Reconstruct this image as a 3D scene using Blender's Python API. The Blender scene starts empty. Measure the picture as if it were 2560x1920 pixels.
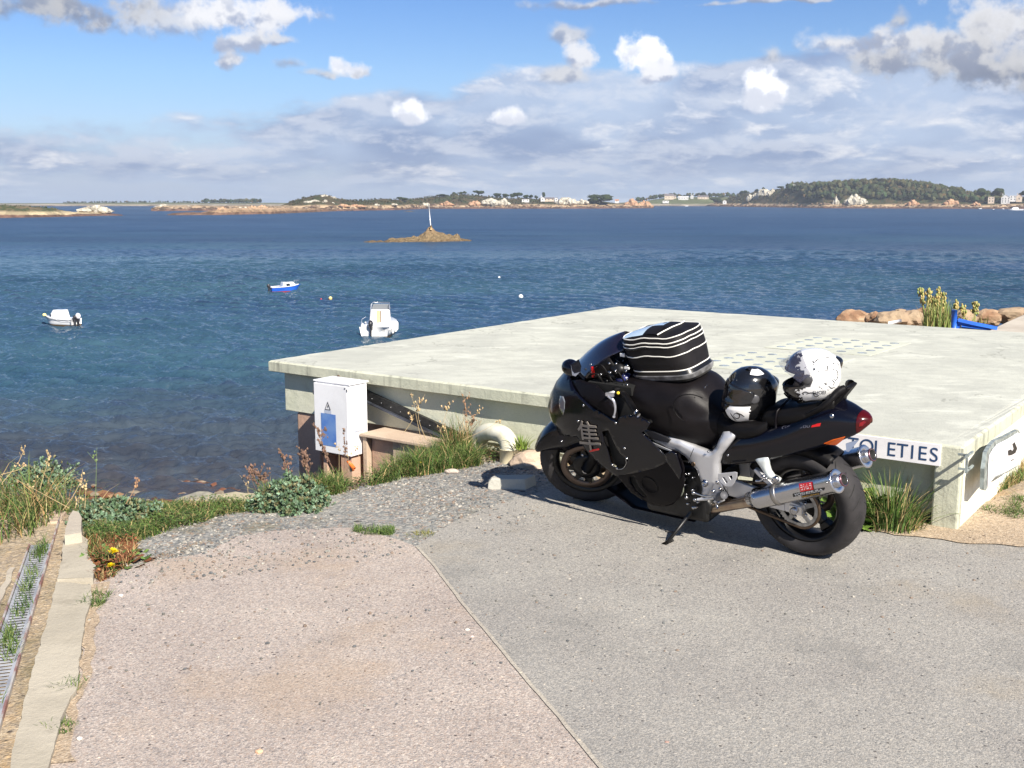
import bpy, bmesh, math, random
import numpy as np
from math import sin, cos, tan, atan, atan2, radians as R, pi, sqrt, asin
from mathutils import Vector, Matrix, noise
from mathutils.geometry import delaunay_2d_cdt

random.seed(7)
scene = bpy.context.scene
COL = scene.collection

# ------------------------------------------------------------------ camera
FPX, HCAM = 2720.0, 1.87            # focal length in px of the 2560 wide photo, eye height
PITCH = atan(460 / FPX)
SEA = -8.66
cd = bpy.data.cameras.new('camera'); cam = bpy.data.objects.new('camera', cd); COL.objects.link(cam)
cam.location = (0, 0, HCAM); cam.rotation_euler = (pi / 2 - PITCH, 0, 0)
cd.sensor_width = 36; cd.lens = 36 * FPX / 2560; cd.clip_start = 0.05; cd.clip_end = 40000
scene.camera = cam

# ------------------------------------------------------------------ sun, sky, exposure
SUN_EL = R(39)
SUN_AZ = R(151)                      # clockwise from +Y
SUN = Vector((sin(SUN_AZ) * cos(SUN_EL), cos(SUN_AZ) * cos(SUN_EL), sin(SUN_EL)))
ld = bpy.data.lights.new('sun', 'SUN'); ld.energy = 5.0; ld.angle = R(0.5); ld.color = (1, .93, .82)
lo = bpy.data.objects.new('sun', ld); COL.objects.link(lo)
lo.rotation_euler = SUN.to_track_quat('Z', 'Y').to_euler(); lo.location = (0, 0, 30)
scene.view_settings.view_transform = 'Standard'; scene.view_settings.look = 'None'
scene.view_settings.exposure = 0.86; scene.view_settings.gamma = 1
scene.cycles.max_bounces = 6; scene.cycles.transparent_max_bounces = 12

# node helper -------------------------------------------------------
class NT:
    def __init__(s, tree): s.t = tree; s.n = tree.nodes; s.l = tree.links
    def __call__(s, typ, ins=None, **kw):
        nd = s.n.new(typ)
        for k, v in kw.items(): setattr(nd, k, v)
        for k, v in (ins or {}).items():
            sk = nd.inputs[k]
            if isinstance(v, bpy.types.NodeSocket): s.l.new(v, sk)
            else: sk.default_value = v
        return nd
    def math(s, op, a, b=0.0, c=None, clamp=False):
        i = {0: a, 1: b}
        if c is not None: i[2] = c
        return s('ShaderNodeMath', i, operation=op, use_clamp=clamp).outputs[0]
    def vmath(s, op, a, b=(0, 0, 0), out=0):
        return s('ShaderNodeVectorMath', {0: a, 1: b}, operation=op).outputs[out]
    def mix(s, f, a, b, blend='MIX'):
        nd = s('ShaderNodeMix', data_type='RGBA', blend_type=blend)
        for k, v in ((0, f), (6, a), (7, b)):
            if isinstance(v, bpy.types.NodeSocket): s.l.new(v, nd.inputs[k])
            else: nd.inputs[k].default_value = v if k == 0 else (*v[:3], 1)
        return nd.outputs[2]
    def noise(s, vec, scale, detail=4, rough=.55, out=0, dist=0.0, dim='3D'):
        nd = s('ShaderNodeTexNoise', {'Scale': scale, 'Detail': detail, 'Roughness': rough, 'Distortion': dist}, noise_dimensions=dim)
        if vec is not None: s.l.new(vec, nd.inputs['Vector'])
        return nd.outputs[out]
    def ramp(s, f, *stops, interp='LINEAR'):
        nd = s('ShaderNodeValToRGB', {0: f}); cr = nd.color_ramp; cr.interpolation = interp
        while len(cr.elements) > 1: cr.elements.remove(cr.elements[-1])
        for i, (p, c) in enumerate(stops):
            e = cr.elements[0] if i == 0 else cr.elements.new(p)
            e.position = p; e.color = (c, c, c, 1) if not hasattr(c, '__len__') else (*c[:3], 1)
        return nd.outputs[0]
    def smooth(s, v, a, b):
        nd = s('ShaderNodeMapRange', {0: v, 1: a, 2: b, 3: 0.0, 4: 1.0}, interpolation_type='SMOOTHSTEP')
        return nd.outputs[0]

def az_el(px, py):                   # photo pixel -> direction
    a = (px - 1280) / FPX; b = (960 - py) / FPX
    v = Vector((a, cos(PITCH) + b * sin(PITCH), -sin(PITCH) + b * cos(PITCH))).normalized()
    return atan2(v.x, v.y), asin(v.z)

def build_world():
    w = bpy.data.worlds.new('World'); scene.world = w; w.use_nodes = True
    t = NT(w.node_tree); t.n.clear()
    sky = t('ShaderNodeTexSky', sky_type='NISHITA', sun_disc=False, sun_elevation=SUN_EL, sun_rotation=SUN_AZ,
            altitude=10, air_density=1.0, dust_density=0.6, ozone_density=2.0).outputs[0]
    co = t('ShaderNodeTexCoord').outputs['Generated']
    d = t.vmath('NORMALIZE', co)
    xyz = t('ShaderNodeSeparateXYZ', {0: d}).outputs
    az = t.math('ARCTAN2', xyz[0], xyz[1]); el = t.math('ARCSINE', xyz[2])
    # deeper blue up in the sky, paler cyan towards the horizon
    grad = t.ramp(t.math('MULTIPLY', el, 2.2), (0.0, (.92, 1.04, 1.72)), (.10, (.98, 1.10, 1.48)), (.24, (.90, 1.10, 1.46)), (.38, (.70, .96, 1.40)), (1, (.5, .72, 1.0)))
    skyc = t.mix(1.0, sky, grad, 'MULTIPLY')
    # cloud coordinates: compressed towards the horizon like a far cloud sheet
    elp = t.math('POWER', t.math('MAXIMUM', el, 0.0001), 0.62)
    P = t('ShaderNodeCombineXYZ', {0: t.math('MULTIPLY', az, 1.0), 1: t.math('MULTIPLY', elp, 1.4), 2: 3.7}).outputs[0]
    warp = t.vmath('SCALE', t.vmath('SUBTRACT', t.noise(P, 9, 3, out=1), (.5, .5, .5)))
    warp.node.inputs[3].default_value = .05
    P2 = t.vmath('ADD', P, warp)
    n1 = t.noise(P2, 11, 8, .6)
    n1u = t.noise(t.vmath('ADD', P2, (-.004, .022, 0)), 11, 8, .6)
    # band of cloud: between a lower limit and an upper limit that climbs to the right
    top = t.math('ADD', t.math('MULTIPLY', az, .085), .098)
    bandtop = t.smooth(t.math('ADD', t.math('SUBTRACT', top, el), t.math('MULTIPLY', t.math('SUBTRACT', t.noise(P, 5, 3), .5), .07)), -.022, .022)
    bandlow = t.smooth(el, -.004, .03)
    band = t.math('MULTIPLY', bandtop, t.math('ADD', t.math('MULTIPLY', bandlow, .45), .55))
    rightish = t.smooth(az, -.5, .15)
    dens = t.math('ADD', t.math('MULTIPLY', band, t.math('ADD', t.math('MULTIPLY', rightish, .36), .34)), n1)
    bandc = t.smooth(dens, .70, .98)
    lit = t.smooth(t.math('SUBTRACT', n1, n1u), -.07, .12)
    spots = t.smooth(t.noise(P2, 15, 8, .64), .51, .64)
    grey = t.mix(t.smooth(t.noise(P, 6, 3), .35, .65), (.32, .42, .66), (.58, .70, .92))
    bcol = t.mix(t.math('MULTIPLY', lit, .62), grey, (.88, .92, 1.02))
    bcol = t.mix(t.math('MULTIPLY', t.math('MULTIPLY', spots, lit), .9), bcol, (1.06, 1.06, 1.1))
    out = t.mix(t.math('MULTIPLY', bandc, .93), skyc, bcol)
    out = t.mix(t.math('MULTIPLY', t.smooth(el, .030, .0), .6), out, (.66, .80, 1.02))
    # single cumulus heaps: (px, py, radius x px, radius y px, brightness)
    heaps = [(430, 45, 320, 62, .78), (120, 22, 260, 50, .55), (590, 40, 150, 68, .97), (715, 32, 80, 42, .95), (590, 108, 75, 34, .9), (690, 106, 60, 20, .8), (572, 148, 30, 28, .85),
             (720, 168, 50, 24, .75), (872, 180, 46, 32, 1.06), (830, 190, 80, 18, .7), (1040, 285, 44, 44, 1.15), (1265, 300, 50, 26, 1.1),
             (1440, 80, 55, 32, .72), (1460, 138, 42, 44, .92), (1400, 185, 62, 32, .75),
             (1560, 150, 52, 52, 1.13), (1625, 150, 66, 62, 1.16), (1660, 185, 90, 36, .98), (1925, 145, 45, 32, .72), (1912, 225, 52, 66, 1.18),
             (2090, 110, 90, 38, .85), (2270, 110, 170, 60, .84), (2440, 90, 190, 95, .8), (2560, 60, 260, 120, .86), (2460, 180, 160, 62, .50), (2600, 160, 240, 90, .5), (2330, 170, 230, 40, .62), (2480, 130, 260, 100, .70), (2240, 60, 40, 40, .62),
             (1480, 8, 180, 14, .72), (1950, 3, 240, 10, .7)]
    nb = t.noise(t('ShaderNodeCombineXYZ', {0: az, 1: el, 2: 1.0}).outputs[0], 30, 9, .60)
    ns = t.noise(t('ShaderNodeCombineXYZ', {0: az, 1: el, 2: 1.0}).outputs[0], 26, 5, .55)
    nbu = t.noise(t('ShaderNodeCombineXYZ', {0: t.math('ADD', az, .006), 1: t.math('ADD', el, .009), 2: 1.0}).outputs[0], 26, 5, .55)
    hl = t.smooth(t.math('SUBTRACT', ns, nbu), -.10, .10)
    nbo = t.math('MULTIPLY', t.math('SUBTRACT', nb, .5), 3.0)
    wz = t('ShaderNodeSeparateColor', {0: t.noise(t('ShaderNodeCombineXYZ', {0: az, 1: el, 2: 4.0}).outputs[0], 17, 3, .5, out=1)}).outputs
    azw = t.math('ADD', az, t.math('MULTIPLY', t.math('SUBTRACT', wz[0], .5), .045)); elw = t.math('ADD', el, t.math('MULTIPLY', t.math('SUBTRACT', wz[1], .5), .026))
    for (px, py, rx, ry, br) in heaps:
        a0, e0 = az_el(px, py)
        u = t.math('MULTIPLY', t.math('SUBTRACT', azw, a0), FPX / rx)
        v = t.math('MULTIPLY', t.math('SUBTRACT', elw, e0), FPX / ry)
        vf = t.math('MULTIPLY', t.math('MINIMUM', v, 0.0), .5)       # flat undersides
        vv = t.math('ADD', v, vf)
        dd = t.math('SQRT', t.math('ADD', t.math('MULTIPLY', u, u), t.math('MULTIPLY', vv, vv)))
        c = t.smooth(t.math('ADD', t.math('SUBTRACT', 1.0, dd), nbo), -.06, .85 if br < .9 else (.62 if br < 1 else .5))
        base = (.50 * br, .57 * br, .76 * br); hi = (1.08 * br, 1.09 * br, 1.14 * br)
        if br > 1.0: base = (.86, .9, 1.02)
        f = t.smooth(t.math('ADD', v, t.math('MULTIPLY', t.math('SUBTRACT', hl, .5), 1.2)), -.8, .5)
        out = t.mix(t.math('MULTIPLY', c, .96 if br > .8 else .85), out, t.mix(f, base, hi))
    fin = t.vmath('SCALE', out); fin.node.inputs[3].default_value = 10.0
    bg = t('ShaderNodeBackground', {0: fin, 1: .052})
    # Nishita is physically bright: everything above is authored relative to strength .1
    skynode = sky.node
    sc = t.vmath('SCALE', sky); sc.node.inputs[3].default_value = .1
    for l in list(t.l):
        if l.from_node == skynode and l.to_node != sc.node:
            to = l.to_socket; t.l.remove(l); t.l.new(sc, to)
    o = t('ShaderNodeOutputWorld'); t.l.new(bg.outputs[0], o.inputs[0])
    w.cycles.sampling_method = 'MANUAL'; w.cycles.sample_map_resolution = 512
build_world()

# ------------------------------------------------------------------ picture rays
def ray(px, py):
    a = (px - 1280) / FPX; b = (960 - py) / FPX
    return Vector((a, cos(PITCH) + b * sin(PITCH), -sin(PITCH) + b * cos(PITCH)))
CAMP = Vector((0, 0, HCAM))
def G(px, py, z=0.0):                 # where the ray meets the level z
    r = ray(px, py); return CAMP + r * ((z - HCAM) / r.z)
def GD(x, y, z=0.0): return G(x * 1.15733, y * 1.15733, z)
def AT(px, py, d):                    # point on the ray at horizontal distance d
    r = ray(px, py); return CAMP + r * (d / sqrt(r.x ** 2 + r.y ** 2))
def onplane(px, py, p0, n):
    r = ray(px, py); return CAMP + r * ((p0 - CAMP).dot(n) / r.dot(n))
def jit(rnd, col, a, b):               # one colour, lighter or darker as a whole, hue nearly kept
    k = rnd.uniform(a, b); return tuple(x * k * rnd.uniform(.95, 1.05) for x in col)
def lerp(a, b, t): return a + (b - a) * t
def interp(xs, ys, x): return float(np.interp(x, xs, ys))

# ------------------------------------------------------------------ materials
MATS = {}
def mat(name, col=(.5, .5, .5), rough=.5, metal=0.0, coat=0.0, var=0.0, vscale=8.0, col2=None, bump=0.0, bscale=40.0,
        attr=False, alpha=1.0, emis=0.0, trans=0.0, spec=.5, sheen=0.0, detail=5, lo_hi=(.38, .62), ior=1.5, vrough=0.0):
    if name in MATS: return MATS[name]
    m = bpy.data.materials.new(name); m.use_nodes = True; t = NT(m.node_tree); b = t.n['Principled BSDF']
    tc = t('ShaderNodeTexCoord').outputs['Object']
    c = None
    if attr:
        c = t('ShaderNodeAttribute', attribute_name='Col').outputs[0]
        if var: c = t.mix(t.smooth(t.noise(tc, vscale, detail), *lo_hi), c, t.mix(1.0, c, (1 - var,) * 3, 'MULTIPLY'))
    elif col2 is not None:
        c = t.mix(t.smooth(t.noise(tc, vscale, detail, .6), *lo_hi), col, col2)
    elif var:
        c = t.mix(t.smooth(t.noise(tc, vscale, detail, .6), *lo_hi), tuple(x * (1 - var) for x in col), tuple(min(1, x * (1 + var)) for x in col))
    if c is not None: t.l.new(c, b.inputs['Base Color'])
    else: b.inputs['Base Color'].default_value = (*col, 1)
    b.inputs['Roughness'].default_value = rough
    if vrough:
        t.l.new(t.math('ADD', t.math('MULTIPLY', t.noise(tc, vscale * 3, 4), vrough), rough - vrough * .5), b.inputs['Roughness'])
    b.inputs['Metallic'].default_value = metal
    b.inputs['Coat Weight'].default_value = coat; b.inputs['Coat Roughness'].default_value = .06
    b.inputs['Alpha'].default_value = alpha; b.inputs['IOR'].default_value = ior
    b.inputs['Transmission Weight'].default_value = trans; b.inputs['Specular IOR Level'].default_value = spec
    if sheen: b.inputs['Sheen Weight'].default_value = sheen
    if emis:
        b.inputs['Emission Color'].default_value = (*col, 1); b.inputs['Emission Strength'].default_value = emis
    if bump:
        bp = t('ShaderNodeBump', {'Strength': 1.0, 'Distance': bump, 'Height': t.noise(tc, bscale, 6, .6)})
        t.l.new(bp.outputs[0], b.inputs['Normal'])
    m['nt'] = 1; MATS[name] = m
    return m

# ------------------------------------------------------------------ objects
def tag(o, label=None, cat=None, group=None, kind=None):
    if label: o['label'] = label
    if cat: o['category'] = cat
    if group: o['group'] = group
    if kind: o['kind'] = kind
    return o
def empty(name, loc=(0, 0, 0), label=None, cat=None, group=None, mw=None):
    o = bpy.data.objects.new(name, None); COL.objects.link(o); o.empty_display_size = .1
    if mw is not None: o.matrix_world = mw
    else: o.location = loc
    o['wl'] = tuple(loc)
    return tag(o, label, cat, group)

class MB:
    """collects faces, then links them as one mesh object"""
    def __init__(s): s.v = []; s.f = []; s.m = []; s.c = []; s.mi = 0; s.col = (1, 1, 1); s.sm = []; s.smooth = False
    def add(s, vs, fs):
        o = len(s.v); s.v += [tuple(x) for x in vs]; s.f += [tuple(i + o for i in f) for f in fs]
        s.m += [s.mi] * len(fs); s.c += [s.col] * len(vs); s.sm += [s.smooth] * len(fs); return s
    def box(s, c, size, rot=None, taper=1.0):
        hx, hy, hz = (x / 2 for x in size); M = rot if rot is not None else Matrix.Identity(3); c = Vector(c)
        vs = []
        for z in (-1, 1):
            k = 1 if z < 0 else taper
            for x, y in ((-1, -1), (1, -1), (1, 1), (-1, 1)): vs.append(c + M @ Vector((x * hx * k, y * hy * k, z * hz)))
        return s.add(vs, [(3, 2, 1, 0), (4, 5, 6, 7), (0, 1, 5, 4), (1, 2, 6, 5), (2, 3, 7, 6), (3, 0, 4, 7)])
    def hexa(s, bot, top):                      # two quads, counter clockwise seen from above
        n = len(bot)
        fs = [tuple(range(n))[::-1], tuple(range(n, 2 * n))] + [(i, (i + 1) % n, n + (i + 1) % n, n + i) for i in range(n)]
        return s.add(list(bot) + list(top), fs)
    def prism(s, poly, off):                    # poly: 3d points, off: vector
        off = Vector(off); return s.hexa([Vector(p) for p in poly], [Vector(p) + off for p in poly])
    def tube(s, pts, r, seg=8, cap=True):
        pts = [Vector(p) for p in pts]; n = len(pts)
        rs = r if hasattr(r, '__len__') else [r] * n
        up = None; vs = []
        for i, p in enumerate(pts):
            d = (pts[min(i + 1, n - 1)] - pts[max(i - 1, 0)]).normalized()
            if up is None:
                up = Vector((0, 0, 1)) if abs(d.z) < .9 else Vector((1, 0, 0))
            a = d.cross(up).normalized(); b = a.cross(d).normalized(); up = b
            for k in range(seg):
                t = 2 * pi * k / seg; vs.append(p + (a * cos(t) + b * sin(t)) * rs[i])
        fs = [(i * seg + k, i * seg + (k + 1) % seg, (i + 1) * seg + (k + 1) % seg, (i + 1) * seg + k) for i in range(n - 1) for k in range(seg)]
        if cap: fs += [tuple(range(seg)), tuple(range((n - 1) * seg, n * seg))[::-1]]
        sm = s.smooth; s.smooth = True if seg > 5 else sm; s.add(vs, fs); s.smooth = sm; return s
    def lathe(s, prof, c, ax, seg=32, a0=0.0, a1=2 * pi, ref=None):   # prof: (radius, along axis)
        ax = Vector(ax).normalized(); c = Vector(c)
        ref = Vector(ref) if ref is not None else (Vector((0, 0, 1)) if abs(ax.z) < .9 else Vector((1, 0, 0)))
        a = (ref - ax * ref.dot(ax)).normalized(); b = ax.cross(a)
        full = abs(a1 - a0 - 2 * pi) < 1e-4; n = len(prof); m = seg if full else seg + 1
        vs = []
        for k in range(m):
            t = a0 + (a1 - a0) * k / seg
            for (r, h) in prof: vs.append(c + (a * cos(t) + b * sin(t)) * r + ax * h)
        fs = []
        for k in range(seg):
            k2 = (k + 1) % m
            for i in range(n - 1): fs.append((k * n + i, k2 * n + i, k2 * n + i + 1, k * n + i + 1))
        sm = s.smooth; s.smooth = True; s.add(vs, fs); s.smooth = sm; return s
    def grid(s, fn, nu, nv, closeu=False):
        vs = [fn(i / (nu if closeu else nu), j / nv) for i in range(nu if closeu else nu + 1) for j in range(nv + 1)]
        w = nv + 1; fs = []
        for i in range(nu):
            i2 = (i + 1) % nu if closeu else i + 1
            for j in range(nv): fs.append((i * w + j, i2 * w + j, i2 * w + j + 1, i * w + j + 1))
        sm = s.smooth; s.smooth = True; s.add(vs, fs); s.smooth = sm; return s
    def blob(s, c, r, sub=2, amp=.25, fr=1.3, seed=0.0, flat=0.0, rot=None):
        bm = bmesh.new(); bmesh.ops.create_icosphere(bm, subdivisions=sub, radius=1)
        c = Vector(c); r = Vector(r) if hasattr(r, '__len__') else Vector((r, r, r)); vs = []
        for v in bm.verts:
            n = noise.fractal(v.co * fr + Vector((seed * 7.1, seed * 3.3, seed)), 1.0, 2.0, 3)
            if flat: n = round(n * 3) / 3 * flat + n * (1 - flat)
            q = v.co * (1 + amp * n); q = Vector((q.x * r.x, q.y * r.y, q.z * r.z))
            if rot is not None: q = rot @ q
            vs.append(c + q)
        fs = [[v.index for v in f.verts] for f in bm.faces]; bm.free(); return s.add(vs, fs)
    def build(s, name, m, parent=None, loc=None, smooth=None, bevel=0.0, sub=0, solid=0.0, seg=2, weld=False):
        me = bpy.data.meshes.new(name)
        L = Vector(loc) if loc is not None else (Vector(parent['wl']) if parent is not None and 'wl' in parent else Vector((0, 0, 0)))
        if parent is None and loc is None and s.v:
            a = np.array(s.v); L = Vector(((a[:, 0].min() + a[:, 0].max()) / 2, (a[:, 1].min() + a[:, 1].max()) / 2, a[:, 2].min()))
        a = np.array(s.v, dtype=float) - np.array(L)
        me.from_pydata([tuple(x) for x in a], [], s.f)
        for x in (m if isinstance(m, (list, tuple)) else [m]): me.materials.append(x)
        me.polygons.foreach_set('material_index', s.m)
        me.polygons.foreach_set('use_smooth', [True] * len(s.f) if smooth else (s.sm if smooth is None else [False] * len(s.f)))
        if any(c != (1, 1, 1) for c in s.c):
            ca = me.color_attributes.new('Col', 'FLOAT_COLOR', 'POINT')
            ca.data.foreach_set('color', np.c_[np.array(s.c, dtype=float), np.ones(len(s.c))].ravel())
        me.validate(); me.update()
        o = bpy.data.objects.new(name, me); COL.objects.link(o)
        if parent is not None:
            o.parent = parent; pl = Vector(parent['wl']) if 'wl' in parent else Vector((0, 0, 0)); o.location = L - pl
        else: o.location = L
        o['wl'] = tuple(L)
        if weld: md = o.modifiers.new('weld', 'WELD'); md.merge_threshold = 1e-4
        if solid: md = o.modifiers.new('thick', 'SOLIDIFY'); md.thickness = solid; md.offset = -1
        if bevel: md = o.modifiers.new('bevel', 'BEVEL'); md.width = bevel; md.segments = seg; md.limit_method = 'ANGLE'; md.angle_limit = R(35)
        if sub: md = o.modifiers.new('sub', 'SUBSURF'); md.levels = sub; md.render_levels = sub
        return o

def textmesh(body, size=1.0):
    c = bpy.data.curves.new('lettering', 'FONT'); c.body = body; c.size = size
    o = bpy.data.objects.new('lettering', c); COL.objects.link(o)
    dg = bpy.context.evaluated_depsgraph_get(); me = bpy.data.meshes.new_from_object(o.evaluated_get(dg))
    vs = [(v.co.x, v.co.y) for v in me.vertices]; fs = [tuple(p.vertices) for p in me.polygons]
    bpy.data.objects.remove(o); bpy.data.curves.remove(c); bpy.data.meshes.remove(me)
    return vs, fs
def rotz(a): return Matrix.Rotation(a, 3, 'Z')
def inpoly(p, poly):
    x, y = p; c = False; n = len(poly); j = n - 1
    for i in range(n):
        xi, yi = poly[i]; xj, yj = poly[j]
        if (yi > y) != (yj > y) and x < (xj - xi) * (y - yi) / (yj - yi + 1e-12) + xi: c = not c
        j = i
    return c
def fillpoly(outer, holes=(), step=.03):
    """triangulate a 2d polygon with inner grid points"""
    pts = []; edges = []
    for ring in (outer, *holes):
        o = len(pts); dense = []
        for i, p in enumerate(ring):
            q = ring[(i + 1) % len(ring)]; L = math.dist(p, q); k = max(1, int(L / step))
            for j in range(k): dense.append((lerp(p[0], q[0], j / k), lerp(p[1], q[1], j / k)))
        pts += dense; edges += [(o + i, o + (i + 1) % len(dense)) for i in range(len(dense))]
    xs = [p[0] for p in outer]; ys = [p[1] for p in outer]
    x = min(xs) + step / 2; row = 0
    while x < max(xs):
        y = min(ys) + (step / 2 if row % 2 else step)
        while y < max(ys):
            if inpoly((x, y), outer) and not any(inpoly((x, y), h) for h in holes): pts.append((x, y))
            y += step
        x += step * .87; row += 1
    vs, _, fs, *_r = delaunay_2d_cdt([Vector(p) for p in pts], edges, [], 0, 1e-5)
    fs = [f for f in fs if inpoly(tuple(sum((vs[i] for i in f), Vector((0, 0))) / len(f)), outer)
          and not any(inpoly(tuple(sum((vs[i] for i in f), Vector((0, 0))) / len(f)), h) for h in holes)]
    return [tuple(v) for v in vs], [tuple(f) for f in fs]
# ================================================================== ground, road, water
def speckle(name, base, pats, scale=130.0, bump=.0025, patch=None, rough=.95, cellmix=.55, macro=1.2):
    """ground made of small stones: base colour, list of (colour, share)"""
    m = bpy.data.materials.new(name); m.use_nodes = True; t = NT(m.node_tree); b = t.n['Principled BSDF']
    tc = t('ShaderNodeTexCoord').outputs['Object']
    vo = t('ShaderNodeTexVoronoi', {'Scale': scale}, feature='F1'); t.l.new(tc, vo.inputs['Vector'])
    rnd = t('ShaderNodeSeparateColor', {0: vo.outputs['Color']}).outputs[0]
    stops = []; p = 0
    for c, sh in pats: stops.append((p, c)); p += sh
    cell = t.ramp(rnd, *stops, interp='CONSTANT')
    vb = t('ShaderNodeTexVoronoi', {'Scale': scale * .31}, feature='F1'); t.l.new(tc, vb.inputs['Vector'])
    rb = t('ShaderNodeSeparateColor', {0: vb.outputs['Color']}).outputs[1]
    big = t.ramp(rb, (0, (1, 1, 1)), (.86, (1.0, 1.0, 1.0)), (.9, (.35, .34, .36)), (.95, (1.5, 1.42, 1.3)), interp='CONSTANT')
    near = t.smooth(vb.outputs['Distance'], .34, .2)
    fine = t.noise(tc, scale * 1.7, 3)
    c = t.mix(cellmix, base, cell)
    c = t.mix(1.0, c, t.ramp(fine, (.3, (.72,) * 3), (.7, (1.26,) * 3)), 'MULTIPLY')
    v3 = t('ShaderNodeTexVoronoi', {'Scale': scale * .55}, feature='F1'); t.l.new(tc, v3.inputs['Vector'])
    c = t.mix(1.0, c, t.ramp(t('ShaderNodeSeparateColor', {0: v3.outputs['Color']}).outputs[2], (0, (.88,) * 3), (.5, (1.0,) * 3), (1, (1.13,) * 3)), 'MULTIPLY')
    c = t.mix(near, c, t.mix(1.0, c, big, 'MULTIPLY'))
    mac = t.noise(tc, macro, 5, .6)
    c = t.mix(1.0, c, t.ramp(mac, (.3, (.88, .87, .88)), (.7, (1.10, 1.10, 1.09))), 'MULTIPLY')
    if patch:
        for (pc, ps, lo_, hi_, amt) in patch:
            f = t.math('MULTIPLY', t.smooth(t.noise(t.vmath('ADD', tc, (ps, 3.1, 0)), ps, 6, .62), lo_, hi_), amt)
            c = t.mix(f, c, t.mix(.5, pc, t.mix(1.0, cell, pc, 'OVERLAY')))
    t.l.new(c, b.inputs['Base Color']); b.inputs['Roughness'].default_value = rough; b.inputs['Specular IOR Level'].default_value = .25
    h = t.math('ADD', t.math('MULTIPLY', vo.outputs['Distance'], -.6), t.math('MULTIPLY', fine, .5))
    h = t.math('ADD', h, t.math('MULTIPLY', near, .5))
    bp = t('ShaderNodeBump', {'Strength': 1.0, 'Distance': bump, 'Height': h}); t.l.new(bp.outputs[0], b.inputs['Normal'])
    return m

XE = [-30, -12, -6, -3.2, -1.6, -1.2, -.8, -.3, .2, 1.5, 3.4, 8, 30]
YE = [4.6, 5.0, 6.0, 6.35, 6.6, 6.9, 7.3, 8.2, 9.4, 14.2, 15.6, 15.9, 16]
def edge_y(x): return interp(XE, YE, x)
SD = [-1, 0, .8, 1.6, 3.0, 6.5, 12, 22, 31.5, 60, 120, 4000]
SZ = [0, 0, -.36, -1.05, -2.2, -4.7, -7.4, -8.2, -8.75, -9.8, -12, -14]
def ground_z(x, y):
    s = (y - edge_y(x))
    z = interp(SD, SZ, s)
    if s > .1: z += noise.fractal(Vector((x * .5, y * .5, 3)), 1, 2, 3) * .16 * min(1, s / 2)
    k = min(1, max(0, (3.3 - abs(x + 4.4)) / 1.0)) * 0
    return z + noise.noise(Vector((x * .35, y * .35, 0))) * .012

def build_ground():
    gx = np.concatenate([np.linspace(-300, -30, 12), np.linspace(-27, -8, 20), np.linspace(-7.8, 9, 120), np.linspace(9.5, 40, 30), np.linspace(60, 300, 8)])
    gy = np.concatenate([np.linspace(-60, -4, 12), np.linspace(-3, 6, 34), np.linspace(6.12, 14, 66), np.linspace(14.3, 45, 70), np.linspace(50, 400, 16)])
    mb = MB(); vs = [(x, y, ground_z(x, y)) for x in gx for y in gy]; n = len(gy)
    mb.smooth = True
    mb.add(vs, [(i * n + j, (i + 1) * n + j, (i + 1) * n + j + 1, i * n + j + 1) for i in range(len(gx) - 1) for j in range(n - 1)])
    m = speckle('soil', (.34, .27, .19), [((.40, .31, .20), .35), ((.30, .25, .19), .3), ((.22, .19, .16), .15), ((.50, .42, .31), .2)], 75, .006,
                patch=[((.12, .12, .06), 1.3, .5, .62, .5), ((.42, .30, .17), .8, .5, .6, .5)])
    # the shore below is brown weed, cobble and wet stone
    t = NT(m.node_tree); b = t.n['Principled BSDF']; old = b.inputs['Base Color'].links[0].from_socket
    tc = t('ShaderNodeTexCoord').outputs['Object']; z = t('ShaderNodeSeparateXYZ', {0: tc}).outputs[2]
    cob = t('ShaderNodeTexVoronoi', {'Scale': 2.6}); t.l.new(tc, cob.inputs['Vector'])
    cr = t('ShaderNodeSeparateColor', {0: cob.outputs['Color']}).outputs[0]
    shore = t.ramp(cr, (0, (.16, .055, .03)), (.3, (.30, .13, .06)), (.5, (.10, .05, .035)), (.7, (.22, .12, .07)), (.86, (.36, .27, .19)), interp='CONSTANT')
    shore = t.mix(t.smooth(cob.outputs['Distance'], .3, .6), shore, (.05, .03, .022))
    f = t.smooth(t.math('ADD', z, t.math('MULTIPLY', t.noise(tc, .7, 4), 1.5)), -5.0, -6.0)
    t.l.new(t.mix(f, old, shore), b.inputs['Base Color'])
    o = mb.build('ground', m, loc=(0, 0, 0)); tag(o, kind='structure')
build_ground()

SEAM = []
def sheet(name, pts, m, z, rag=.03, fr=6.0, step=.06, disp=None, kind='structure'):
    """flat sheet with a ragged outline lying on the ground"""
    ring = []; rag0 = rag
    for i, p in enumerate(pts):
        q = pts[(i + 1) % len(pts)]; L = math.dist(p[:2], q[:2]); k = max(1, int(L / step))
        for j in range(k):
            a = Vector((lerp(p[0], q[0], j / k), lerp(p[1], q[1], j / k), 0))
            if len(SEAM) > 2: rag_ = rag0 * min(1, min((a.x - (s_[0] + (t_[0] - s_[0]) * k_)) ** 2 + (a.y - (s_[1] + (t_[1] - s_[1]) * k_)) ** 2 for s_, t_ in zip(SEAM, SEAM[1:]) for k_ in (0, .25, .5, .75, 1)) ** .5 / .3)
            rag = max(rag_, .003) if len(SEAM) > 2 else rag0
            n = noise.fractal(a * fr, 1, 2, 4); n2 = noise.fractal(a * fr + Vector((9, 4, 2)), 1, 2, 4)
            ring.append((a.x + n * rag, a.y + n2 * rag))
    vs, fs = fillpoly(ring, step=.35)
    mb = MB(); mb.add([(x, y, z + ground_z(x, y)) for x, y in vs], fs)
    o = mb.build(name, m, loc=(0, 0, 0)); return tag(o, kind=kind)

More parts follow.
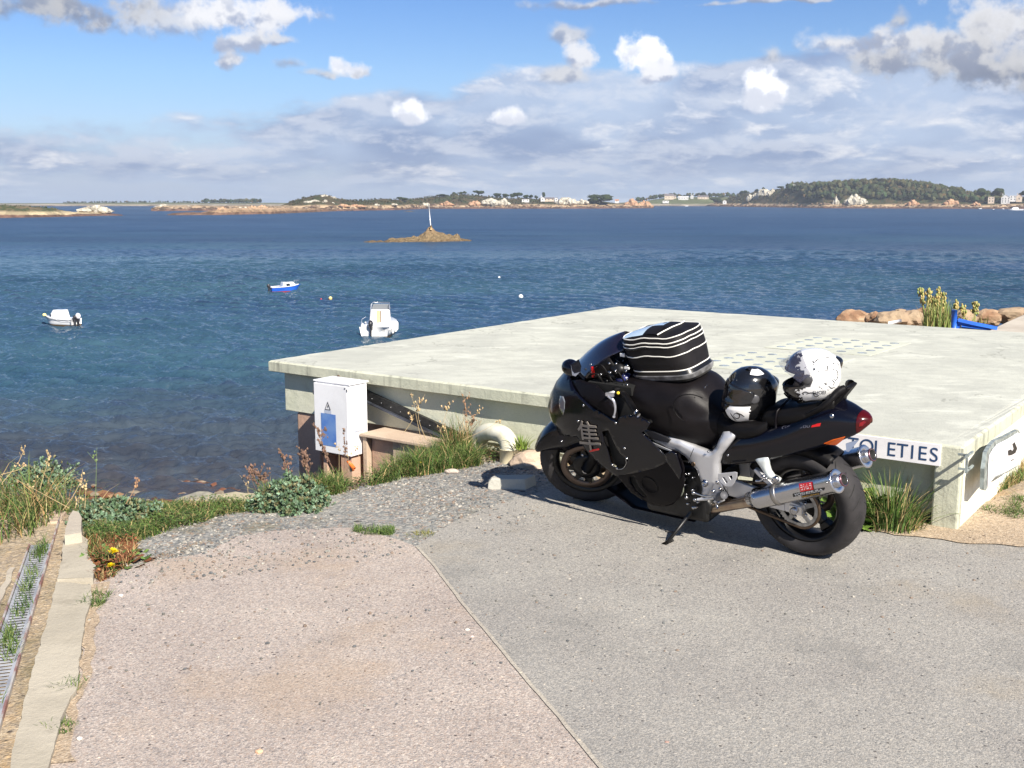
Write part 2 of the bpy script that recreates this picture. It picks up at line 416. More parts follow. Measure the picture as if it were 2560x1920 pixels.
def gp(*pp): return [tuple(GD(x, y)[:2]) for x, y in pp]
M_pink = speckle('pink_asphalt', (.375, .328, .280), [((.42, .355, .315), .3), ((.32, .28, .26), .25), ((.49, .43, .38), .2), ((.38, .30, .255), .15), ((.24, .22, .22), .1)], 150, .0022,
                 patch=[((.43, .35, .27), 1.1, .50, .66, .5), ((.30, .27, .25), 2.3, .56, .70, .45)], cellmix=.75)
M_grey = speckle('grey_asphalt', (.305, .290, .262), [((.335, .312, .282), .3), ((.255, .248, .235), .3), ((.385, .36, .32), .2), ((.225, .22, .212), .2)], 160, .002,
                 patch=[((.38, .33, .26), .9, .54, .7, .5), ((.24, .24, .23), 1.7, .55, .70, .4)], cellmix=.72)
M_gravel = speckle('gravel_bed', (.27, .26, .24), [((.27, .27, .25), .3), ((.17, .18, .18), .25), ((.38, .36, .32), .2), ((.34, .25, .19), .1), ((.15, .16, .165), .15)], 48, .008,
                   patch=[((.20, .18, .11), 1.7, .56, .66, .5)])
M_sand = speckle('sandy_verge', (.40, .31, .22), [((.42, .33, .23), .4), ((.34, .26, .18), .3), ((.48, .40, .30), .2), ((.26, .21, .16), .1)], 100, .004)
seam = gp((900, 1184), (935, 1222), (1000, 1310), (1062, 1385), (1130, 1468), (1210, 1560), (1292, 1659))
g0 = Vector(seam[-2]); g1 = Vector(seam[-1]); seam.append(tuple(g1 + (g1 - g0).normalized() * 9)); SEAM += seam
pinkpoly = gp((100, 1659), (120, 1600), (165, 1480), (172, 1400), (176, 1330), (200, 1255), (300, 1222), (430, 1200), (520, 1160), (600, 1150), (760, 1142), (850, 1165)) + seam + [(-3.5, -7), (-2.4, 0)]
sheet('pavement', pinkpoly, M_pink, .008, .03)
greypoly = list(seam) + [(9, -7), (14, 3), (14, 5.4)] + gp((2212, 1176), (2080, 1166), (1980, 1158), (1860, 1150), (1700, 1080), (1500, 1050), (1330, 1040), (1200, 1056), (1130, 1075), (1030, 1110), (950, 1150))
sheet('road', greypoly, M_grey, .010, .035)
gravelpoly = gp((240, 1225), (330, 1150), (450, 1115), (560, 1100), (700, 1075), (850, 1035), (1000, 1010), (1100, 990), (1180, 985), (1300, 1040), (1220, 1080), (1060, 1120), (950, 1160), (890, 1190), (700, 1180), (560, 1180), (420, 1215))
sheet('gravel', gravelpoly, M_gravel, .004, .05)
M_joint = speckle('joint_dust', (.39, .355, .30), [((.41, .37, .31), .5), ((.36, .33, .28), .3), ((.45, .41, .34), .2)], 160, .001)
sl = [Vector(p) for p in seam]; left = []; right = []
for i, p in enumerate(sl):
    d = (sl[min(i + 1, len(sl) - 1)] - sl[max(i - 1, 0)]).normalized(); nrm = Vector((-d.y, d.x)); left.append(tuple(p + nrm * .007)); right.append(tuple(p - nrm * .009))
sheet('road_joint', left + right[::-1], M_joint, .012, .010, 9)
sheet('verge', gp((1865, 1150), (1990, 1140), (2040, 1130), (2150, 1085), (2212, 1060)) + [(14, 5.9), (14, 5.2)] + gp((2212, 1185), (2100, 1178), (1990, 1166)), M_sand, .016, .05)
sheet('sand_strip', gp((100, 1659), (170, 1480), (178, 1330), (196, 1270), (230, 1262), (206, 1360), (190, 1480), (160, 1600), (150, 1659)), M_sand, .013, .035)

# scattered loose stones on the gravel and the road edge
def stones(name, m, n, region, rmin, rmax, zoff=.01, seed=1):
    rnd = random.Random(seed); mb = MB()
    xs = [p[0] for p in region]; ys = [p[1] for p in region]; k = 0
    pal = [(.20, .205, .20), (.12, .125, .13), (.30, .29, .26), (.24, .18, .14), (.16, .155, .14), (.42, .39, .34)]
    while k < n:
        x, y = rnd.uniform(min(xs), max(xs)), rnd.uniform(min(ys), max(ys))
        if not inpoly((x, y), region): continue
        if noise.noise(Vector((x * 1.4, y * 1.4, seed))) < rnd.uniform(-.5, .35): k += 1; continue
        r = rmin * (rmax / rmin) ** (rnd.random() ** 2); mb.col = rnd.choice(pal)
        bm_s = [(1, 0, 0), (0, 1, 0), (-1, 0, 0), (0, -1, 0)]
        a = rnd.uniform(0, 6.3); rx, ry, rz = r * rnd.uniform(.7, 1.3), r * rnd.uniform(.7, 1.3), r * rnd.uniform(.4, .8)
        z = ground_z(x, y) + zoff
        ring = [(x + cos(a + t * 1.2566) * rx * rnd.uniform(.8, 1.1), y + sin(a + t * 1.2566) * ry, z) for t in range(5)]
        top = [(lerp(x, p[0], .6), lerp(y, p[1], .6), z + rz * rnd.uniform(.8, 1.1)) for p in ring]
        low = [(lerp(x, p[0], .9), lerp(y, p[1], .9), z - rz * .4) for p in ring]
        mid = [(p[0], p[1], z + rz * .3) for p in ring]
        mb.hexa(low, mid); mb.hexa(mid, top); k += 1
    o = mb.build(name, m, loc=(0, 0, 0)); return tag(o, kind='stuff')
M_stone = mat('loose_stone', (.4, .4, .4), .9, attr=True, var=.3, vscale=40)
tag(stones('loose_gravel', M_stone, 6500, gravelpoly, .004, .013, .004, 1), 'loose grey gravel spread below the grass bank', 'gravel')
tag(stones('road_grit', M_stone, 1100, gp((150, 1500), (200, 1250), (850, 1160), (1700, 1180), (2200, 1200), (1900, 1400), (700, 1560)), .003, .009, .011, 2), 'scattered small grit on the asphalt', 'grit')

tag(stones('loose_gravel', M_stone, 1300, gp((180, 1280), (215, 1215), (420, 1185), (600, 1135), (880, 1165), (1100, 1075), (1240, 1080), (1150, 1140), (960, 1200), (700, 1215), (450, 1260)), .003, .011, .011, 5), 'gravel kicked out over the edge of the asphalt', 'gravel')
# ------------------------------------------------------------------ water
def water_mat():
    m = bpy.data.materials.new('sea_water'); m.use_nodes = True; t = NT(m.node_tree); b = t.n['Principled BSDF']
    tc = t('ShaderNodeTexCoord').outputs['Object']; xyz = t('ShaderNodeSeparateXYZ', {0: tc}).outputs
    y = t.math('ADD', xyz[1], t.math('MULTIPLY', t.math('SUBTRACT', t.noise(tc, .035, 5), .5), 46))
    stretched = t.vmath('MULTIPLY', tc, (.004, .016, 1))
    pn = t.noise(stretched, 1.0, 5, .6)
    pn2 = t.noise(t.vmath('MULTIPLY', tc, (.0012, .006, 1)), 1.0, 4, .6)
    teal, navy, weed = (.034, .080, .118), (.028, .062, .120), (.024, .046, .090)
    c = t.mix(t.smooth(pn, .47, .60), teal, navy)
    c = t.mix(t.math('MULTIPLY', t.smooth(pn2, .52, .60), .8), c, weed)
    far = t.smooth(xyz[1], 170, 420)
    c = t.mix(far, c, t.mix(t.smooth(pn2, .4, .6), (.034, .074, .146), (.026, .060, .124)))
    c = t.mix(t.smooth(y, 68, 42), c, (.048, .062, .082))
    c = t.mix(t.math('MULTIPLY', t.smooth(y, 46, 36), t.smooth(t.noise(tc, .5, 5), .35, .6)), c, (.050, .048, .055))
    stk = t.noise(t.vmath('MULTIPLY', tc, (.022, .05, 1)), 1.0, 7, .66)
    c = t.mix(1.0, c, t.ramp(stk, (.32, (.62, .68, .78)), (.5, (1, 1, 1)), (.68, (1.35, 1.25, 1.15))), 'MULTIPLY')
    t.l.new(c, b.inputs['Base Color'])
    fr = t.smooth(xyz[1], 90, 360); t.l.new(t.math('ADD', .06, t.math('MULTIPLY', fr, .38)), b.inputs['Roughness']); b.inputs['IOR'].default_value = 1.33
    t.l.new(t.math('SUBTRACT', .48, t.math('MULTIPLY', fr, .26)), b.inputs['Specular IOR Level'])
    rotv = t('ShaderNodeMapping', {'Vector': tc, 'Rotation': (0, 0, R(8)), 'Scale': (.6, 1.4, 1)}).outputs[0]
    h1 = t.math('MULTIPLY', t.noise(rotv, .5, 4, .5, dist=.4), .55)        # broad chop, used where the mesh is flat
    h1 = t.math('MULTIPLY', h1, t.smooth(xyz[1], 140, 300))
    h3 = t.math('MULTIPLY', t.noise(rotv, 3.4, 5, .62, dist=.3), .12)
    h = t.math('ADD', h1, h3)
    bp = t('ShaderNodeBump', {'Strength': 1.0, 'Distance': 1.0, 'Height': h}); t.l.new(bp.outputs[0], b.inputs['Normal'])
    return m
def build_sea():
    # fan of real wavelets: fine near the shore, coarser outwards, flat far away
    rs = np.random.RandomState(4)
    rr = [31.0]
    while rr[-1] < 330: rr.append(rr[-1] * (1.0021 if rr[-1] < 200 else 1.006))
    while rr[-1] < 3300: rr.append(rr[-1] * 1.12)
    r = np.array(rr); az = np.concatenate([np.linspace(-85, -27, 12), np.linspace(-26, 26, 900), np.linspace(27, 85, 12)]) * pi / 180
    A, Rr = np.meshgrid(az, r, indexing='ij'); X = Rr * np.sin(A); Y = Rr * np.cos(A); Z = np.zeros_like(X)
    wind = R(258)                                        # the chop runs towards the shore, a little from the right
    for k in range(110):
        Lw = .42 * (4.2 / .42) ** (rs.rand() ** 1.15); th = wind + rs.normal(0, .55); q = 2 * pi / Lw
        ph = rs.rand() * 2 * pi; ax, ay = cos(th) * q, sin(th) * q
        px_ = X * ax + Y * ay + ph + 1.6 * np.sin(X * rs.uniform(-.25, .25) + Y * rs.uniform(-.25, .25) + rs.rand() * 6)
        amp = .0140 * Lw ** .78
        fade = np.clip((Lw * 260 - Rr) / (Lw * 130), 0, 1)
        s = np.sin(px_); Z += amp * fade * (s + .18 * np.cos(2 * px_))
    gust = .75 + .35 * np.sin(X * .045 + 1.3 * np.sin(Y * .021)) * np.sin(Y * .031 + X * .012 + 1)
    Z *= gust * np.clip((330 - Rr) / 240, 0, 1) ** .7 * np.clip((np.abs(A) < R(26.5)) * 1.0, 0, 1)
    n, m = X.shape; co = np.stack([X, Y, Z], -1).reshape(-1, 3).astype(np.float32)
    I = np.arange(n * m, dtype=np.int32).reshape(n, m); q = np.stack([I[:-1, :-1], I[:-1, 1:], I[1:, 1:], I[1:, :-1]], -1).reshape(-1, 4)[:, ::-1]
    me = bpy.data.meshes.new('water'); me.vertices.add(len(co)); me.vertices.foreach_set('co', co.ravel()); me.loops.add(q.size); me.loops.foreach_set('vertex_index', q.ravel())
    me.polygons.add(len(q)); me.polygons.foreach_set('loop_start', np.arange(0, q.size, 4, dtype=np.int32)); me.polygons.foreach_set('use_smooth', np.ones(len(q), bool)); me.update(calc_edges=True)
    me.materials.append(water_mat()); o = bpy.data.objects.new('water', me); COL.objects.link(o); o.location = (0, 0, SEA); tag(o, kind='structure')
build_sea()

# ================================================================== toilet block under its flat roof
SL = G(671, 901, .5); SR = G(2409, 1117, .5); SF = G(1568, 767, .5)
e1 = (SR - SL); LW = e1.length; e1.normalize()
e2 = Vector((-e1.y, e1.x, 0)); LD = (SF - SL).dot(e2)
ZT = .5
def S3(a, b, z): return Vector((SL.x, SL.y, 0)) + e1 * a + e2 * b + Vector((0, 0, z))
RB = Matrix((e1, e2, Vector((0, 0, 1)))).transposed()
def sbox(mb, a0, a1, b0, b1, z0, z1):
    return mb.hexa([S3(a0, b0, z0), S3(a1, b0, z0), S3(a1, b1, z0), S3(a0, b1, z0)], [S3(a0, b0, z1), S3(a1, b0, z1), S3(a1, b1, z1), S3(a0, b1, z1)])

def concrete(name, base, alt, stain=(.22, .22, .19), amt=.5, streak=False, brush=False):
    m = bpy.data.materials.new(name); m.use_nodes = True; t = NT(m.node_tree); b = t.n['Principled BSDF']
    tc = t('ShaderNodeTexCoord').outputs['Object']
    c = t.mix(t.smooth(t.noise(tc, 1.6, 7, .62), .38, .62), base, alt)
    if brush:       # trowel sweeps
        v = t('ShaderNodeMapping', {'Vector': tc, 'Rotation': (0, 0, atan2(e1.y, e1.x)), 'Scale': (1.6, 3.4, 1)}).outputs[0]
        c = t.mix(t.math('MULTIPLY', t.smooth(t.noise(v, 2.0, 8, .72), .42, .62), .42), c, tuple(x * .84 for x in base))
        ck = t.math('ABSOLUTE', t.math('SUBTRACT', t.noise(tc, .55, 6, .55), .5)); c = t.mix(t.math('MULTIPLY', t.smooth(ck, .0035, .0012), .5), c, (.20, .20, .17))
        c = t.mix(t.math('MULTIPLY', t.smooth(t.noise(t.vmath('ADD', v, (5, 1, 0)), 1.1, 6, .6), .56, .66), .5), c, tuple(min(.85, x * 1.25) for x in alt))
    if streak:      # rain streaks down the faces
        v = t.vmath('MULTIPLY', tc, (14, 14, .9))
        c = t.mix(t.math('MULTIPLY', t.smooth(t.noise(v, 1.0, 5, .6), .5, .68), amt), c, stain)
    c = t.mix(t.math('MULTIPLY', t.smooth(t.noise(t.vmath('ADD', tc, (3, 8, 1)), 3.6, 8, .7), .56, .70), amt), c, stain)
    fine = t.noise(tc, 90, 3, .7)
    c = t.mix(1.0, c, t.ramp(fine, (.3, (.93,) * 3), (.7, (1.05,) * 3)), 'MULTIPLY')
    t.l.new(c, b.inputs['Base Color']); b.inputs['Roughness'].default_value = .92; b.inputs['Specular IOR Level'].default_value = .25
    h = t.math('ADD', t.math('MULTIPLY', fine, .3), t.noise(tc, 14, 6, .65))
    bp = t('ShaderNodeBump', {'Strength': 1.0, 'Distance': .006, 'Height': h}); t.l.new(bp.outputs[0], b.inputs['Normal'])
    return m
M_roof = concrete('roof_concrete', (.445, .45, .40), (.525, .53, .465), (.33, .33, .30), .55, brush=True)
M_edge = concrete('edge_concrete', (.47, .48, .38), (.54, .54, .43), (.22, .22, .18), .6, streak=True)
M_wall = concrete('wall_render', (.56, .57, .44), (.62, .62, .50), (.40, .38, .28), .35)
M_white = concrete('wall_pale', (.70, .69, .58), (.78, .76, .66), (.50, .47, .36), .3, streak=True)
M_brown = concrete('brown_render', (.45, .29, .21), (.52, .35, .26), (.30, .20, .15), .4)
M_rough = concrete('rough_stone', (.46, .35, .26), (.54, .43, .33), (.36, .28, .2), .5)

tb = empty('toilet_block', S3(0, 0, 0), 'low concrete toilet block with broad flat roof slab beside the road', 'toilet block')
# roof slab, edge slightly worn, its right side carried by a full height wall
mb = MB(); nA, nB = 60, 60; T = .095
def edge_n(a, b): return noise.fractal(Vector((a * 2.2, b * 2.2, 5)), 1, 2, 4)
grid = []
A1 = LW
ring_t = []; ring_b = []
def roofring(inset, z):
    r = []
    per = [(0, 0, A1, 0), (A1, 0, A1, LD), (A1, LD, 0, LD), (0, LD, 0, 0)]
    for (a0, b0, a1, b1) in per:
        k = 64
        for i in range(k):
            a, b = lerp(a0, a1, i / k), lerp(b0, b1, i / k); ca, cb = A1 / 2, LD / 2
            n = edge_n(a, b) * .006; kk = 1 - (inset + n) / max(A1, LD) * 2
            r.append(S3(ca + (a - ca) * kk, cb + (b - cb) * kk, z + (noise.fractal(Vector((a * 5, b * 5, 1)), 1, 2, 3) * .004 if z > .49 else 0)))
    return r
r0, r1, r2, r3 = roofring(.016, ZT), roofring(0.0, ZT - .012), roofring(0, ZT - T + .006), roofring(.008, ZT - T)
n = len(r0); mb.add(r0 + r1 + r2 + r3, [(k * n + i, (k + 1) * n + i, (k + 1) * n + (i + 1) % n, k * n + (i + 1) % n) for k in range(3) for i in range(n)] + [tuple(range(3 * n, 4 * n))[::-1]])
mb.m = [1] * len(mb.f); mb.add(r0, [tuple(range(n))])
mb.build('roof', [M_roof, M_edge], tb)
# wall below the near edge of the roof, set back, then the brown base beneath its left end
mb = MB(); sbox(mb, .10, LW - .155, .085, .36, .06, ZT - T - .003); sbox(mb, .10, .29, .363, LD - .2, .06, ZT - T - .003); mb.build('wall', M_wall, tb, bevel=.006)
mb = MB(); sbox(mb, 1.55, LW - .14, .10, .34, -1.2, .057); mb.build('foundation_wall', M_wall, tb)
mb = MB(); sbox(mb, .34, 2.6, .30, .45, -2.4, .056); mb.build('base_wall', M_brown, tb)
mb = MB(); sbox(mb, .22, .50, .10, .295, -2.3, .056); mb.build('pillar', M_brown, tb, bevel=.02)
mb = MB(); sbox(mb, .75, LW - .2, LD - .5, LD - .2, -3, ZT - T - .004); mb.build('back_wall', M_wall, tb)
# right hand parapet wall with the recess behind the arrow sign
B0, B1, Z0, Z1 = .17, .52, .06, .385
mb = MB(); aL, aR = LW - .152, LW - .004
def rp(a, b, z): return S3(a, b, z)
sbox(mb, aL, aR, .062, LD - .004, -.6, ZT - T - .001)
mb.build('side_wall', M_white, tb, weld=True)
mb = MB(); sbox(mb, aL, aR + .001, -.003, .06, -.6, ZT - .003); mb.build('column', M_edge, tb, bevel=.012)
mb = MB(); sbox(mb, aL - .35, aL - .02, .1, LD, -3, .2); mb.build('inner_wall', M_wall, tb)
# round glass lenses cast into the roof, two panels
M_lens = mat('lens_glass', (.32, .345, .34), .18, coat=.5, var=.3, vscale=9)
M_frame_c = concrete('lens_surround', (.49, .50, .42), (.56, .57, .48), (.46, .46, .42), .3)
def lenspt(x, y): return G(1760 + .2532 * x, 820 + .2532 * y, ZT)
def lens_panel(o, a, b):
    m2 = MB()
    q = [o - a * .6 - b * .6, o + a * 4.6 - b * .6, o + a * 4.6 + b * 4.6, o - a * .6 + b * 4.6]
    q = [Vector((p.x, p.y, ZT + .001)) for p in q]
    if (q[1] - q[0]).cross(q[2] - q[0]).z < 0: q = q[::-1]
    m2.prism(q, (0, 0, .004)); m2.build('skylight_panel', M_frame_c, tb, loc=None)
    for i in range(5):
        for j in range(5):
            c = o + a * i + b * j; m3 = MB(); m3.lathe([(.044, .0052), (.040, .0085), (.02, .0098), (0.001, .010)], (c.x, c.y, ZT), (0, 0, 1), 20)
            m3.build('glass_lens', M_lens, tb)
oR = lenspt(765, 190); aR_ = (lenspt(1120, 102) - oR) / 4; bR = (lenspt(1880, 157) - lenspt(1120, 102)) / 4
lens_panel(oR, aR_, bR)
oL = lenspt(200, 378); aL_ = (lenspt(675, 267) - oL) / 4
lens_panel(oL - bR * 1.0, aL_, bR)
# two small iron lugs on the edge above the cabinet
M_rust = mat('rusty_iron', (.10, .065, .045), .8, var=.5, vscale=60)
for (px, py) in ((848, 942), (906, 953)):
    p = onplane(px, py, S3(0, 0, 0), e2)
    mb = MB(); d = -e2 * .004
    mb.prism([p - e1 * .011 - Vector((0, 0, .016)) + d, p + e1 * .011 - Vector((0, 0, .016)) + d, p + e1 * .006 + Vector((0, 0, .016)) + d, p - e1 * .006 + Vector((0, 0, .016)) + d], -e2 * .012)
    mb.build('iron_lug', M_rust, tb)

# sign on the road side edge
M_sign = mat('sign_white', (.80, .78, .80), .35, var=.04, vscale=5); M_navy = mat('navy_letter', (.02, .055, .14), .4)
sg = empty('toilet_sign', S3(LW - .25, 0, .37), 'long white sign with blue letters fixed along the roof edge', 'sign')
fsz = -e2
sg_r = onplane(2353, 1120, S3(0, -.006, 0), e2); aR0 = (sg_r - S3(0, 0, 0)).dot(e1); aL0 = aR0 - 1.28
mb = MB(); mb.hexa([S3(aL0, -.014, .372), S3(aR0, -.014, .372), S3(aR0, -.002, .372), S3(aL0, -.002, .372)], [S3(aL0, -.014, .498), S3(aR0, -.014, .498), S3(aR0, -.002, .498), S3(aL0, -.002, .498)])
mb.build('sign_board', M_sign, sg, bevel=.002)
lets = [('S', 2335, 1138), ('E', 2307.5, 1131), ('I', 2281, 1128), ('T', 2256, 1124.5), ('E', 2229.5, 1119), ('I', 2190, 1116), ('O', 2167, 1110), ('T', 2133, 1104)]
mb = MB()
for ch, px, py in lets:
    vs, fs = textmesh(ch, .118); p = onplane(px, py, S3(0, -.016, 0), e2); a = (p - S3(0, 0, 0)).dot(e1)
    cx = (min(v[0] for v in vs) + max(v[0] for v in vs)) / 2; cy = (min(v[1] for v in vs) + max(v[1] for v in vs)) / 2
    mb.add([S3(a + (x - cx) * .95, -.0160, .436 + (y - cy)) for x, y in vs], fs)
mb.build('lettering', M_navy, sg)

# bent arrow sign on the parapet's right face
M_rim = mat('sign_rim', (.30, .34, .33), .45, metal=.3, var=.3, vscale=20); M_dark = mat('dark_metal', (.03, .03, .03), .5)
M_faint = mat('faded_letter', (.60, .60, .58), .6); M_black = mat('black_paint', (.015, .015, .015), .5, var=.4, vscale=40)
pn = LW + .10
def W(px, py, off=0.0): return onplane(px, py, S3(LW + .085, 0, 0), e1) + e1 * off
def c6(x, y): return (2160 + .2049 * x, 1040 + .2049 * y)
asg = empty('arrow_sign', W(*c6(1650, 540)), 'bent white direction sign with dark arrow on the bright side wall', 'sign')
out6 = [(1410, 890), (1425, 640), (1470, 440), (1600, 300), (1720, 250), (1880, 165), (1905, 200), (1895, 545), (1870, 615), (1750, 690), (1600, 750), (1450, 905)]
def bent(x, y):                                # left end bends out from the wall
    k = max(0, (1560 - x) / 150); return .022 * k
mb = MB(); rim = [W(*c6(x, y), bent(x, y)) for x, y in out6]; cen = sum(rim, Vector()) / len(rim)
fv, ff = fillpoly([(x / 100, y / 100) for x, y in out6], step=.5); k = len(fv); F_ = [W(*c6(x * 100, y * 100), bent(x * 100, y * 100)) for x, y in fv]; E_ = {}
for f in ff:
    for i in range(len(f)): E_[(f[i], f[(i + 1) % len(f)])] = 1
mb.add(F_ + [p - e1 * .022 for p in F_], list(ff) + [tuple(i + k for i in f[::-1]) for f in ff] + [(b_, a_, a_ + k, b_ + k) for a_, b_ in E_ if (b_, a_) not in E_]); mb.build('sign_rim', M_rim, asg)
face6 = [(1468, 870), (1475, 640), (1492, 480), (1610, 345), (1730, 285), (1870, 200), (1893, 215), (1882, 540), (1858, 602), (1740, 672), (1590, 735), (1470, 872)]
fv, ff = fillpoly([(x / 100, y / 100) for x, y in face6], step=.5)
mb = MB(); mb.add([W(*c6(x * 100, y * 100), bent(x * 100, y * 100) + .004) for x, y in fv], ff); mb.build('sign_face', M_sign, asg)
mb = MB()
for poly in ([(1745, 420), (1775, 405), (1800, 425), (1815, 395), (1800, 340), (1825, 315), (1858, 395), (1835, 450), (1790, 475), (1750, 480)], [(1780, 540), (1815, 518), (1818, 526), (1785, 550)]):
    fv, ff = fillpoly([(x / 100, y / 100) for x, y in poly], step=.5); mb.add([W(*c6(x * 100, y * 100), .0065) for x, y in fv], ff)
mb.build('arrow_mark', M_black, asg)
vs, fs = textmesh('TOILETTES', 1.0); wd = max(v[0] for v in vs); mb = MB()
mb.add([W(*c6(1490 + 190 * x / wd, 610 - 150 * x / wd - 70 * y), bent(1490 + 190 * x / wd, 0) + .0065) for x, y in vs], fs); mb.build('lettering', M_faint, asg)
mb = MB(); q0, q1 = W(*c6(1345, 505), -.04), W(*c6(1345, 680), -.04)
mb.box((q0 + q1) / 2, (.012, .014, .11), RB); mb.box(q0 + e2 * .06 - e1 * .0, (.012, .16, .012), RB); mb.box(q1 + e2 * .06, (.012, .16, .012), RB); mb.box(q0 + e2 * .03 - e1 * .022, (.06, .012, .012), RB); mb.box(q1 + e2 * .03 - e1 * .022, (.06, .012, .012), RB); mb.build('sign_bracket', M_rim, asg)

# ------------------------------------------------------------------ electric cabinet
M_cab = mat('cabinet_white', (.80, .80, .82), .42, var=.05, vscale=4, vrough=.2); M_blue = mat('faded_blue_panel', (.09, .20, .52), .4, col2=(.15, .27, .55), vscale=9)
M_seam = mat('cabinet_seam', (.09, .09, .1), .6); M_lgrey = mat('label_grey', (.46, .50, .60), .5)
dC = 8.62; cA = onplane(870, 964, CAMP + Vector((0, 8.35, 0)), Vector((0, 1, 0)))
ZC1 = cA.z; ZC0 = onplane(876, 1143, cA, Vector((0, 1, 0))).z
def onC(px, py): return onplane(px, py, cA, e2)
cW = (cA - onC(785, 954)).dot(e1)
cD = .21
def C3(a, b, z): return Vector((cA.x, cA.y, 0)) + e1 * a + e2 * b + Vector((0, 0, z))
cb = empty('electric_cabinet', C3(-cW / 2, cD / 2, ZC0), 'white metal electric cabinet with blue panel standing before the pillar', 'electric cabinet')
def cbox(mb, a0, a1, b0, b1, z0, z1): return mb.hexa([C3(a0, b0, z0), C3(a1, b0, z0), C3(a1, b1, z0), C3(a0, b1, z0)], [C3(a0, b0, z1), C3(a1, b0, z1), C3(a1, b1, z1), C3(a0, b1, z1)])
mb = MB(); cbox(mb, -cW, 0, .012, cD, ZC0, ZC1 - .004); mb.build('housing', M_cab, cb, bevel=.004)
mb = MB(); cbox(mb, -cW - .012, .012, .0, cD + .01, ZC1 - .001, ZC1 + .012); mb.build('cabinet_lid', M_cab, cb, bevel=.003)
mb = MB(); cbox(mb, -cW + .004, -.004, -.010, .009, ZC0 + .01, ZC1 - .010); mb.build('door', M_cab, cb, bevel=.003)
def c3(x, y): return (760 + .15674 * x, 920 + .15674 * y)
def doorpoly(mb, poly, off=-.0125):
    pts = [onplane(*c3(x, y), cA, e2) + e2 * off for x, y in poly]; mb.add(pts, [tuple(range(len(pts)))[::-1]])
mb = MB(); doorpoly(mb, [(288, 710), (522, 745), (538, 1258), (302, 1215)]); mb.build('blue_panel', M_blue, cb)
mb = MB(); doorpoly(mb, [(345, 665), (450, 680), (455, 735), (350, 715)]); mb.build('label', M_lgrey, cb)
mb = MB(); T0 = [(395, 530), (348, 660), (447, 672)]; T1 = [(395, 556), (362, 650), (433, 659)]
for i in range(3):
    j = (i + 1) % 3; doorpoly(mb, [T0[i], T0[j], T1[j], T1[i]], -.0135)
doorpoly(mb, [(398, 585), (412, 600), (400, 612), (402, 635), (388, 618), (392, 605)], -.0135); mb.build('warning_triangle', M_seam, cb)
mb = MB(); cbox(mb, -.006, .004, -.013, -.011, ZC1 - .05, ZC1 - .03); cbox(mb, -.03, -.02, -.014, -.010, ZC1 - .03, ZC1 - .02); mb.build('lock', M_seam, cb)
mb = MB(); za, zb_ = ZC0 + .19, ZC0 + .33
cbox(mb, -.002, .006, .055, .165, za, zb_)
mb.build('vent_plate', M_lgrey, cb, bevel=.002); mb = MB()
for i in range(9): cbox(mb, .0062, .010, .065, .155, za + .012 + i * .0138, za + .018 + i * .0138)
mb.build('vent_slats', M_cab, cb)
mb = MB(); cbox(mb, -cW + .03, -cW + .07, .05, cD, ZC0 - .9, ZC0); cbox(mb, -.07, -.03, .05, cD, ZC0 - .9, ZC0); mb.build('leg_frame', M_brown, cb)
for z in (ZC1 - .09, ZC0 + .08):
    mb = MB(); cbox(mb, -cW - .012, -cW, -.006, .02, z - .018, z + .018); mb.build('hinge', M_seam, cb)

# ------------------------------------------------------------------ small masonry box, rail, pipe, kerb stone by the block
def bx(px, py, d): return AT(px, py, d)
mb = MB(); p = onplane(906, 1087, cA + e2 * .12, e2); a0 = (p - C3(0, 0, 0)).dot(e1)
mbox = empty('meter_box', C3(a0 + .3, .2, ZC0 - .3), 'low pinkish rendered box half hidden by grass beside the cabinet', 'masonry box')
zt = p.z
mb = MB(); cbox(mb, a0, a0 + .045, .12, .60, zt - .9, zt - .015); cbox(mb, a0 + .30, a0 + .85, .14, .60, zt - .9, zt - .015); mb.build('side', M_rough, mbox, bevel=.006)
mb = MB(); cbox(mb, a0 + .06, a0 + .285, .165, .58, zt - .9, zt - .016); mb.build('hatch', M_brown, mbox)
mb = MB(); cbox(mb, a0 - .015, a0 + .80, .10, .62, zt - .012, zt + .014); cbox(mb, a0 + .02, a0 + .9, .40, .60, zt + .016, zt + .11); mb.build('top', M_rough, mbox, bevel=.006)

q0 = onplane(905, 985, S3(0, .045, 0), e2); q1 = onplane(1140, 1094, S3(0, .045, 0), e2); dd = (q1 - q0).normalized(); nn = dd.cross(e2).normalized()
if nn.z < 0: nn = -nn
q0 = q0 - dd * .25; q1 = q1 + dd * .2; mb = MB()
rl = empty('steel_rail', (q0 + q1) / 2, 'black perforated steel rail slanting down below the roof edge', 'rail')
mb.hexa([q0 - nn * .036, q1 - nn * .036, q1 - nn * .036 + e2 * .03, q0 - nn * .036 + e2 * .03], [q0 + nn * .042, q1 + nn * .042, q1 + nn * .042 + e2 * .03, q0 + nn * .042 + e2 * .03]); mb.build('channel', M_black, rl)
mb = MB(); L = (q1 - q0).length
mb.hexa([q0 - nn * .044 - e2 * .03, q1 - nn * .044 - e2 * .03, q1 - nn * .044 + e2 * .03, q0 - nn * .044 + e2 * .03], [q0 - nn * .033 - e2 * .03, q1 - nn * .033 - e2 * .03, q1 - nn * .033 + e2 * .03, q0 - nn * .033 + e2 * .03]); mb.build('lower_flange', mat('worn_steel', (.10, .11, .14), .35, metal=.7, var=.3), rl)
for k in range(14):
    c = q0 + dd * (L * (k + .5) / 14) - e2 * .001; mb = MB(); mb.lathe([(.004, -.002), (.004, .0025), (0.001, .003)], c, -e2, 8); mb.build('rail_bolt', mat('bolt_grey', (.35, .35, .36), .4, metal=.6), rl)

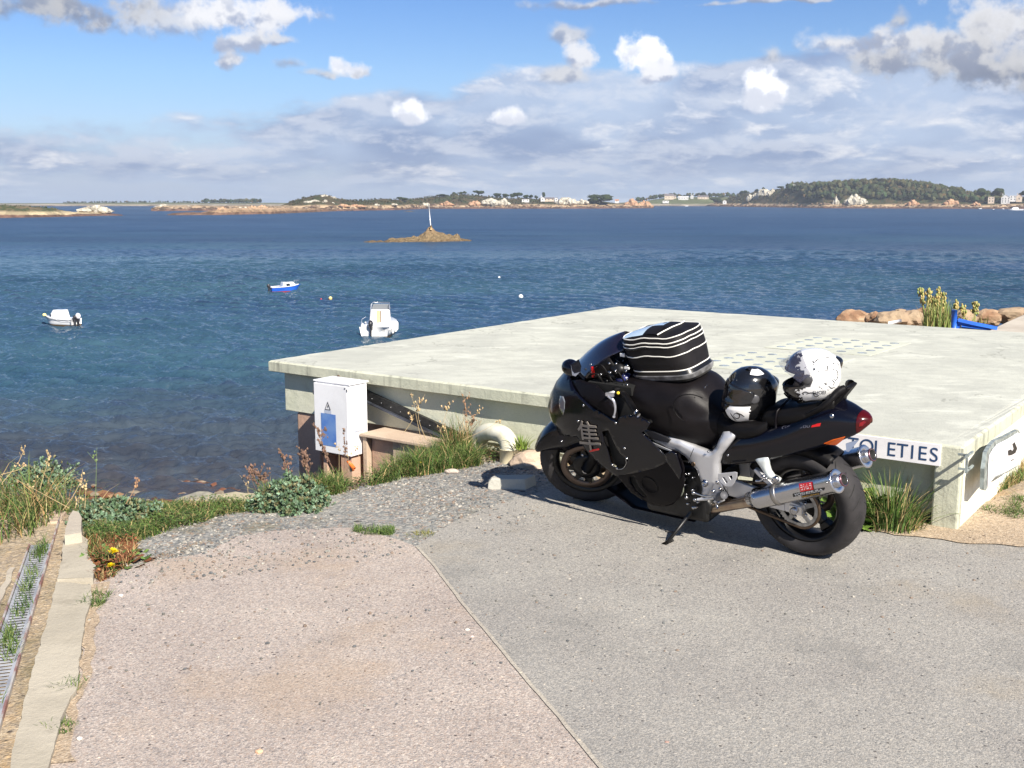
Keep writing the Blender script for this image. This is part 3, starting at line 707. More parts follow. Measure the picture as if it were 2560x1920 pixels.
M_pipe = mat('pipe_white', (.72, .70, .58), .5, col2=(.58, .54, .40), vscale=6, bump=.002, bscale=30)
def c8(x, y): return (1100 + .14467 * x, 1040 + .14467 * y)
dpz = 7.75
pp = [c8(650, 620), c8(665, 470), c8(700, 360), c8(790, 285), c8(930, 275), c8(1090, 330), c8(1180, 450), c8(1205, 620), c8(1205, 800)]
dps = [7.98, 7.98, 7.96, 7.90, 7.82, 7.74, 7.68, 7.65, 7.65]
P = [AT(x, y, d) for (x, y), d in zip(pp, dps)]
def smoothpath(P, k=5):
    out = []
    for i in range(len(P) - 1):
        p0, p1, p2, p3 = P[max(i - 1, 0)], P[i], P[i + 1], P[min(i + 2, len(P) - 1)]
        for j in range(k):
            t = j / k; out.append(.5 * ((2 * p1) + (p2 - p0) * t + (2 * p0 - 5 * p1 + 4 * p2 - p3) * t * t + (3 * p1 - p0 - 3 * p2 + p3) * t ** 3))
    return out + [P[-1]]
P = [P[0] - Vector((0, 0, .25))] + P + [P[-1] - Vector((0, 0, .2))]
pe = empty('drain_pipe', P[-1], 'fat white curved drain pipe elbow rising from the grass', 'pipe')
mb = MB(); mb.tube(smoothpath(P, 6), .066, 20); mb.build('elbow', M_pipe, pe)
mb = MB(); k = P[-2]; mb.tube([k - Vector((0, 0, .10)), k + Vector((0, 0, .10))], .073, 20); mb.build('socket', mat('pipe_cream', (.70, .62, .42), .5, var=.1), pe)
mb = MB(); k = P[1]; mb.tube([k - Vector((0, 0, .08)), k + Vector((0, 0, .03))], .073, 20); mb.build('socket', MATS['pipe_cream'], pe)

mb = MB(); ks = [G(*c8(x, y), .075) for x, y in ((835, 1080), (960, 1010), (1650, 1010), (1470, 1090))]
kb = [Vector((p.x, p.y, -.02)) for p in ks]; c0 = sum(ks, Vector()) / 4
kb = [lerp(Vector((c0.x, c0.y, -.02)), p, 1.06) for p in kb]
mb.hexa(kb, ks) if (ks[1] - ks[0]).cross(ks[2] - ks[0]).z > 0 else mb.hexa(kb[::-1], ks[::-1])
tag(mb.build('kerb_stone', concrete('kerb_conc', (.42, .41, .36), (.50, .48, .42), (.3, .28, .24), .4), bevel=.008), 'pale concrete kerb stone lying in the motorcycle shadow near the front wheel', 'kerb stone')
mb = MB(); c = AT(1331, 1146, 7.55); mb.blob((c.x, c.y, .03), (.16, .11, .09), 3, .2, 1.5, 4); tag(mb.build('rock', M_rough, smooth=False), 'rounded tan rock against the wall behind the front wheel', 'rock')
mb = MB(); c = GD(1132, 1020); c = G(*c8(200, 1000)); mb.blob((c.x, c.y, .02), (.055, .022, .018), 2, .3, 2, 9); tag(mb.build('stone_flake', mat('pale_flake', (.5, .42, .36), .8, var=.2), smooth=False), 'thin pale stone flake on the gravel under the grass tuft', 'stone')

o0 = onplane(*c3(700, 1480), cA + e2 * .05, e2); o1 = onplane(*c3(800, 1610), cA + e2 * .05, e2)
mb = MB(); mb.tube([o0, lerp(o0, o1, .5), o1], [.013, .016, .017], 12); tag(mb.build('conduit_end', mat('orange_plastic', (.75, .17, .03), .5)), 'short orange plastic conduit end under the electric cabinet', 'conduit')

# ------------------------------------------------------------------ concrete strip, drain channel at the left
M_strip = concrete('strip_concrete', (.38, .34, .27), (.45, .405, .325), (.25, .22, .17), .55)
def raised(mb, pts, z0, z1, rag=.0, fr=9):
    ring = []
    for i, p in enumerate(pts):
        q = pts[(i + 1) % len(pts)]; k = max(1, int(math.dist(p, q) / .04))
        for j in range(k):
            a = Vector((lerp(p[0], q[0], j / k), lerp(p[1], q[1], j / k), 0)); ring.append((a.x + noise.fractal(a * fr, 1, 2, 4) * rag, a.y + noise.fractal(a * fr + Vector((3, 3, 3)), 1, 2, 4) * rag))
    vs, fs = fillpoly(ring, step=.12); n = len(vs)
    mb.add([(x, y, z1 + noise.fractal(Vector((x * 4, y * 4, 0)), 1, 2, 3) * .003) for x, y in vs], fs)
    m = len(ring); s_ = 1 if sum(ring[i][0] * ring[(i + 1) % m][1] - ring[(i + 1) % m][0] * ring[i][1] for i in range(m)) > 0 else -1
    mb.add([(x, y, z0) for x, y in ring] + [(x, y, z1) for x, y in ring], [((i, (i + 1) % m, m + (i + 1) % m, m + i) if s_ > 0 else (m + i, m + (i + 1) % m, (i + 1) % m, i)) for i in range(m)])
def gpz(z, *pp): return [tuple(GD(x, y, z)[:2]) for x, y in pp]
L0 = GD(18, 1659, .03); L0b = GD(105, 1659, .03)
ext = Vector((L0.x - .28, L0.y - 1.4)); extb = Vector((L0b.x - .3, L0b.y - 1.4))
mb = MB(); raised(mb, [tuple(ext), tuple(L0[:2])] + gpz(.03, (62, 1480), (92, 1370), (112, 1300), (122, 1256), (196, 1263), (199, 1290), (186, 1330), (174, 1400), (168, 1480), (140, 1530), (122, 1590)) + [tuple(L0b[:2]), tuple(extb)], -.1, .03, .007, 14)
ws = empty('kerb_strip', GD(120, 1400), 'weathered concrete kerb strip running along the drain channel', 'kerb')
mb.build('front_slab', M_strip, ws)
mb = MB(); raised(mb, gpz(.045, (124, 1250), (132, 1210), (138, 1158), (176, 1155), (190, 1165), (188, 1195), (205, 1222), (200, 1248)), -.1, .045, .007, 14); mb.build('rear_slab', M_strip, ws)
M_kerb2 = concrete('kerb_grey', (.40, .35, .29), (.46, .41, .33), (.25, .2, .15), .5)
mb = MB(); raised(mb, gpz(.10, (138, 1157), (148, 1118), (158, 1103), (170, 1106), (176, 1118), (176, 1150)), -.12, .10, .008); tag(mb.build('kerb_end', M_kerb2), 'grey upright kerb end at the top of the drain channel', 'kerb end')
mb = MB(); raised(mb, gpz(.02, (70, 1108), (105, 1098), (142, 1101), (138, 1120), (105, 1125)), -.1, .02, .03); tag(mb.build('cross_kerb', M_rough), 'sandy edge stone crossing behind the drain channel', 'edge stone')

dc = empty('drain_channel', GD(40, 1350), 'galvanised slotted drain channel with weeds along the kerb strip', 'drain channel')
M_galv = mat('galvanised_steel', (.42, .43, .46), .5, metal=.3, var=.18, vscale=12, vrough=.2); M_void = mat('channel_dark', (.035, .03, .028), .95, var=.3); M_rail = mat('rust_rail', (.32, .16, .14), .55, metal=.3, col2=(.55, .52, .48), vscale=9)
pt = lambda x, y, z=.02: Vector(tuple(GD(x, y, z)))
LT, RT, LB, RB_ = pt(70, 1185), pt(132, 1172), pt(-10, 1420), pt(62, 1420)
dl = (LB - LT); ratio = 3.2
def CH(u, v, z=.02):                     # u across 0..1, v along metres from the far end
    ax_ = (pt(8, 1480) - pt(112, 1172)).normalized(); return pt(112, 1172) + ax_ * v + Vector((-ax_.y, ax_.x, 0)) * (-(1 - u) * .16) + Vector((0, 0, z - .02))
ax_ = (pt(13.6, 1514) - pt(113, 1172)).normalized(); lat = Vector((ax_.y, -ax_.x, 0))
if lat.x > 0: lat = -lat
R0 = pt(113, 1172)
wC = (pt(62, 1182) - R0).dot(lat)
def CH(u, v, z=.02): p = R0 + ax_ * v + lat * (wC * (1 - u)); p.z = z; return p
LEN = 5.2
mb = MB(); mb.prism([CH(0, 0, -.15), CH(1, 0, -.15), CH(1, LEN, -.15), CH(0, LEN, -.15)], (0, 0, .02)); mb.prism([CH(.0, 0, -.13), CH(.03, 0, -.13), CH(.03, LEN, -.13), CH(.0, LEN, -.13)], (0, 0, .145)); mb.prism([CH(.97, 0, -.13), CH(1, 0, -.13), CH(1, LEN, -.13), CH(.97, LEN, -.13)], (0, 0, .145)); mb.build('channel_body', M_void, dc)
mb = MB(); v = 0.0
mb.prism([CH(.05, 0, .004), CH(.16, 0, .004), CH(.16, LEN, .004), CH(.05, LEN, .004)], (0, 0, .012)); mb.prism([CH(.84, 0, .004), CH(.95, 0, .004), CH(.95, LEN, .004), CH(.84, LEN, .004)], (0, 0, .012))
mb.prism([CH(.16, 0, .004), CH(.84, 0, .004), CH(.84, .08, .004), CH(.16, .08, .004)], (0, 0, .012))
v = .09
while v < LEN:
    mb.prism([CH(.155, v, .006), CH(.845, v, .006), CH(.845, v + .015, .006), CH(.155, v + .015, .006)], (0, 0, .003)); v += .034
mb.build('grating', M_galv, dc)
for u0, u1 in ((-.04, .03), (.97, 1.04)):
    mb = MB(); mb.prism([CH(u0, -.45 if u0 > .5 else 0, -.02), CH(u1, -.45 if u0 > .5 else 0, -.02), CH(u1, LEN, -.02), CH(u0, LEN, -.02)], (0, 0, .045)); mb.build('edge_rail', M_rail, dc)
mb = MB(); raised(mb, [tuple(CH(-.3, .35)[:2]), tuple(CH(-.55, .35)[:2]), tuple(CH(-.62, 1.5)[:2]), tuple(CH(-.4, 1.5)[:2])], -.1, .012, .01); tag(mb.build('plank', M_kerb2), 'grey weathered plank set in the sand left of the drain', 'plank')

# ------------------------------------------------------------------ beyond the roof on the right: boulders, blue barrier, concrete ramp
M_boul = mat('orange_rock', (.25, .14, .08), .9, col2=(.40, .28, .18), vscale=3, bump=.02, bscale=9); M_boul2 = mat('tan_rock', (.35, .26, .17), .9, col2=(.30, .21, .14), vscale=4, bump=.02, bscale=9)
def c9(x, y): return (2080 + .217 * x, 700 + .217 * y)
for (x, y, w, h, d, lab, mm) in ((260, 430, 190, 105, 17.6, 'long flat brown boulder at the left end of the row beyond the roof', M_boul),
        (500, 450, 120, 85, 17.2, 'brown wedge boulder second in the row beyond the roof', M_boul), (700, 450, 190, 100, 17.0, 'broad tan boulder left of the tall weeds beyond the roof', M_boul2),
        (930, 440, 150, 100, 17.4, 'dull tan boulder just behind the tall weeds', M_boul2), (790, 355, 60, 25, 18.5, 'small pinkish boulder peeping over the broad tan boulder', M_boul2),
        (1040, 380, 100, 70, 18.6, 'dark boulder hidden behind the tall weeds', M_boul), (1520, 440, 150, 90, 18, 'olive brown boulder above the blue barrier', M_boul2),
        (1800, 420, 130, 90, 18.4, 'bright rust orange boulder right of the blue barrier', M_boul), (2090, 400, 190, 95, 18.6, 'large tan boulder with dark hollow at the right end of the row', M_boul2),
        (2350, 380, 160, 80, 18.6, 'boulder at the far right above the concrete ramp', M_boul)):
    c = AT(*c9(x, y), d); k = d / FPX * .217
    mb = MB(); mb.blob((c.x, c.y, c.z - h * k * .15), (w * k, w * k * .7, h * k), 3, .3, 1.4, x * .01, flat=.7); tag(mb.build('boulder', mm, smooth=False), lab, 'boulder', 'boulders beyond the roof')
M_bl = mat('blue_paint', (.02, .11, .50), .4, var=.15)
bb = empty('blue_barrier', AT(*c9(1420, 540), 13), 'blue painted metal barrier with short post beyond the roof corner', 'barrier')
def B9(x, y, d=13.6): return AT(*c9(x, y), d)
mb = MB(); mb.tube([B9(1412, 345), B9(1405, 620)], .034, 8); mb.build('post', M_bl, bb)
mb = MB(); mb.hexa([B9(1440, 570), B9(1480, 570), B9(1480, 570) + Vector((0, .05, 0)), B9(1440, 570) + Vector((0, .05, 0))], [B9(1440, 460), B9(1480, 460), B9(1480, 460) + Vector((0, .05, 0)), B9(1440, 460) + Vector((0, .05, 0))]); mb.build('upright', M_bl, bb)
mb = MB(); mb.tube([B9(1450, 475), B9(1620, 515), B9(1800, 550), B9(1900, 572)], .036, 4); mb.build('rail', M_bl, bb)
mb = MB(); mb.tube([B9(1490, 535), B9(1650, 556), B9(1780, 570)], .022, 4); mb.build('lower_rail', M_bl, bb)
mb = MB(); mb.tube([B9(650, 500, 15.2), B9(740, 482, 15.2), B9(802, 468, 15.2)], .022, 10); tag(mb.build('white_tube', mat('white_plastic', (.8, .8, .82), .4)), 'short white plastic tube lying before the boulders', 'tube')
M_ramp = concrete('ramp_concrete', (.42, .37, .31), (.5, .45, .38), (.3, .26, .22), .4)
mb = MB(); rp_ = [B9(1780, 600, 13.3), B9(2030, 480, 14.5), B9(2240, 385, 16.5), B9(2700, 200, 19), B9(2700, 700, 13)]
mb.prism([Vector((p.x, p.y, p.z)) for p in rp_][::-1], (0, 0, -.5)); tag(mb.build('concrete_ramp', M_ramp), 'sloping concrete ramp edge at the far right beyond the roof', 'ramp')
# ================================================================== motorcycle
BO = Vector((1.60, 5.60, 0.011)); TH, LEAN, STEER = R(138.2), R(12), R(30)
bh = Vector((cos(TH), sin(TH), 0)); bl0 = Vector((-sin(TH), cos(TH), 0)); bz = Vector((0, 0, 1))
bl = bl0 * cos(LEAN) - bz * sin(LEAN); bu = bz * cos(LEAN) + bl0 * sin(LEAN)
BM = Matrix.Translation(BO) @ Matrix((bh, bl, bu)).transposed().to_4x4()
BMI = BM.inverted()
def U(px, py, Y):
    p = onplane(px, py, BO + bl * Y, bl); q = BMI @ p; return q.x, q.z
def a1(x, y): return (1300 + .3737 * x, 780 + .3737 * y)      # crop helpers: front half of the machine
def a2(x, y): return (1700 + .3437 * x, 850 + .3437 * y)      # rear half
def a4(x, y): return (1680 + .16279 * x, 1100 + .16279 * y)
def L(q, Y): x, z = U(*q, Y); return Vector((x, Y, z))
bike = empty('motorcycle', (0, 0, 0), 'black faired sports motorcycle leaning on its side stand by the roof edge', 'motorcycle', mw=BM)
bike['wl'] = (0, 0, 0)
M_gloss = mat('black_lacquer', (.0025, .0025, .006), .17, spec=.42)
M_semi = mat('dark_grey_fairing', (.0065, .0055, .007), .34, spec=.10)
M_blk = mat('black_plastic', (.006, .0055, .006), .5, var=.3, vscale=30, spec=.15); M_int = mat('black_interior', (.004, .004, .004), .8)
M_leather = mat('black_leather', (.0075, .0062, .007), .42, bump=.0008, bscale=220, spec=.16, var=.2, vscale=6); M_seatv = mat('seat_vinyl', (.006, .0055, .006), .5, spec=.15, bump=.0006, bscale=300)
M_tyre = mat('tyre_rubber', (.018, .016, .017), .75, var=.25, vscale=14); M_rimb = mat('rim_black', (.007, .007, .008), .3, spec=.3)
M_alu = mat('frame_silver', (.60, .60, .62), .38, metal=.5, vrough=.12, vscale=3); M_steel = mat('polished_steel', (.62, .62, .64), .22, metal=1.0, vrough=.08, vscale=5)
M_can = mat('silencer_metal', (.50, .50, .52), .24, metal=1.0, vrough=.1, vscale=3); M_pipe2 = mat('header_pipe', (.42, .34, .26), .3, metal=1.0, col2=(.30, .22, .18), vscale=8)
M_disc = mat('brake_disc', (.13, .095, .075), .45, metal=.6); M_bolt = mat('bright_bolt', (.42, .42, .44), .2, metal=1.0)
M_red = mat('red_lens', (.055, .002, .003), .2, spec=.4); M_redp = mat('red_paint', (.55, .01, .01), .35); M_orange = mat('orange_lens', (.65, .11, .01), .2, coat=.6)
M_screen = mat('smoked_screen', (.012, .010, .022), .06, coat=1.0, alpha=.88); M_kanji = mat('dull_emblem', (.27, .235, .20), .5); M_engine = mat('engine_black', (.015, .015, .016), .4, metal=.3, var=.3)
M_chain = mat('chain_metal', (.13, .09, .06), .5, metal=.8); M_gold = mat('brass_fitting', (.55, .33, .12), .35, metal=.9)

def bput(mb, name, m, parent=bike, **k): return mb.build(name, m, parent, loc=(0, 0, 0), **k)

# ---- steering transform
AXA = Vector((1.485 + .098, 0, 0)); AXD = Vector((-sin(R(24)), 0, cos(R(24))))
def ST(p):
    v = Vector(p) - AXA; c, s = cos(STEER), sin(STEER); return AXA + v * c + AXD.cross(v) * s + AXD * v.dot(AXD) * (1 - c)
def steer(mb): mb.v = [tuple(ST(v)) for v in mb.v]; return mb

def wheel(cx, cz, Rt, wt, rim_r, xf, spoke0, discs, nm, wr):
    C = Vector((cx, 0, cz)); Y = (0, 1, 0)
    f = steer if xf else (lambda m: m)
    # rim: barrel + hub + three broad spokes
    mb = MB(); ro, ri = rim_r + .006, rim_r - .030
    mb.lathe([(ro, -wr), (ro + .004, -wr + .008), (ro - .014, -wr + .014), (ri, -wr * .55), (ri, wr * .55), (ro - .014, wr - .014), (ro + .004, wr - .008), (ro, wr), (ro - .022, wr - .004), (ri - .008, wr * .5), (ri - .008, -wr * .5), (ro - .022, -wr + .004), (ro, -wr)], C, Y, 56)
    mb.lathe([(.0, -.055), (.042, -.055), (.042, .055), (0, .055)], C, Y, 24)
    for k in range(3):
        a = spoke0 + k * 2 * pi / 3; d = Vector((cos(a), 0, sin(a))); n = Vector((-sin(a), 0, cos(a)))
        def q(r, w, y): return C + d * r + n * w + Vector((0, y, 0))
        secs = [(.03, .036, .040), (.08, .026, .030), (.14, .021, .022), (ri - .01, .036, .024)]
        for i in range(3):
            (r0, w0, y0), (r1, w1, y1) = secs[i], secs[i + 1]
            mb.hexa([q(r0, -w0, -y0), q(r0, w0, -y0), q(r0, w0, y0), q(r0, -w0, y0)], [q(r1, -w1, -y1), q(r1, w1, -y1), q(r1, w1, y1), q(r1, -w1, y1)])
    rim = bput(f(mb), nm, M_rimb, bevel=.004, seg=1)
    mb = MB(); prof = []
    for i in range(23):                       # round shouldered tyre section
        t = -1.22 + 2.44 * i / 22
        y = wt * sin(t * 1.25) if abs(t) < 1.22 else wt * .98 * (1 if t > 0 else -1)
        prof.append(None)
    h = Rt - rim_r
    prof = [(rim_r - .004, -wt * .80), (rim_r + h * .18, -wt * .95), (rim_r + h * .42, -wt), (rim_r + h * .62, -wt * .93), (rim_r + h * .80, -wt * .72), (rim_r + h * .93, -wt * .42), (Rt, 0),
            (rim_r + h * .93, wt * .42), (rim_r + h * .80, wt * .72), (rim_r + h * .62, wt * .93), (rim_r + h * .42, wt), (rim_r + h * .18, wt * .95), (rim_r - .004, wt * .80)]
    sp = smoothpath([Vector((r, y, 0)) for r, y in prof], 3); prof = [(v.x, v.y) for v in sp]
    mb.lathe(prof, C, Y, 90)
    # tread grooves as thin dark inlays in the tyre
    mb.mi = 1
    for k in range(26):
        a = k * 2 * pi / 26
        for s_ in (-1, 1):
            pts = []
            for i in range(6):
                u = .18 + .60 * i / 5; y = s_ * wt * u; rr = rim_r + h * np.interp(u, [0, .42, .72, .93, 1], [1.0, .93, .80, .62, .42]) + .0007
                aa = a + i * .03 + (0 if s_ > 0 else .12); pts.append(C + Vector((cos(aa) * rr, y, sin(aa) * rr)))
            mb.tube(pts, .0026, 4, cap=False)
    bput(f(mb), 'tyre', [M_tyre, M_int], rim)
    return rim, C, f

# rear wheel
rw, RC, _f = wheel(0, .311, .311, .095, .216, False, R(112), 0, 'rear_wheel', .070)
mb = MB(); mb.lathe([(.074, -.003), (.112, -.003), (.112, .003), (.074, .003), (.074, -.003)], RC + Vector((0, -.085, 0)), (0, 1, 0), 40); bput(mb, 'brake_disc', M_disc, rw)
mb = MB(); teeth = [((.113 if i % 2 else .121), -.004) for i in range(2)]
yS = .098
ring = [RC + Vector((cos(2 * pi * i / 84) * (.122 if i % 2 else .114), yS, sin(2 * pi * i / 84) * (.122 if i % 2 else .114))) for i in range(84)]
for i in range(84):
    j = (i + 1) % 84; a_, b_ = ring[i], ring[j]; ia, ib = [RC + Vector((cos(2 * pi * q_ / 84) * .092, yS, sin(2 * pi * q_ / 84) * .092)) for q_ in (i, i + 1)]; mb.prism([ia, ib, b_, a_], (0, .006, 0))
for i in range(5):
    a_ = i * 2 * pi / 5 + .3; d0_ = Vector((cos(a_), 0, sin(a_))); n0_ = Vector((-sin(a_), 0, cos(a_))); c0_ = RC + Vector((0, yS, 0)); mb.prism([c0_ + d0_ * .03 - n0_ * .016, c0_ + d0_ * .03 + n0_ * .016, c0_ + d0_ * .094 + n0_ * .010, c0_ + d0_ * .094 - n0_ * .010], (0, .007, 0))
mb.lathe([(.012, .012), (.034, .012), (.045, .004), (.045, -.02)], RC + Vector((0, yS, 0)), (0, 1, 0), 32)
bput(mb, 'sprocket', mat('sprocket_steel', (.30, .30, .30), .4, metal=.8, var=.3, vscale=20), rw)
for k in range(5):
    a = k * 2 * pi / 5; mb = MB(); mb.lathe([(.008, 0), (.008, .012), (.003, .014), (0.0005, .014)], RC + Vector((cos(a) * .055, yS + .007, sin(a) * .055)), (0, 1, 0), 8); bput(mb, 'sprocket_nut', M_bolt, rw)
# chain run
mb = MB(); c0 = Vector((.50, yS + .003, .335)); r0, r1 = .118, .045
path = [RC + Vector((cos(t) * r0, yS + .003, sin(t) * r0)) for t in np.linspace(R(95), R(265), 16)]
path += [c0 + Vector((cos(t) * r1, 0, sin(t) * r1)) for t in np.linspace(R(-90), R(90), 8)]; path.append(path[0]); mb.tube(path, .0085, 6, cap=False); bput(mb, 'chain', M_chain)

# swing arm
for s in (1, -1):
    mb = MB(); P = [Vector((.55, s * .10, .37)), Vector((.40, s * .125, .365)), Vector((.2, s * .128, .345)), Vector((.06, s * .126, .325)), Vector((-.035, s * .124, .311))]
    hs = [.05, .052, .045, .036, .026]
    for i in range(4):
        a, b = P[i], P[i + 1]; w = Vector((0, .013, 0)); 
        mb.hexa([a - w - bz * hs[i], a + w - bz * hs[i], a + w + bz * hs[i], a - w + bz * hs[i]], [b - w - bz * hs[i + 1], b + w - bz * hs[i + 1], b + w + bz * hs[i + 1], b - w + bz * hs[i + 1]])
    sa = bput(mb, 'swing_arm', M_alu, bevel=.006)
    mb = MB(); mb.box((-.005, s * .142, .311), (.07, .006, .05)); bput(mb, 'axle_adjuster', M_steel, sa, bevel=.002)
    mb = MB(); mb.lathe([(.020, 0), (.020, .014), (.013, .018), (0.001, .018)], (0, s * .145, .311), (0, s, 0), 16); bput(mb, 'axle_nut', M_bolt, sa)
mb = MB(); mb.box((.50, 0, .37), (.09, .2, .10)); bput(mb, 'pivot_tube', M_blk, bevel=.01)
# caliper with bracket, visible through the wheel
mb = MB(); mb.box((.075, .075, .245), (.05, .03, .1)); bput(mb, 'brake_caliper', M_blk, bevel=.006)
# rear hugger
def arcshell(C, r, w, t0, t1, skirt, n=30, f=lambda v: v, taper=0.0):
    mb = MB(); prof = [(r - skirt, -w), (r - skirt * .3, -w), (r - .006, -w * .86), (r + .002, -w * .5), (r + .006, 0), (r + .002, w * .5), (r - .006, w * .86), (r - skirt * .3, w), (r - skirt, w)]
    def fn(u, v):
        i = v * (len(prof) - 1); k = min(int(i), len(prof) - 2); a, b = prof[k], prof[k + 1]; t = i - k
        rr, y = lerp(a[0], b[0], t), lerp(a[1], b[1], t); th = lerp(t0, t1, u)
        return f(C + Vector((cos(th) * rr, y, sin(th) * rr)))
    mb.grid(fn, n, len(prof) - 1); return mb
bput(arcshell(RC, .338, .075, R(30), R(124), .06), 'rear_hugger', M_blk, solid=.004)

# ---- front wheel, brakes, fork, fender (all turned with the bars)
fw, FC, fs_ = wheel(1.462, .288, .300, .060, .216, True, R(40), 0, 'front_wheel', .046)
for s in (1, -1):
    mb = MB(); mb.lathe([(.118, -.0025), (.160, -.0025), (.160, .0025), (.118, .0025), (.118, -.0025)], FC + Vector((0, s * .066, 0)), (0, 1, 0), 56); d = bput(steer(mb), 'brake_disc', M_disc, fw)
    mb = MB()
    for k in range(8):
        a = k * pi / 4; dd_ = Vector((cos(a), 0, sin(a))); nn_ = Vector((-sin(a), 0, cos(a))); c = FC + Vector((0, s * .067, 0))
        mb.prism([c + dd_ * .07 - nn_ * .024, c + dd_ * .07 + nn_ * .024, c + dd_ * .123 + nn_ * .010, c + dd_ * .123 - nn_ * .010], (0, s * .004, 0))
    mb.lathe([(.0, .0), (.088, .0), (.088, .005 * s), (.05, .009 * s), (0, .009 * s)], FC + Vector((0, s * .066, 0)), (0, 1, 0), 24); bput(steer(mb), 'disc_carrier', M_rimb, d)
    mb = MB()
    for k in range(8):
        a = k * pi / 4; mb.lathe([(.0065, 0), (.0065, .003), (0.0005, .0035)], FC + Vector((cos(a) * .121, s * .0695, sin(a) * .121)), (0, s, 0), 8)
    bput(steer(mb), 'disc_rivets', M_chain, d)
    mb = MB(); mb.lathe([(.021, 0), (.021, .012), (.016, .014), (.012, .014), (.012, .006), (0.001, .006)], FC + Vector((0, s * .105, 0)), (0, s, 0), 20); bput(steer(mb), 'axle_end', M_bolt, fw)
    # fork leg
    top = FC + AXD * .66 + Vector((-.035, 0, 0)); base = FC + Vector((0, 0, .0))
    mb = MB(); yy = Vector((0, s * .10, 0))
    off = Vector((-.03, 0, .01))
    mb.tube([base + yy, base + yy + AXD * .06 + off, base + yy + AXD * .16 + off], [.034, .032, .03], 16)
    mb.tube([base + yy + AXD * .16 + off, base + yy + AXD * .30 + off], .0215, 16); mb.tube([base + yy + AXD * .28 + off, base + yy + AXD * .70 + off], .027, 16)
    fl = bput(steer(mb), 'fork_leg', M_blk)
    mb = MB(); mb.box(FC + Vector((-.125, s * .082, .075)), (.055, .05, .12), Matrix.Rotation(R(-35), 3, 'Y')); cal = bput(steer(mb), 'brake_caliper', M_blk, fl, bevel=.01)
    for k in (-1, 1):
        mb = MB(); mb.lathe([(.009, 0), (.009, .006), (0.0005, .007)], FC + Vector((-.125 + k * .012, s * .107, .075 + k * .035)), (0, s, 0), 10); bput(steer(mb), 'caliper_bolt', M_bolt, cal)
# fender with deep side skirts
mb = MB(); FR = .322
angs = np.linspace(R(24), R(155), 34)
def fender_pt(th, v):
    prof = [(-1, -.078), (-.55, -.080), (0, -.074), (.006, -.055), (.012, -.02), (.013, 0), (.012, .02), (.006, .055), (0, .074), (-.55, .080), (-1, .078)]
    i = v * 10; k = min(int(i), 9); t = i - k; a, b = prof[k], prof[k + 1]; y = lerp(a[1], b[1], t); e = lerp(a[0], b[0], t)
    wtap = .62 + .38 * min(1, max(0, (th - R(24)) / R(35))) ** .6
    chord = FR - .150 * sin(min(1, (th - R(24)) / R(40)) * pi / 2) if th < R(64) else FR - .150
    depth = (FR - chord) + .012
    r = FR + (e if e > 0 else e * depth)
    return ST(FC + Vector((cos(th) * r, y * wtap, sin(th) * r)))
mb.grid(lambda u, v: fender_pt(lerp(R(24), R(150), u), v), 36, 10); bput(mb, 'front_fender', M_gloss, solid=.004)
for s in (1,):
    for (r, a) in ((.235, 62), (.24, 120)):
        mb = MB(); mb.lathe([(.007, 0), (.007, .003), (0.0005, .005)], FC + Vector((cos(R(a)) * r, .082, sin(R(a)) * r)), (0, 1, 0), 10); bput(steer(mb), 'fender_bolt', M_bolt)

# ---- fairing surface (a along the flank in metres, Z height)
XC, LF = 1.05, .75
def Xn(Z): return interp([0, .3, .5, .55, .609, .667, .75, .835, .90, .94, .98, 1.05], [1.50, 1.55, 1.60, 1.63, 1.650, 1.655, 1.62, 1.56, 1.49, 1.43, 1.37, 1.28], Z)
def bZ(Z): return interp([.05, .08, .12, .18, .25, .35, .45, .6, .72, .82, .90, .96, 1.02], [.02, .09, .155, .20, .225, .25, .268, .285, .292, .28, .25, .215, .18], Z)
def SF_(a, Z, off=0.0):
    b = bZ(Z)
    if a <= 0: return Vector((XC + a, b + off, Z))
    g = min(a / LF, 1) * pi / 2; X = XC + (Xn(Z) - XC) * sin(g); Y = b * max(cos(g), 0) ** .75
    return Vector((X + off * sin(g), Y + off * cos(g), Z))
def inv(px, py):
    Y = .2; a = 0; Z = .5
    for _ in range(50):
        X, Z = U(px, py, Y); b = bZ(Z)
        if X <= XC: a, Yn = X - XC, b
        else:
            s = min(1, (X - XC) / (Xn(Z) - XC)); g = asin(s); a = g * LF * 2 / pi; Yn = b * max(cos(g), 0) ** .75
        Y = Y * .6 + Yn * .4
    return (a, Z)
def fairsheet(name, outer, holes=(), m=M_gloss, off=0.0, both=True, solid=.006, step=.03, parent=bike, dish=None, join=False):
    vs, fs = fillpoly(outer, holes, step); mb = MB(); mb.smooth = True; o = None
    def orient(f, V):
        nn = (V[f[1]] - V[f[0]]).cross(V[f[2]] - V[f[0]]); c = sum((V[i] for i in f), Vector()) / len(f)
        return f if nn.dot(Vector((c.x - .9, c.y * 3 if abs(c.y) > .01 else 0, 0))) > 0 else f[::-1]
    for s in ((1, -1) if both else (1,)):
        A = [SF_(a, Z, off + (dish(a, Z) if dish else 0)) for a, Z in vs]; A = [Vector((p.x, p.y * s, p.z)) for p in A]
        mb.add(A, [orient(f, A) for f in fs])
        if not join: q = bput(mb, name, m, parent, solid=solid); o = o or q; mb = MB(); mb.smooth = True
    return bput(mb, name, m, parent, solid=solid, weld=True) if join else o
def I1(*pp): return [inv(*a1(x, y)) for x, y in pp]

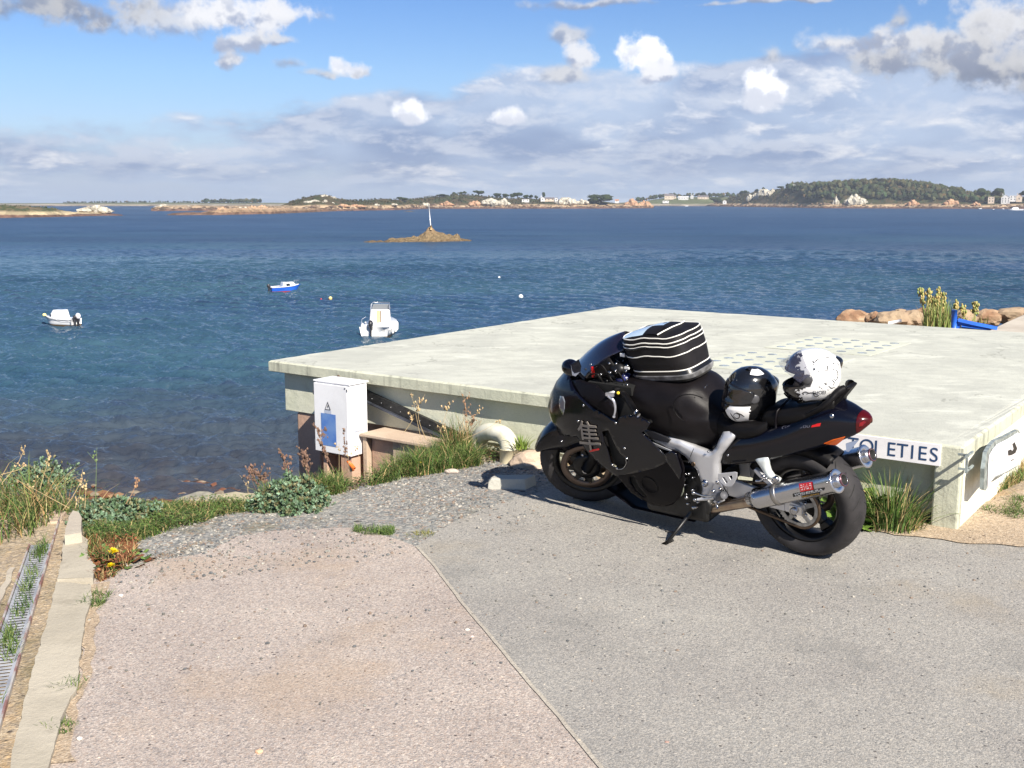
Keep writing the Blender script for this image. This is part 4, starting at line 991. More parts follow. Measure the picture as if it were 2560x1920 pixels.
lower_edge = I1((380, 835), (440, 925), (520, 1002), (600, 1070), (640, 1095))
side = I1((760, 1080), (900, 1045), (985, 1005), (960, 950), (870, 860), (812, 808), (846, 785), (872, 742), (815, 708), (755, 690), (700, 690), (665, 708))
inner_low = I1((650, 735), (600, 706), (540, 672), (480, 636), (420, 580), (375, 530), (350, 490), (342, 462))
nose_top = [(LF * .80, .955), (LF * .9, .95), (LF, .945)]
nose = [(LF, z) for z in (.88, .8, .72, .64, .57, .53)]
upper = nose_top + nose + [(LF * .78, .49)] + lower_edge + side + inner_low
vent = I1((548, 800), (590, 790), (640, 900), (672, 950), (712, 985), (708, 1030), (660, 1058), (612, 1022), (585, 920), (560, 860))
cowl = fairsheet('upper_fairing', upper, [vent], M_gloss, 0, True, .006, .028, join=True)
fairsheet('fairing_vent', I1((535, 790), (595, 780), (655, 900), (725, 985), (715, 1040), (660, 1068), (600, 1030), (570, 920)), (), M_int, -.035, True, .002, .04, cowl)
mb = MB(); pts = [SF_(*q, .002) for q in I1((650, 1052), (690, 1046), (712, 1012), (708, 985))]; mb.tube(smoothpath(pts, 4), .0022, 6); bput(mb, 'vent_clip', M_bolt, cowl)
for (x, y) in ((424, 626), (640, 742), (698, 911), (648, 1046), (618, 1022), (418, 957), (714, 980), (388, 730)):
    p = SF_(*inv(*a1(x, y)), .0005); mb = MB(); mb.lathe([(.0075, -.003), (.0075, .002), (.004, .004), (.0005, .004)], p, (0.1, 1, 0), 10); bput(mb, 'fairing_bolt', M_bolt, cowl)
innerp = I1((342, 460), (400, 452), (510, 490), (560, 545), (610, 610), (640, 660), (655, 735)) + I1((600, 706), (540, 672), (480, 636), (420, 580), (375, 530), (350, 490))
fairsheet('inner_panel', innerp, (), M_semi, -.004, True, .005, .03)
fairsheet('inner_liner', I1((560, 560), (700, 560), (800, 640), (850, 760), (760, 800), (640, 790), (590, 700)), (), M_int, -.05, True, .003, .05)
# lower flank with round boss and slot
lowp = I1((640, 1090), (760, 1076), (900, 1042), (985, 1000), (965, 955), (1020, 925), (1060, 940), (1095, 1040), (1098, 1150), (1070, 1240), (1020, 1290), (960, 1305), (880, 1292), (800, 1250), (740, 1210), (690, 1150))
def dish(a, Z):
    c = inv(*a1(865, 1160)); r = math.dist((a, Z), c); return -.006 * (1 if r < .052 else 0) 
slot = I1((725, 1105), (760, 1100), (790, 1170), (850, 1240), (820, 1240), (770, 1200), (735, 1150))
lc = fairsheet('lower_fairing', lowp, [slot], M_semi, -.004, True, .005, .022, bike, dish)
c = inv(*a1(865, 1160)); mb = MB(); mb.tube([SF_(c[0] + cos(t) * .052, c[1] + sin(t) * .052, -.002) for t in np.linspace(0, 2 * pi, 40)], .0022, 6, cap=False); bput(mb, 'cover_ring', M_blk, lc)
fairsheet('slot_backing', I1((715, 1095), (770, 1090), (800, 1170), (870, 1250), (820, 1255), (760, 1210), (725, 1150)), (), M_int, -.03, True, .002, .04, lc)
# raised glossy fin at the rear of the flank
fairsheet('flank_fin', I1((965, 952), (1020, 928), (1050, 950), (1085, 1060), (1070, 1120), (1030, 1060), (985, 1000)), (), M_gloss, .006, True, .006, .02)
mb = MB(); mb.grid(lambda u, v: Vector((lerp(.62, 1.22, u), lerp(-.155, .155, v), .105 + .012 * cos(v * pi * 2) + max(0, u - .7) * .3)), 10, 8); bput(mb, 'belly_pan', M_semi, solid=.004)
# emblem: brush character and red mark
vs, fs = textmesh('\u96bc', 1.0); xs = [v[0] for v in vs]; ys = [v[1] for v in vs]; x0, x1, y0, y1 = min(xs), max(xs), min(ys), max(ys)
def quadmap(q, u, v):     # q: tl,tr,br,bl in px
    t = (lerp(q[0][0], q[1][0], u), lerp(q[0][1], q[1][1], u)); b = (lerp(q[3][0], q[2][0], u), lerp(q[3][1], q[2][1], u)); return (lerp(b[0], t[0], v), lerp(b[1], t[1], v))
q = [a1(385, 722), a1(520, 735), (a1(552, 925)), (a1(412, 918))]
mb = MB(); mb.add([SF_(*inv(*quadmap(q, (x - x0) / (x1 - x0), (y - y0) / (y1 - y0))), .0095) for x, y in vs], fs); mb.add([], []); bput(mb, 'emblem', M_kanji, solid=.003)
fairsheet('red_mark', I1((462, 925), (535, 912), (530, 924), (470, 937)), (), M_redp, .002, False, .001, .02)
# headlight
hl_ = I1((272, 560), (292, 565), (302, 600), (300, 650), (290, 690), (270, 650), (262, 600))
fairsheet('headlight', hl_, (), mat('headlight_glass', (.16, .17, .19), .08, coat=1.0), .003, True, .004, .02)
# windscreen
def scr(u, v, k=1.0):
    s = 2 * u - 1; w = lerp(.205, .140, v) * (1 if v < .7 else sqrt(max(.02, 1 - ((v - .7) / .32) ** 2)))
    X0 = lerp(1.44, 1.075, v); Z0 = lerp(.935, 1.150, v) + .03 * sin(pi * v)
    return Vector((X0 - lerp(.20, .10, v) * s * s, w * s, Z0 - lerp(.03, .055, v) * s * s))
mb = MB(); mb.grid(lambda u, v: scr(u, v), 24, 16); bput(mb, 'windscreen', M_screen, solid=.003)
mb = MB(); mb.tube([scr(u, 0) + Vector((0, 0, .002)) for u in np.linspace(0, 1, 24)], .006, 6); bput(mb, 'screen_trim', M_blk)
for s in (-1, 1):
    mb = MB(); mb.grid(lambda u, v: scr(0 if s < 0 else 1, lerp(0, .62, u)).lerp(Vector((lerp(1.22, 1.0, u), s * lerp(.20, .16, u), lerp(.92, .93, u))), v), 8, 3); bput(mb, 'screen_side', M_blk, solid=.004)
# left mirror
mc = L(a1(340, 372), .335); mb = MB(); mb.blob(mc, (.066, .048, .047), 3, .05, 1, 2, rot=Matrix.Rotation(R(-20), 3, 'Z')); mr = bput(mb, 'mirror', M_gloss, smooth=True)
mb = MB(); q = [L(a1(*p), .375) for p in ((343, 345), (392, 318), (408, 360), (402, 398), (365, 412), (350, 395))]; mb.prism(q, (-.006, .004, 0)); bput(mb, 'mirror_glass', mat('mirror_glass', (.03, .035, .05), .05, metal=.9), mr)
mb = MB(); q = [L(a1(*p), .377) for p in ((341, 352), (350, 395), (364, 412), (400, 400), (372, 428), (350, 420))]; mb.prism(q, (-.004, .006, 0)); bput(mb, 'mirror_edge', mat('mirror_lip', (.45, .5, .62), .2, metal=.5), mr)
mb = MB(); mb.tube([mc + Vector((-.01, -.03, -.02)), Vector((1.30, .22, .95))], .016, 8); bput(mb, 'mirror_stalk', M_blk, mr)

# cockpit: dash, triple clamp, bars, cables
mb = MB(); mb.box((1.17, 0, .955), (.13, .26, .05), Matrix.Rotation(R(-35), 3, 'Y')); ds = bput(mb, 'instrument_panel', M_blk, bevel=.015)
for y in (-.07, .0, .07): mb = MB(); mb.lathe([(.034, 0), (.034, .014), (.028, .014), (.0005, .012)], (1.145, y, .975), (-.57, 0, .82), 20); bput(mb, 'dial', mat('dial_glass', (.03, .03, .035), .1, coat=1), ds)
mb = MB(); mb.box((1.05, 0, .885), (.30, .46, .05)); bput(mb, 'cockpit_floor', M_int)
mb = MB(); tc_ = FC + AXD * .66 + Vector((-.03, 0, 0)); mb.box(tc_ + Vector((-.02, 0, -.01)), (.09, .25, .03), Matrix.Rotation(R(-24), 3, 'Y')); bput(steer(mb), 'triple_clamp', M_engine, bevel=.006)
hb0, hb1, hb2 = L(a1(672, 520), .20), L(a1(705, 560), .245), L(a1(778, 672), .315)
mb = MB(); mb.tube([L(a1(640, 500), .13), hb0, hb1], .012, 10); hbL = bput(mb, 'handlebar', M_blk)
mb = MB(); mb.tube([hb0.lerp(hb1, .6), hb1, hb2], [.017, .018, .0175], 14); bput(mb, 'grip', M_blk, hbL)
mb = MB(); mb.tube([hb2, hb2 + (hb2 - hb1).normalized() * .022], .015, 12); bput(mb, 'bar_end', M_bolt, hbL)
mb = MB(); mb.box(hb0 + Vector((.0, .015, .0)), (.06, .05, .05), Matrix.Rotation(R(40), 3, 'Z')); bput(mb, 'switch_box', M_blk, hbL, bevel=.008)
mb = MB(); mb.blob(L(a1(656, 542), .25), (.010, .009, .010), 1, .1); bput(mb, 'yellow_button', mat('yellow_plastic', (.85, .62, .05), .4), hbL)
lv = [L(a1(*p), .30) for p in ((592, 560), (604, 572), (625, 592), (636, 625), (637, 660), (628, 700))]; mb = MB(); mb.tube(smoothpath(lv, 4), [lerp(.010, .0055, i / 20) for i in range(21)], 8); mb.blob(lv[-1], .0095, 1, 0); mb.box(lv[0] + Vector((-.01, 0, .008)), (.05, .014, .018)); bput(mb, 'clutch_lever', mat('lever_alu', (.62, .64, .72), .3, metal=.8), hbL)
mb = MB(); mb.tube([L(a1(590, 548), .29), L(a1(612, 540), .27), L(a1(632, 534), .24)], .009, 8); bput(mb, 'lever_perch', M_alu, hbL)
mb = MB(); mb.tube([(1.06, -.13, .93), (.98, -.28, .90), (.93, -.36, .88)], .016, 10); bput(mb, 'handlebar', M_blk)
rnd = random.Random(3)
for k in range(9):
    x0 = rnd.uniform(420, 620); y0 = rnd.uniform(370, 470); mb = MB(); Y0 = rnd.uniform(.08, .2)
    mb.tube(smoothpath([L(a1(x0, y0), Y0), L(a1(x0 + 60, y0 - 20), Y0 + .03), L(a1(x0 + 110, y0 + 50), Y0 + .02), L(a1(x0 + 130, y0 + 130), Y0)], 4), .005, 6); bput(mb, 'cable', M_blk)
for k in range(34):
    x0, y0 = rnd.uniform(430, 720), rnd.uniform(340, 560)
    if y0 > 400 + (x0 - 430) * 1.1: continue
    mb = MB(); p = L(a1(x0, y0), .21); mb.lathe([(.0065, 0), (.0065, .004), (.0005, .005)], p, (rnd.uniform(-.6, .2), 1, rnd.uniform(0, .8)), 8); bput(mb, 'cockpit_screw', M_bolt if k % 3 else M_engine)
mb = MB(); mb.box(L(a1(487, 395), .2), (.012, .01, .05)); mb.box(L(a1(486, 425), .2), (.01, .008, .02)); bput(mb, 'red_reflector', M_redp)
mb = MB(); mb.box(L(a1(686, 287), .14), (.028, .01, .018)); mb.box(L(a1(715, 375), .18), (.03, .008, .012)); bput(mb, 'pale_tag', mat('pale_tag', (.7, .7, .7), .5))
mb = MB(); mb.blob(L(a1(690, 440), .12), (.055, .05, .035), 2, .05); bput(mb, 'brake_reservoir', mat('reservoir_blue', (.02, .025, .12), .25, coat=.6), smooth=True)
for (x, y, rr) in ((560, 430, .05), (620, 420, .045), (640, 470, .04), (600, 500, .045), (540, 470, .045), (660, 380, .05), (720, 500, .05)):
    mb = MB(); mb.blob(L(a1(x, y), .15), (rr, rr * .8, rr * .7), 2, .3, 2, x * .01); bput(mb, 'cockpit_part', M_engine, smooth=True)
mb = MB(); mb.blob((1.02, 0, .80), (.17, .22, .13), 2, .1); bput(mb, 'head_stock', M_int, smooth=True)

# ---- lofted bodies: sections (X, zbot, ztop, halfwidth)
def loft(secs, shape, name, m, parent=bike, sub=1, disp=None, capf=True):
    def at(u):
        i = u * (len(secs) - 1); k = min(int(i), len(secs) - 2); t = i - k
        p = [Vector((*secs[max(0, min(len(secs) - 1, j))], 0)[:4]) if False else secs[max(0, min(len(secs) - 1, j))] for j in (k - 1, k, k + 1, k + 2)]
        return [.5 * (2 * p[1][c] + (p[2][c] - p[0][c]) * t + (2 * p[0][c] - 5 * p[1][c] + 4 * p[2][c] - p[3][c]) * t * t + (3 * p[1][c] - p[0][c] - 3 * p[2][c] + p[3][c]) * t ** 3) for c in range(4)]
    sh = smoothpath([Vector((a, b, 0)) for a, b in shape], 4); half = [(v.x, v.y) for v in sh]
    full = half + [(-a, b) for a, b in half[::-1][1:]]
    nu = (len(secs) - 1) * 5; mb = MB(); rows = []
    for i in range(nu + 1):
        X, zb, zt, w = at(i / nu); row = []
        for (a, b) in full:
            p = Vector((X, w * a, zb + (zt - zb) * b))
            if disp: p = disp(p)
            row.append(p)
        rows.append(row)
    n = len(full); mb.smooth = True
    mb.add([p for r_ in rows for p in r_], [(i * n + j, (i + 1) * n + j, (i + 1) * n + j + 1, i * n + j + 1) for i in range(nu) for j in range(n - 1)] + ([tuple(range(n)), tuple(range(nu * n, nu * n + n))[::-1]] if capf else []))
    return bput(mb, name, m, parent)
tank_sh = [(.60, 0), (.80, .14), (.95, .34), (1.0, .55), (.95, .74), (.80, .88), (.50, .97), (0, 1)]
KC = L(a1(1165, 655), .235)
def knee(p):
    if p.y < .1: return p
    u = (p.x - KC.x) / .125; v = (p.z - KC.z) / .088; r = sqrt(u * u + v * v)
    k = 0
    if r < 1: k = -.016 * (1 - r ** 6) + .010 * (1 - r)
    return Vector((p.x, p.y + k, p.z))
tank = loft([(1.13, .80, .90, .10), (1.07, .72, .925, .17), (.97, .63, .945, .215), (.86, .585, .955, .238), (.75, .565, .95, .242), (.65, .555, .945, .232), (.57, .55, .925, .208), (.50, .56, .86, .175), (.45, .575, .80, .145), (.41, .60, .765, .12)], tank_sh, 'tank_cover', M_leather, disp=knee)
mb = MB(); mb.tube([Vector((KC.x + cos(t) * .125, .2405 + .0, KC.z + sin(t) * .088)) for t in np.linspace(R(-60), R(120), 30)], .0025, 6); bput(mb, 'cover_seam', M_blk, tank)
mb = MB(); mb.tube([L(a1(1237, 505), .16), L(a1(1250, 490), .16)], .003, 6); bput(mb, 'zip_pull', M_bolt, tank)
seat_sh = [(.75, 0), (.95, .25), (1, .5), (.93, .78), (.7, .94), (.35, 1.0), (0, .98)]
loft([(.53, .62, .775, .10), (.46, .63, .775, .125), (.36, .64, .762, .155), (.26, .655, .758, .168), (.18, .68, .775, .160), (.13, .70, .80, .13)], seat_sh, 'rider_seat', M_seatv)
ps = loft([(.185, .72, .80, .10), (.15, .73, .835, .122), (.06, .75, .855, .132), (-.04, .78, .870, .128), (-.13, .82, .893, .105), (-.21, .86, .925, .075)], seat_sh, 'pillion_seat', M_seatv)
mb = MB(); st = [(.085 + 0 * s_, s_ * .136, 0) for s_ in (-1, 1)]
mb.tube([Vector((.085, .128, .75)), Vector((.08, .136, .80)), Vector((.075, .125, .845)), Vector((.075, 0, .866)), Vector((.075, -.125, .845))], .006, 6); bput(mb, 'seat_strap', M_semi, ps)
tail_sh = [(.70, 0), (.86, .03), (.97, .14), (1.0, .34), (.95, .60), (.78, .82), (.45, .96), (0, 1)]
TS = [(.53, .46, .58, .13), (.46, .475, .66, .155), (.34, .505, .705, .172), (.20, .545, .745, .178), (.05, .595, .80, .170), (-.08, .645, .865, .150), (-.17, .680, .898, .130), (-.24, .712, .885, .106), (-.30, .742, .86, .078), (-.335, .766, .842, .056)]
tail = loft(TS, tail_sh, 'tail_cowl', M_gloss)
def TY(x, z):
    xs = [t[0] for t in TS][::-1]; w = interp(xs, [t[3] for t in TS][::-1], x); zb = interp(xs, [t[1] for t in TS][::-1], x); zt = interp(xs, [t[2] for t in TS][::-1], x)
    f = min(1, max(0, (z - zb) / (zt - zb))); return w * interp([t[1] for t in tail_sh], [t[0] for t in tail_sh], f)
def tpt(px, py, off=.002):
    Y = .15
    for _ in range(40):
        x, z = U(px, py, Y); Y = Y * .6 + TY(x, z) * .4
    return Vector((x, Y + off, z))
tl_sh = tail_sh
tl = loft([(-.318, .754, .855, .0695), (-.33, .762, .850, .063), (-.345, .778, .842, .050), (-.365, .795, .828, .022), (-.368, .805, .818, .004)], tl_sh, 'tail_light', M_red)
mb = MB(); q = [a2(*p) for p in ((1310, 600), (1345, 585), (1356, 596), (1330, 622), (1306, 628))]; mb.add([tpt(*p, .006) for p in q], [tuple(range(5))[::-1]]); bput(mb, 'lens_highlight', mat('red_bright', (.26, .010, .012), .2), tl, solid=.002)  # brighter red patch, a highlight painted onto the tail lens
mb = MB(); q = [a2(*p) for p in ((1052, 752), (1110, 728), (1205, 702), (1192, 722), (1142, 762), (1090, 760))]; mb.add([tpt(*p, .006) for p in q], [tuple(range(6))[::-1]]); bput(mb, 'turn_signal', M_orange, solid=.004)
mb = MB(); q = [a2(*p) for p in ((966, 612), (1028, 602), (1020, 625), (955, 634))]; mb.add([tpt(*p, .003) for p in q], [(3, 2, 1, 0)]); bput(mb, 'red_mark', M_redp)
vs, fs = textmesh('GSX1300', 1.0); wd = max(v[0] for v in vs); mb = MB()
mb.add([tpt(*quadmap([a2(742, 622), a2(950, 612), a2(945, 636), a2(738, 648)], x / wd, y / .75), .003) for x, y in vs], fs); bput(mb, 'lettering', mat('faint_letter', (.10, .10, .13), .4))
for (x, y, r_) in ((905, 553, .010), (1103, 552, .013), (1112, 424, .006), (350, 838, .007), (636, 640, .009)):
    mb = MB(); p = tpt(*a2(x, y), 0.0); mb.lathe([(r_, -.003), (r_, .004), (r_ * .5, .007), (.0004, .007)], p, (0, 1, .5), 12); bput(mb, 'cowl_bolt', M_bolt, tail)
# side vent in the tail and the grab fin
mb = MB(); q = [a2(*p) for p in ((600, 760), (640, 742), (735, 735), (748, 742), (700, 770), (630, 782))]; mb.add([tpt(*p, .002) for p in q], [tuple(range(6))[::-1]]); bput(mb, 'tail_vent', M_int, tail)
for s in (1, -1):
    P = [L(a2(905, 552), .145), L(a2(1010, 500), .135), L(a2(1090, 440), .105), L(a2(1130, 395), .075), L(a2(1170, 365), .05), L(a2(1200, 355), .035)]
    if s < 0: P = [Vector((p.x, -p.y, p.z)) for p in P]
    mb = MB(); mb.tube(smoothpath(P, 4), [lerp(.009, .021, min(1, i / 14)) for i in range(21)], 10); bput(mb, 'grab_strap', M_blk)
mb = MB(); mb.hexa([Vector((-.17, -.07, .885)), Vector((-.17, .07, .885)), Vector((-.21, .07, .885)), Vector((-.21, -.07, .885))], [Vector((-.265, -.05, .99)), Vector((-.265, .05, .99)), Vector((-.29, .045, .985)), Vector((-.29, -.045, .985))]); bput(mb, 'seat_hump', M_seatv, bevel=.012, seg=3)
# underside of tail, plate bracket
mb = MB(); mb.prism([L(a2(1205, 755), .06), L(a2(1300, 728), .05), L(a2(1225, 815), .06), L(a2(1210, 810), .06)], (0, -.01, 0)); bput(mb, 'plate_bracket', mat('bracket_blue', (.30, .36, .50), .4))

# ---- frame
def plate(name, poly, Yf, thick, m, bevel=.004, both=False, holes=(), parent=bike, seg=2, step=None, dome=0.0, dw=.02):
    pts = [(lambda Y: L(p, Y))(Yf(p) if callable(Yf) else Yf) for p in poly]
    mb = MB(); n = len(pts)
    flat = [(p.x, p.z) for p in pts]; hf = [[(L(p, Yf if not callable(Yf) else Yf(p)).x, L(p, Yf if not callable(Yf) else Yf(p)).z) for p in h_] for h_ in holes]
    def Yat(x, z): 
        d = [(math.dist((x, z), f), pts[i].y) for i, f in enumerate(flat)]; w = [1 / (a * a + 1e-6) for a, _ in d]; return sum(wi * y for wi, (_, y) in zip(w, d)) / sum(w)
    for s in ((1, -1) if both else (1,)):
        vs = []; fs = []; off = 0
        tv, tf = fillpoly(flat, hf, step or 10.0)
        ca = sum(flat[i][0] * flat[(i + 1) % n][1] - flat[(i + 1) % n][0] * flat[i][1] for i in range(n))
        def ed(x, z):
            best = 9
            for i in range(n):
                ax0, az0 = flat[i]; bx0, bz0 = flat[(i + 1) % n]; dx, dz = bx0 - ax0, bz0 - az0; t = max(0, min(1, ((x - ax0) * dx + (z - az0) * dz) / (dx * dx + dz * dz + 1e-12))); best = min(best, math.dist((x, z), (ax0 + dx * t, az0 + dz * t)))
            return best
        k = len(tv); front = [Vector((x, s * (Yat(x, z) + (dome * (sin(min(1, ed(x, z) / dw) * pi / 2) - 1) if dome else 0)), z)) for x, z in tv]; back = [Vector((x, s * (Yat(x, z) - thick), z)) for x, z in tv]
        tf = [f if ((front[f[1]] - front[f[0]]).cross(front[f[2]] - front[f[0]])).y * s > 0 else f[::-1] for f in tf]
        edges = {}
        for f in tf:
            for i in range(len(f)): e = (f[i], f[(i + 1) % len(f)]); edges[e] = edges.get(e, 0) + 1
        rim = [e for e in edges if (e[1], e[0]) not in edges]
        mb.add(front + back, list(tf) + [tuple(i + k for i in f[::-1]) for f in tf] + [(b, a, a + k, b + k) for a, b in rim])
    return bput(mb, name, m, parent, bevel=0 if dome else bevel, seg=seg, smooth=True if dome else None)
def fy(p):        # frame half width along the spar, drawn in towards the seat rail
    px, py = p
    if px < 1700: return .222
    if px > 1775 and py < 1130: return .205 - .03 * min(1, (1130 - py) / 40)
    return .205
fpoly = [a1(810, 800), a1(845, 786), a1(1000, 846), a1(1060, 868), a1(1160, 912), a1(1225, 936), a1(1262, 944), a2(225, 815), a2(255, 780), a2(300, 678), a2(345, 672), a2(402, 700), a2(332, 790), a2(284, 850), a2(268, 910), a2(270, 1000), a2(262, 1060), a2(230, 1110), a2(215, 1158), a2(140, 1155), a2(152, 1090), a2(136, 1020), a2(108, 950), a2(62, 903), a1(1125, 1012), a1(1105, 985), a1(1060, 950), a1(985, 925), a1(900, 880), a1(845, 842)]
fr = plate('frame', fpoly, fy, .045, M_alu, .007, True, seg=3, step=.012, dome=.016, dw=.024)
M_inset = mat('frame_inset', (.03, .03, .035), .4)
plate('frame_slot', [a1(*p) for p in ((848, 800), (870, 793), (985, 840), (1004, 858), (990, 876), (890, 852), (853, 824))], .2265, .012, M_inset, .001, parent=fr)
plate('frame_rib', [a1(*p) for p in ((878, 868), (960, 905), (1020, 930), (1010, 935), (940, 912), (880, 882))], .2245, .006, M_alu, .002, parent=fr)
for p, r_ in ((a2(97, 902), .013), (a1(875, 842), .012), (a2(205, 812), .006)):
    mb = MB(); q = L(p, .222 if p[0] < 1700 else .207); mb.lathe([(r_, -.003), (r_, .003), (r_ * .5, .004), (r_ * .4, .001), (.0004, .001)], q, (0, 1, 0), 14); bput(mb, 'frame_bolt', M_bolt if r_ != .013 else M_chain, fr)
mb = MB(); q = L(a4(500, 665), .208); mb.lathe([(.021, -.002), (.021, .003), (.015, .004), (.013, .012), (.008, .013), (.006, .006), (.0004, .006)], q, (0, 1, 0), 18); bput(mb, 'pivot_nut', M_bolt, fr)
seamv = [a1(1158, 912), a2(92, 800), a2(62, 903)]
mb = MB(); mb.tube([L(a1(1162, 914), .2235), L(a1(1140, 965), .2235), L(a1(1128, 1008), .2235)], .0018, 6); bput(mb, 'weld_seam', M_inset, fr)

# ---- engine between fairing and frame
mb = MB(); mb.box((.72, 0, .30), (.42, .36, .34)); mb.box((.85, 0, .50), (.30, .40, .16)); bput(mb, 'engine', M_engine, bevel=.03, seg=3)
ec = L(a4(230, 720), .20); mb = MB(); mb.lathe([(.10, -.05), (.10, .0), (.085, .012), (.05, .018), (.0005, .018)], (ec.x + .02, .165, ec.z), (0, 1, 0), 30); eng = bput(mb, 'clutch_cover', M_engine)
mb = MB(); mb.lathe([(.062, -.04), (.062, .0), (.05, .008), (.0005, .008)], (ec.x - .06, .165, ec.z - .12), (0, 1, 0), 24); bput(mb, 'sprocket_cover', M_engine)
plate('gasket_arc', [a4(*p) for p in ((185, 560), (200, 600), (180, 700), (175, 800), (150, 850), (112, 890), (130, 780), (150, 680))], .205, .006, mat('pale_cover', (.55, .60, .50), .35, metal=.6), .002)
for (x, y, r_) in ((250, 520, .008), (215, 520, .005), (318, 580, .005), (190, 600, .005), (195, 690, .006), (310, 770, .008), (325, 815, .010), (220, 885, .010), (350, 920, .011), (395, 955, .006), (240, 980, .007), (325, 1040, .009), (360, 1035, .007), (225, 830, .005), (455, 905, .006), (488, 908, .006)):
    mb = MB(); mb.lathe([(r_, -.02), (r_, .004), (r_ * .6, .007), (.0004, .007)], L(a4(x, y), .215), (0.1, 1, .2), 10); bput(mb, 'engine_bolt', M_bolt)
mb = MB(); mb.tube([L(a4(350, 812), .22), L(a4(460, 850), .24), L(a4(560, 866), .25), L(a4(690, 845), .245)], .005, 6); bput(mb, 'gear_linkage', M_steel)
mb = MB(); mb.tube([L(a4(400, 910), .215), L(a4(520, 905), .23), L(a4(640, 885), .24), L(a4(780, 855), .25)], [.009, .010, .010, .008], 8); gl = bput(mb, 'gear_lever', M_alu)
mb = MB(); mb.tube([L(a4(690, 880), .235), L(a4(800, 845), .27)], .022, 12); bput(mb, 'foot_peg', mat('peg_rubber', (.09, .09, .10), .6), gl)
# rider peg bracket and heel guard
plate('peg_bracket', [a4(*p) for p in ((590, 850), (640, 680), (680, 625), (725, 640), (860, 850), (830, 900), (800, 890), (800, 940), (700, 980), (640, 965), (630, 940), (700, 915))], .23, .012, M_alu, .003)
plate('heel_guard', [a4(*p) for p in ((705, 520), (960, 492), (998, 505), (995, 580), (950, 670), (905, 720), (850, 722), (790, 690), (700, 600))], .225, .007, M_alu, .002,
      holes=[[a4(*p) for p in ((770, 575), (800, 570), (860, 650), (830, 668))], [a4(*p) for p in ((870, 558), (925, 548), (932, 580), (905, 612))]])
plate('peg_strut', [a4(*p) for p in ((690, 640), (712, 632), (862, 860), (838, 878))], .24, .014, M_bolt, .003)
for (x, y) in ((632, 790), (740, 755), (695, 650), (815, 860), (710, 960)):
    mb = MB(); mb.lathe([(.010, -.002), (.010, .006), (.005, .009), (.0004, .009)], L(a4(x, y), .234), (0, 1, .1), 12); bput(mb, 'bracket_bolt', M_bolt)
mb = MB(); mb.tube([L(a4(670, 960), .25), L(a4(705, 1050), .255)], .006, 8); bput(mb, 'peg_feeler', M_bolt)
# pillion peg hanger (spoon shaped casting)
plate('pillion_hanger', [a4(*p) for p in ((1252, 312), (1300, 285), (1400, 275), (1450, 285), (1462, 330), (1465, 400), (1490, 490), (1540, 560), (1600, 590), (1640, 620), (1630, 660), (1540, 640), (1440, 610), (1390, 520), (1340, 440), (1290, 370))], .185, .03, mat('hanger_white', (.72, .76, .74), .4, metal=.3), .008, seg=3, step=.01, dome=.014, dw=.022)
plate('pillion_peg', [a4(*p) for p in ((1270, 440), (1310, 470), (1390, 545), (1500, 640), (1560, 700), (1510, 730), (1400, 640), (1290, 530), (1240, 470))], .15, .03, M_alu, .006)
for (x, y, r_) in ((1600, 595, .017), (1410, 560, .012), (1570, 625, .012), (1450, 590, .008)):
    mb = MB(); mb.lathe([(r_, -.004), (r_, .012), (r_ * .5, .016), (.0004, .016)], L(a4(x, y), .19), (0, 1, .1), 16); bput(mb, 'hanger_bolt', M_bolt)
mb = MB(); mb.tube([L(a4(1290, 630), .21), L(a4(1350, 630), .21), L(a4(1450, 580), .205)], .006, 6); bput(mb, 'hook', M_bolt)

# ---- silencers
E1 = L((1893, 1246), .165); E2 = L((2089, 1203.5), .165)
ad = (E2 - E1).normalized(); CR = .057
def silencer(s):
    mb = MB(); A = Vector((E1.x, s * E1.y, E1.z)); d = Vector((ad.x, s * ad.y, ad.z)); Ln = (E2 - E1).length
    prof = [(.030, -.055), (.034, -.04), (.046, -.012), (CR, 0.0), (CR, .018), (CR - .001, .020), (CR - .001, Ln - .012), (CR, Ln - .010), (CR, Ln)]
    mb.lathe(prof, A, d, 40); m1 = bput(mb, 'silencer', M_can)
    mb = MB(); mb.lathe([(CR, Ln), (CR + .004, Ln + .002), (CR + .005, Ln + .010), (CR + .001, Ln + .013), (.034, Ln + .006)], A, d, 40); bput(mb, 'end_cap', M_steel, m1)
    mb = MB(); mb.lathe([(.034, Ln + .004), (.030, Ln + .014), (.030, Ln + .040), (.033, Ln + .043), (.033, Ln + .049), (.027, Ln + .050), (.026, Ln + .03), (.0005, Ln + .026)], A, d, 30); mb.m = [1 if i % 7 >= 5 else 0 for i in range(len(mb.f))]; bput(mb, 'tail_pipe', [M_steel, M_int], m1)
    mb = MB(); mb.lathe([(.0325, Ln + .041), (.0345, Ln + .043), (.0345, Ln + .051), (.030, Ln + .052)], A, d, 30); bput(mb, 'tip_ring', mat('burnt_ring', (.20, .10, .12), .3, metal=.8), m1)
    mb = MB(); k = Ln * .285; mb.lathe([(CR, k - .014), (CR + .0025, k - .013), (CR + .0025, k + .013), (CR, k + .014)], A, d, 40); mb.box(A + d * k + Vector((0, 0, CR + .012)), (.02, .012, .03)); bput(mb, 'silencer_strap', mat('strap_metal', (.36, .34, .32), .35, metal=.9), m1)
    for a in (20, 75, 130):
        mb = MB(); rr = Vector((0, s * cos(R(a)), sin(R(a)))); mb.lathe([(.004, 0), (.004, .003), (.0004, .004)], A + d * .010 + rr * CR, rr, 8); bput(mb, 'rivet', M_bolt, m1)
        mb = MB(); mb.lathe([(.004, 0), (.004, .003), (.0004, .004)], A + d * (Ln - .02) + rr * CR, rr, 8); bput(mb, 'rivet', M_bolt, m1)
    return m1, A, d, Ln
m1, A_, d_, Ln_ = silencer(1); silencer(-1)
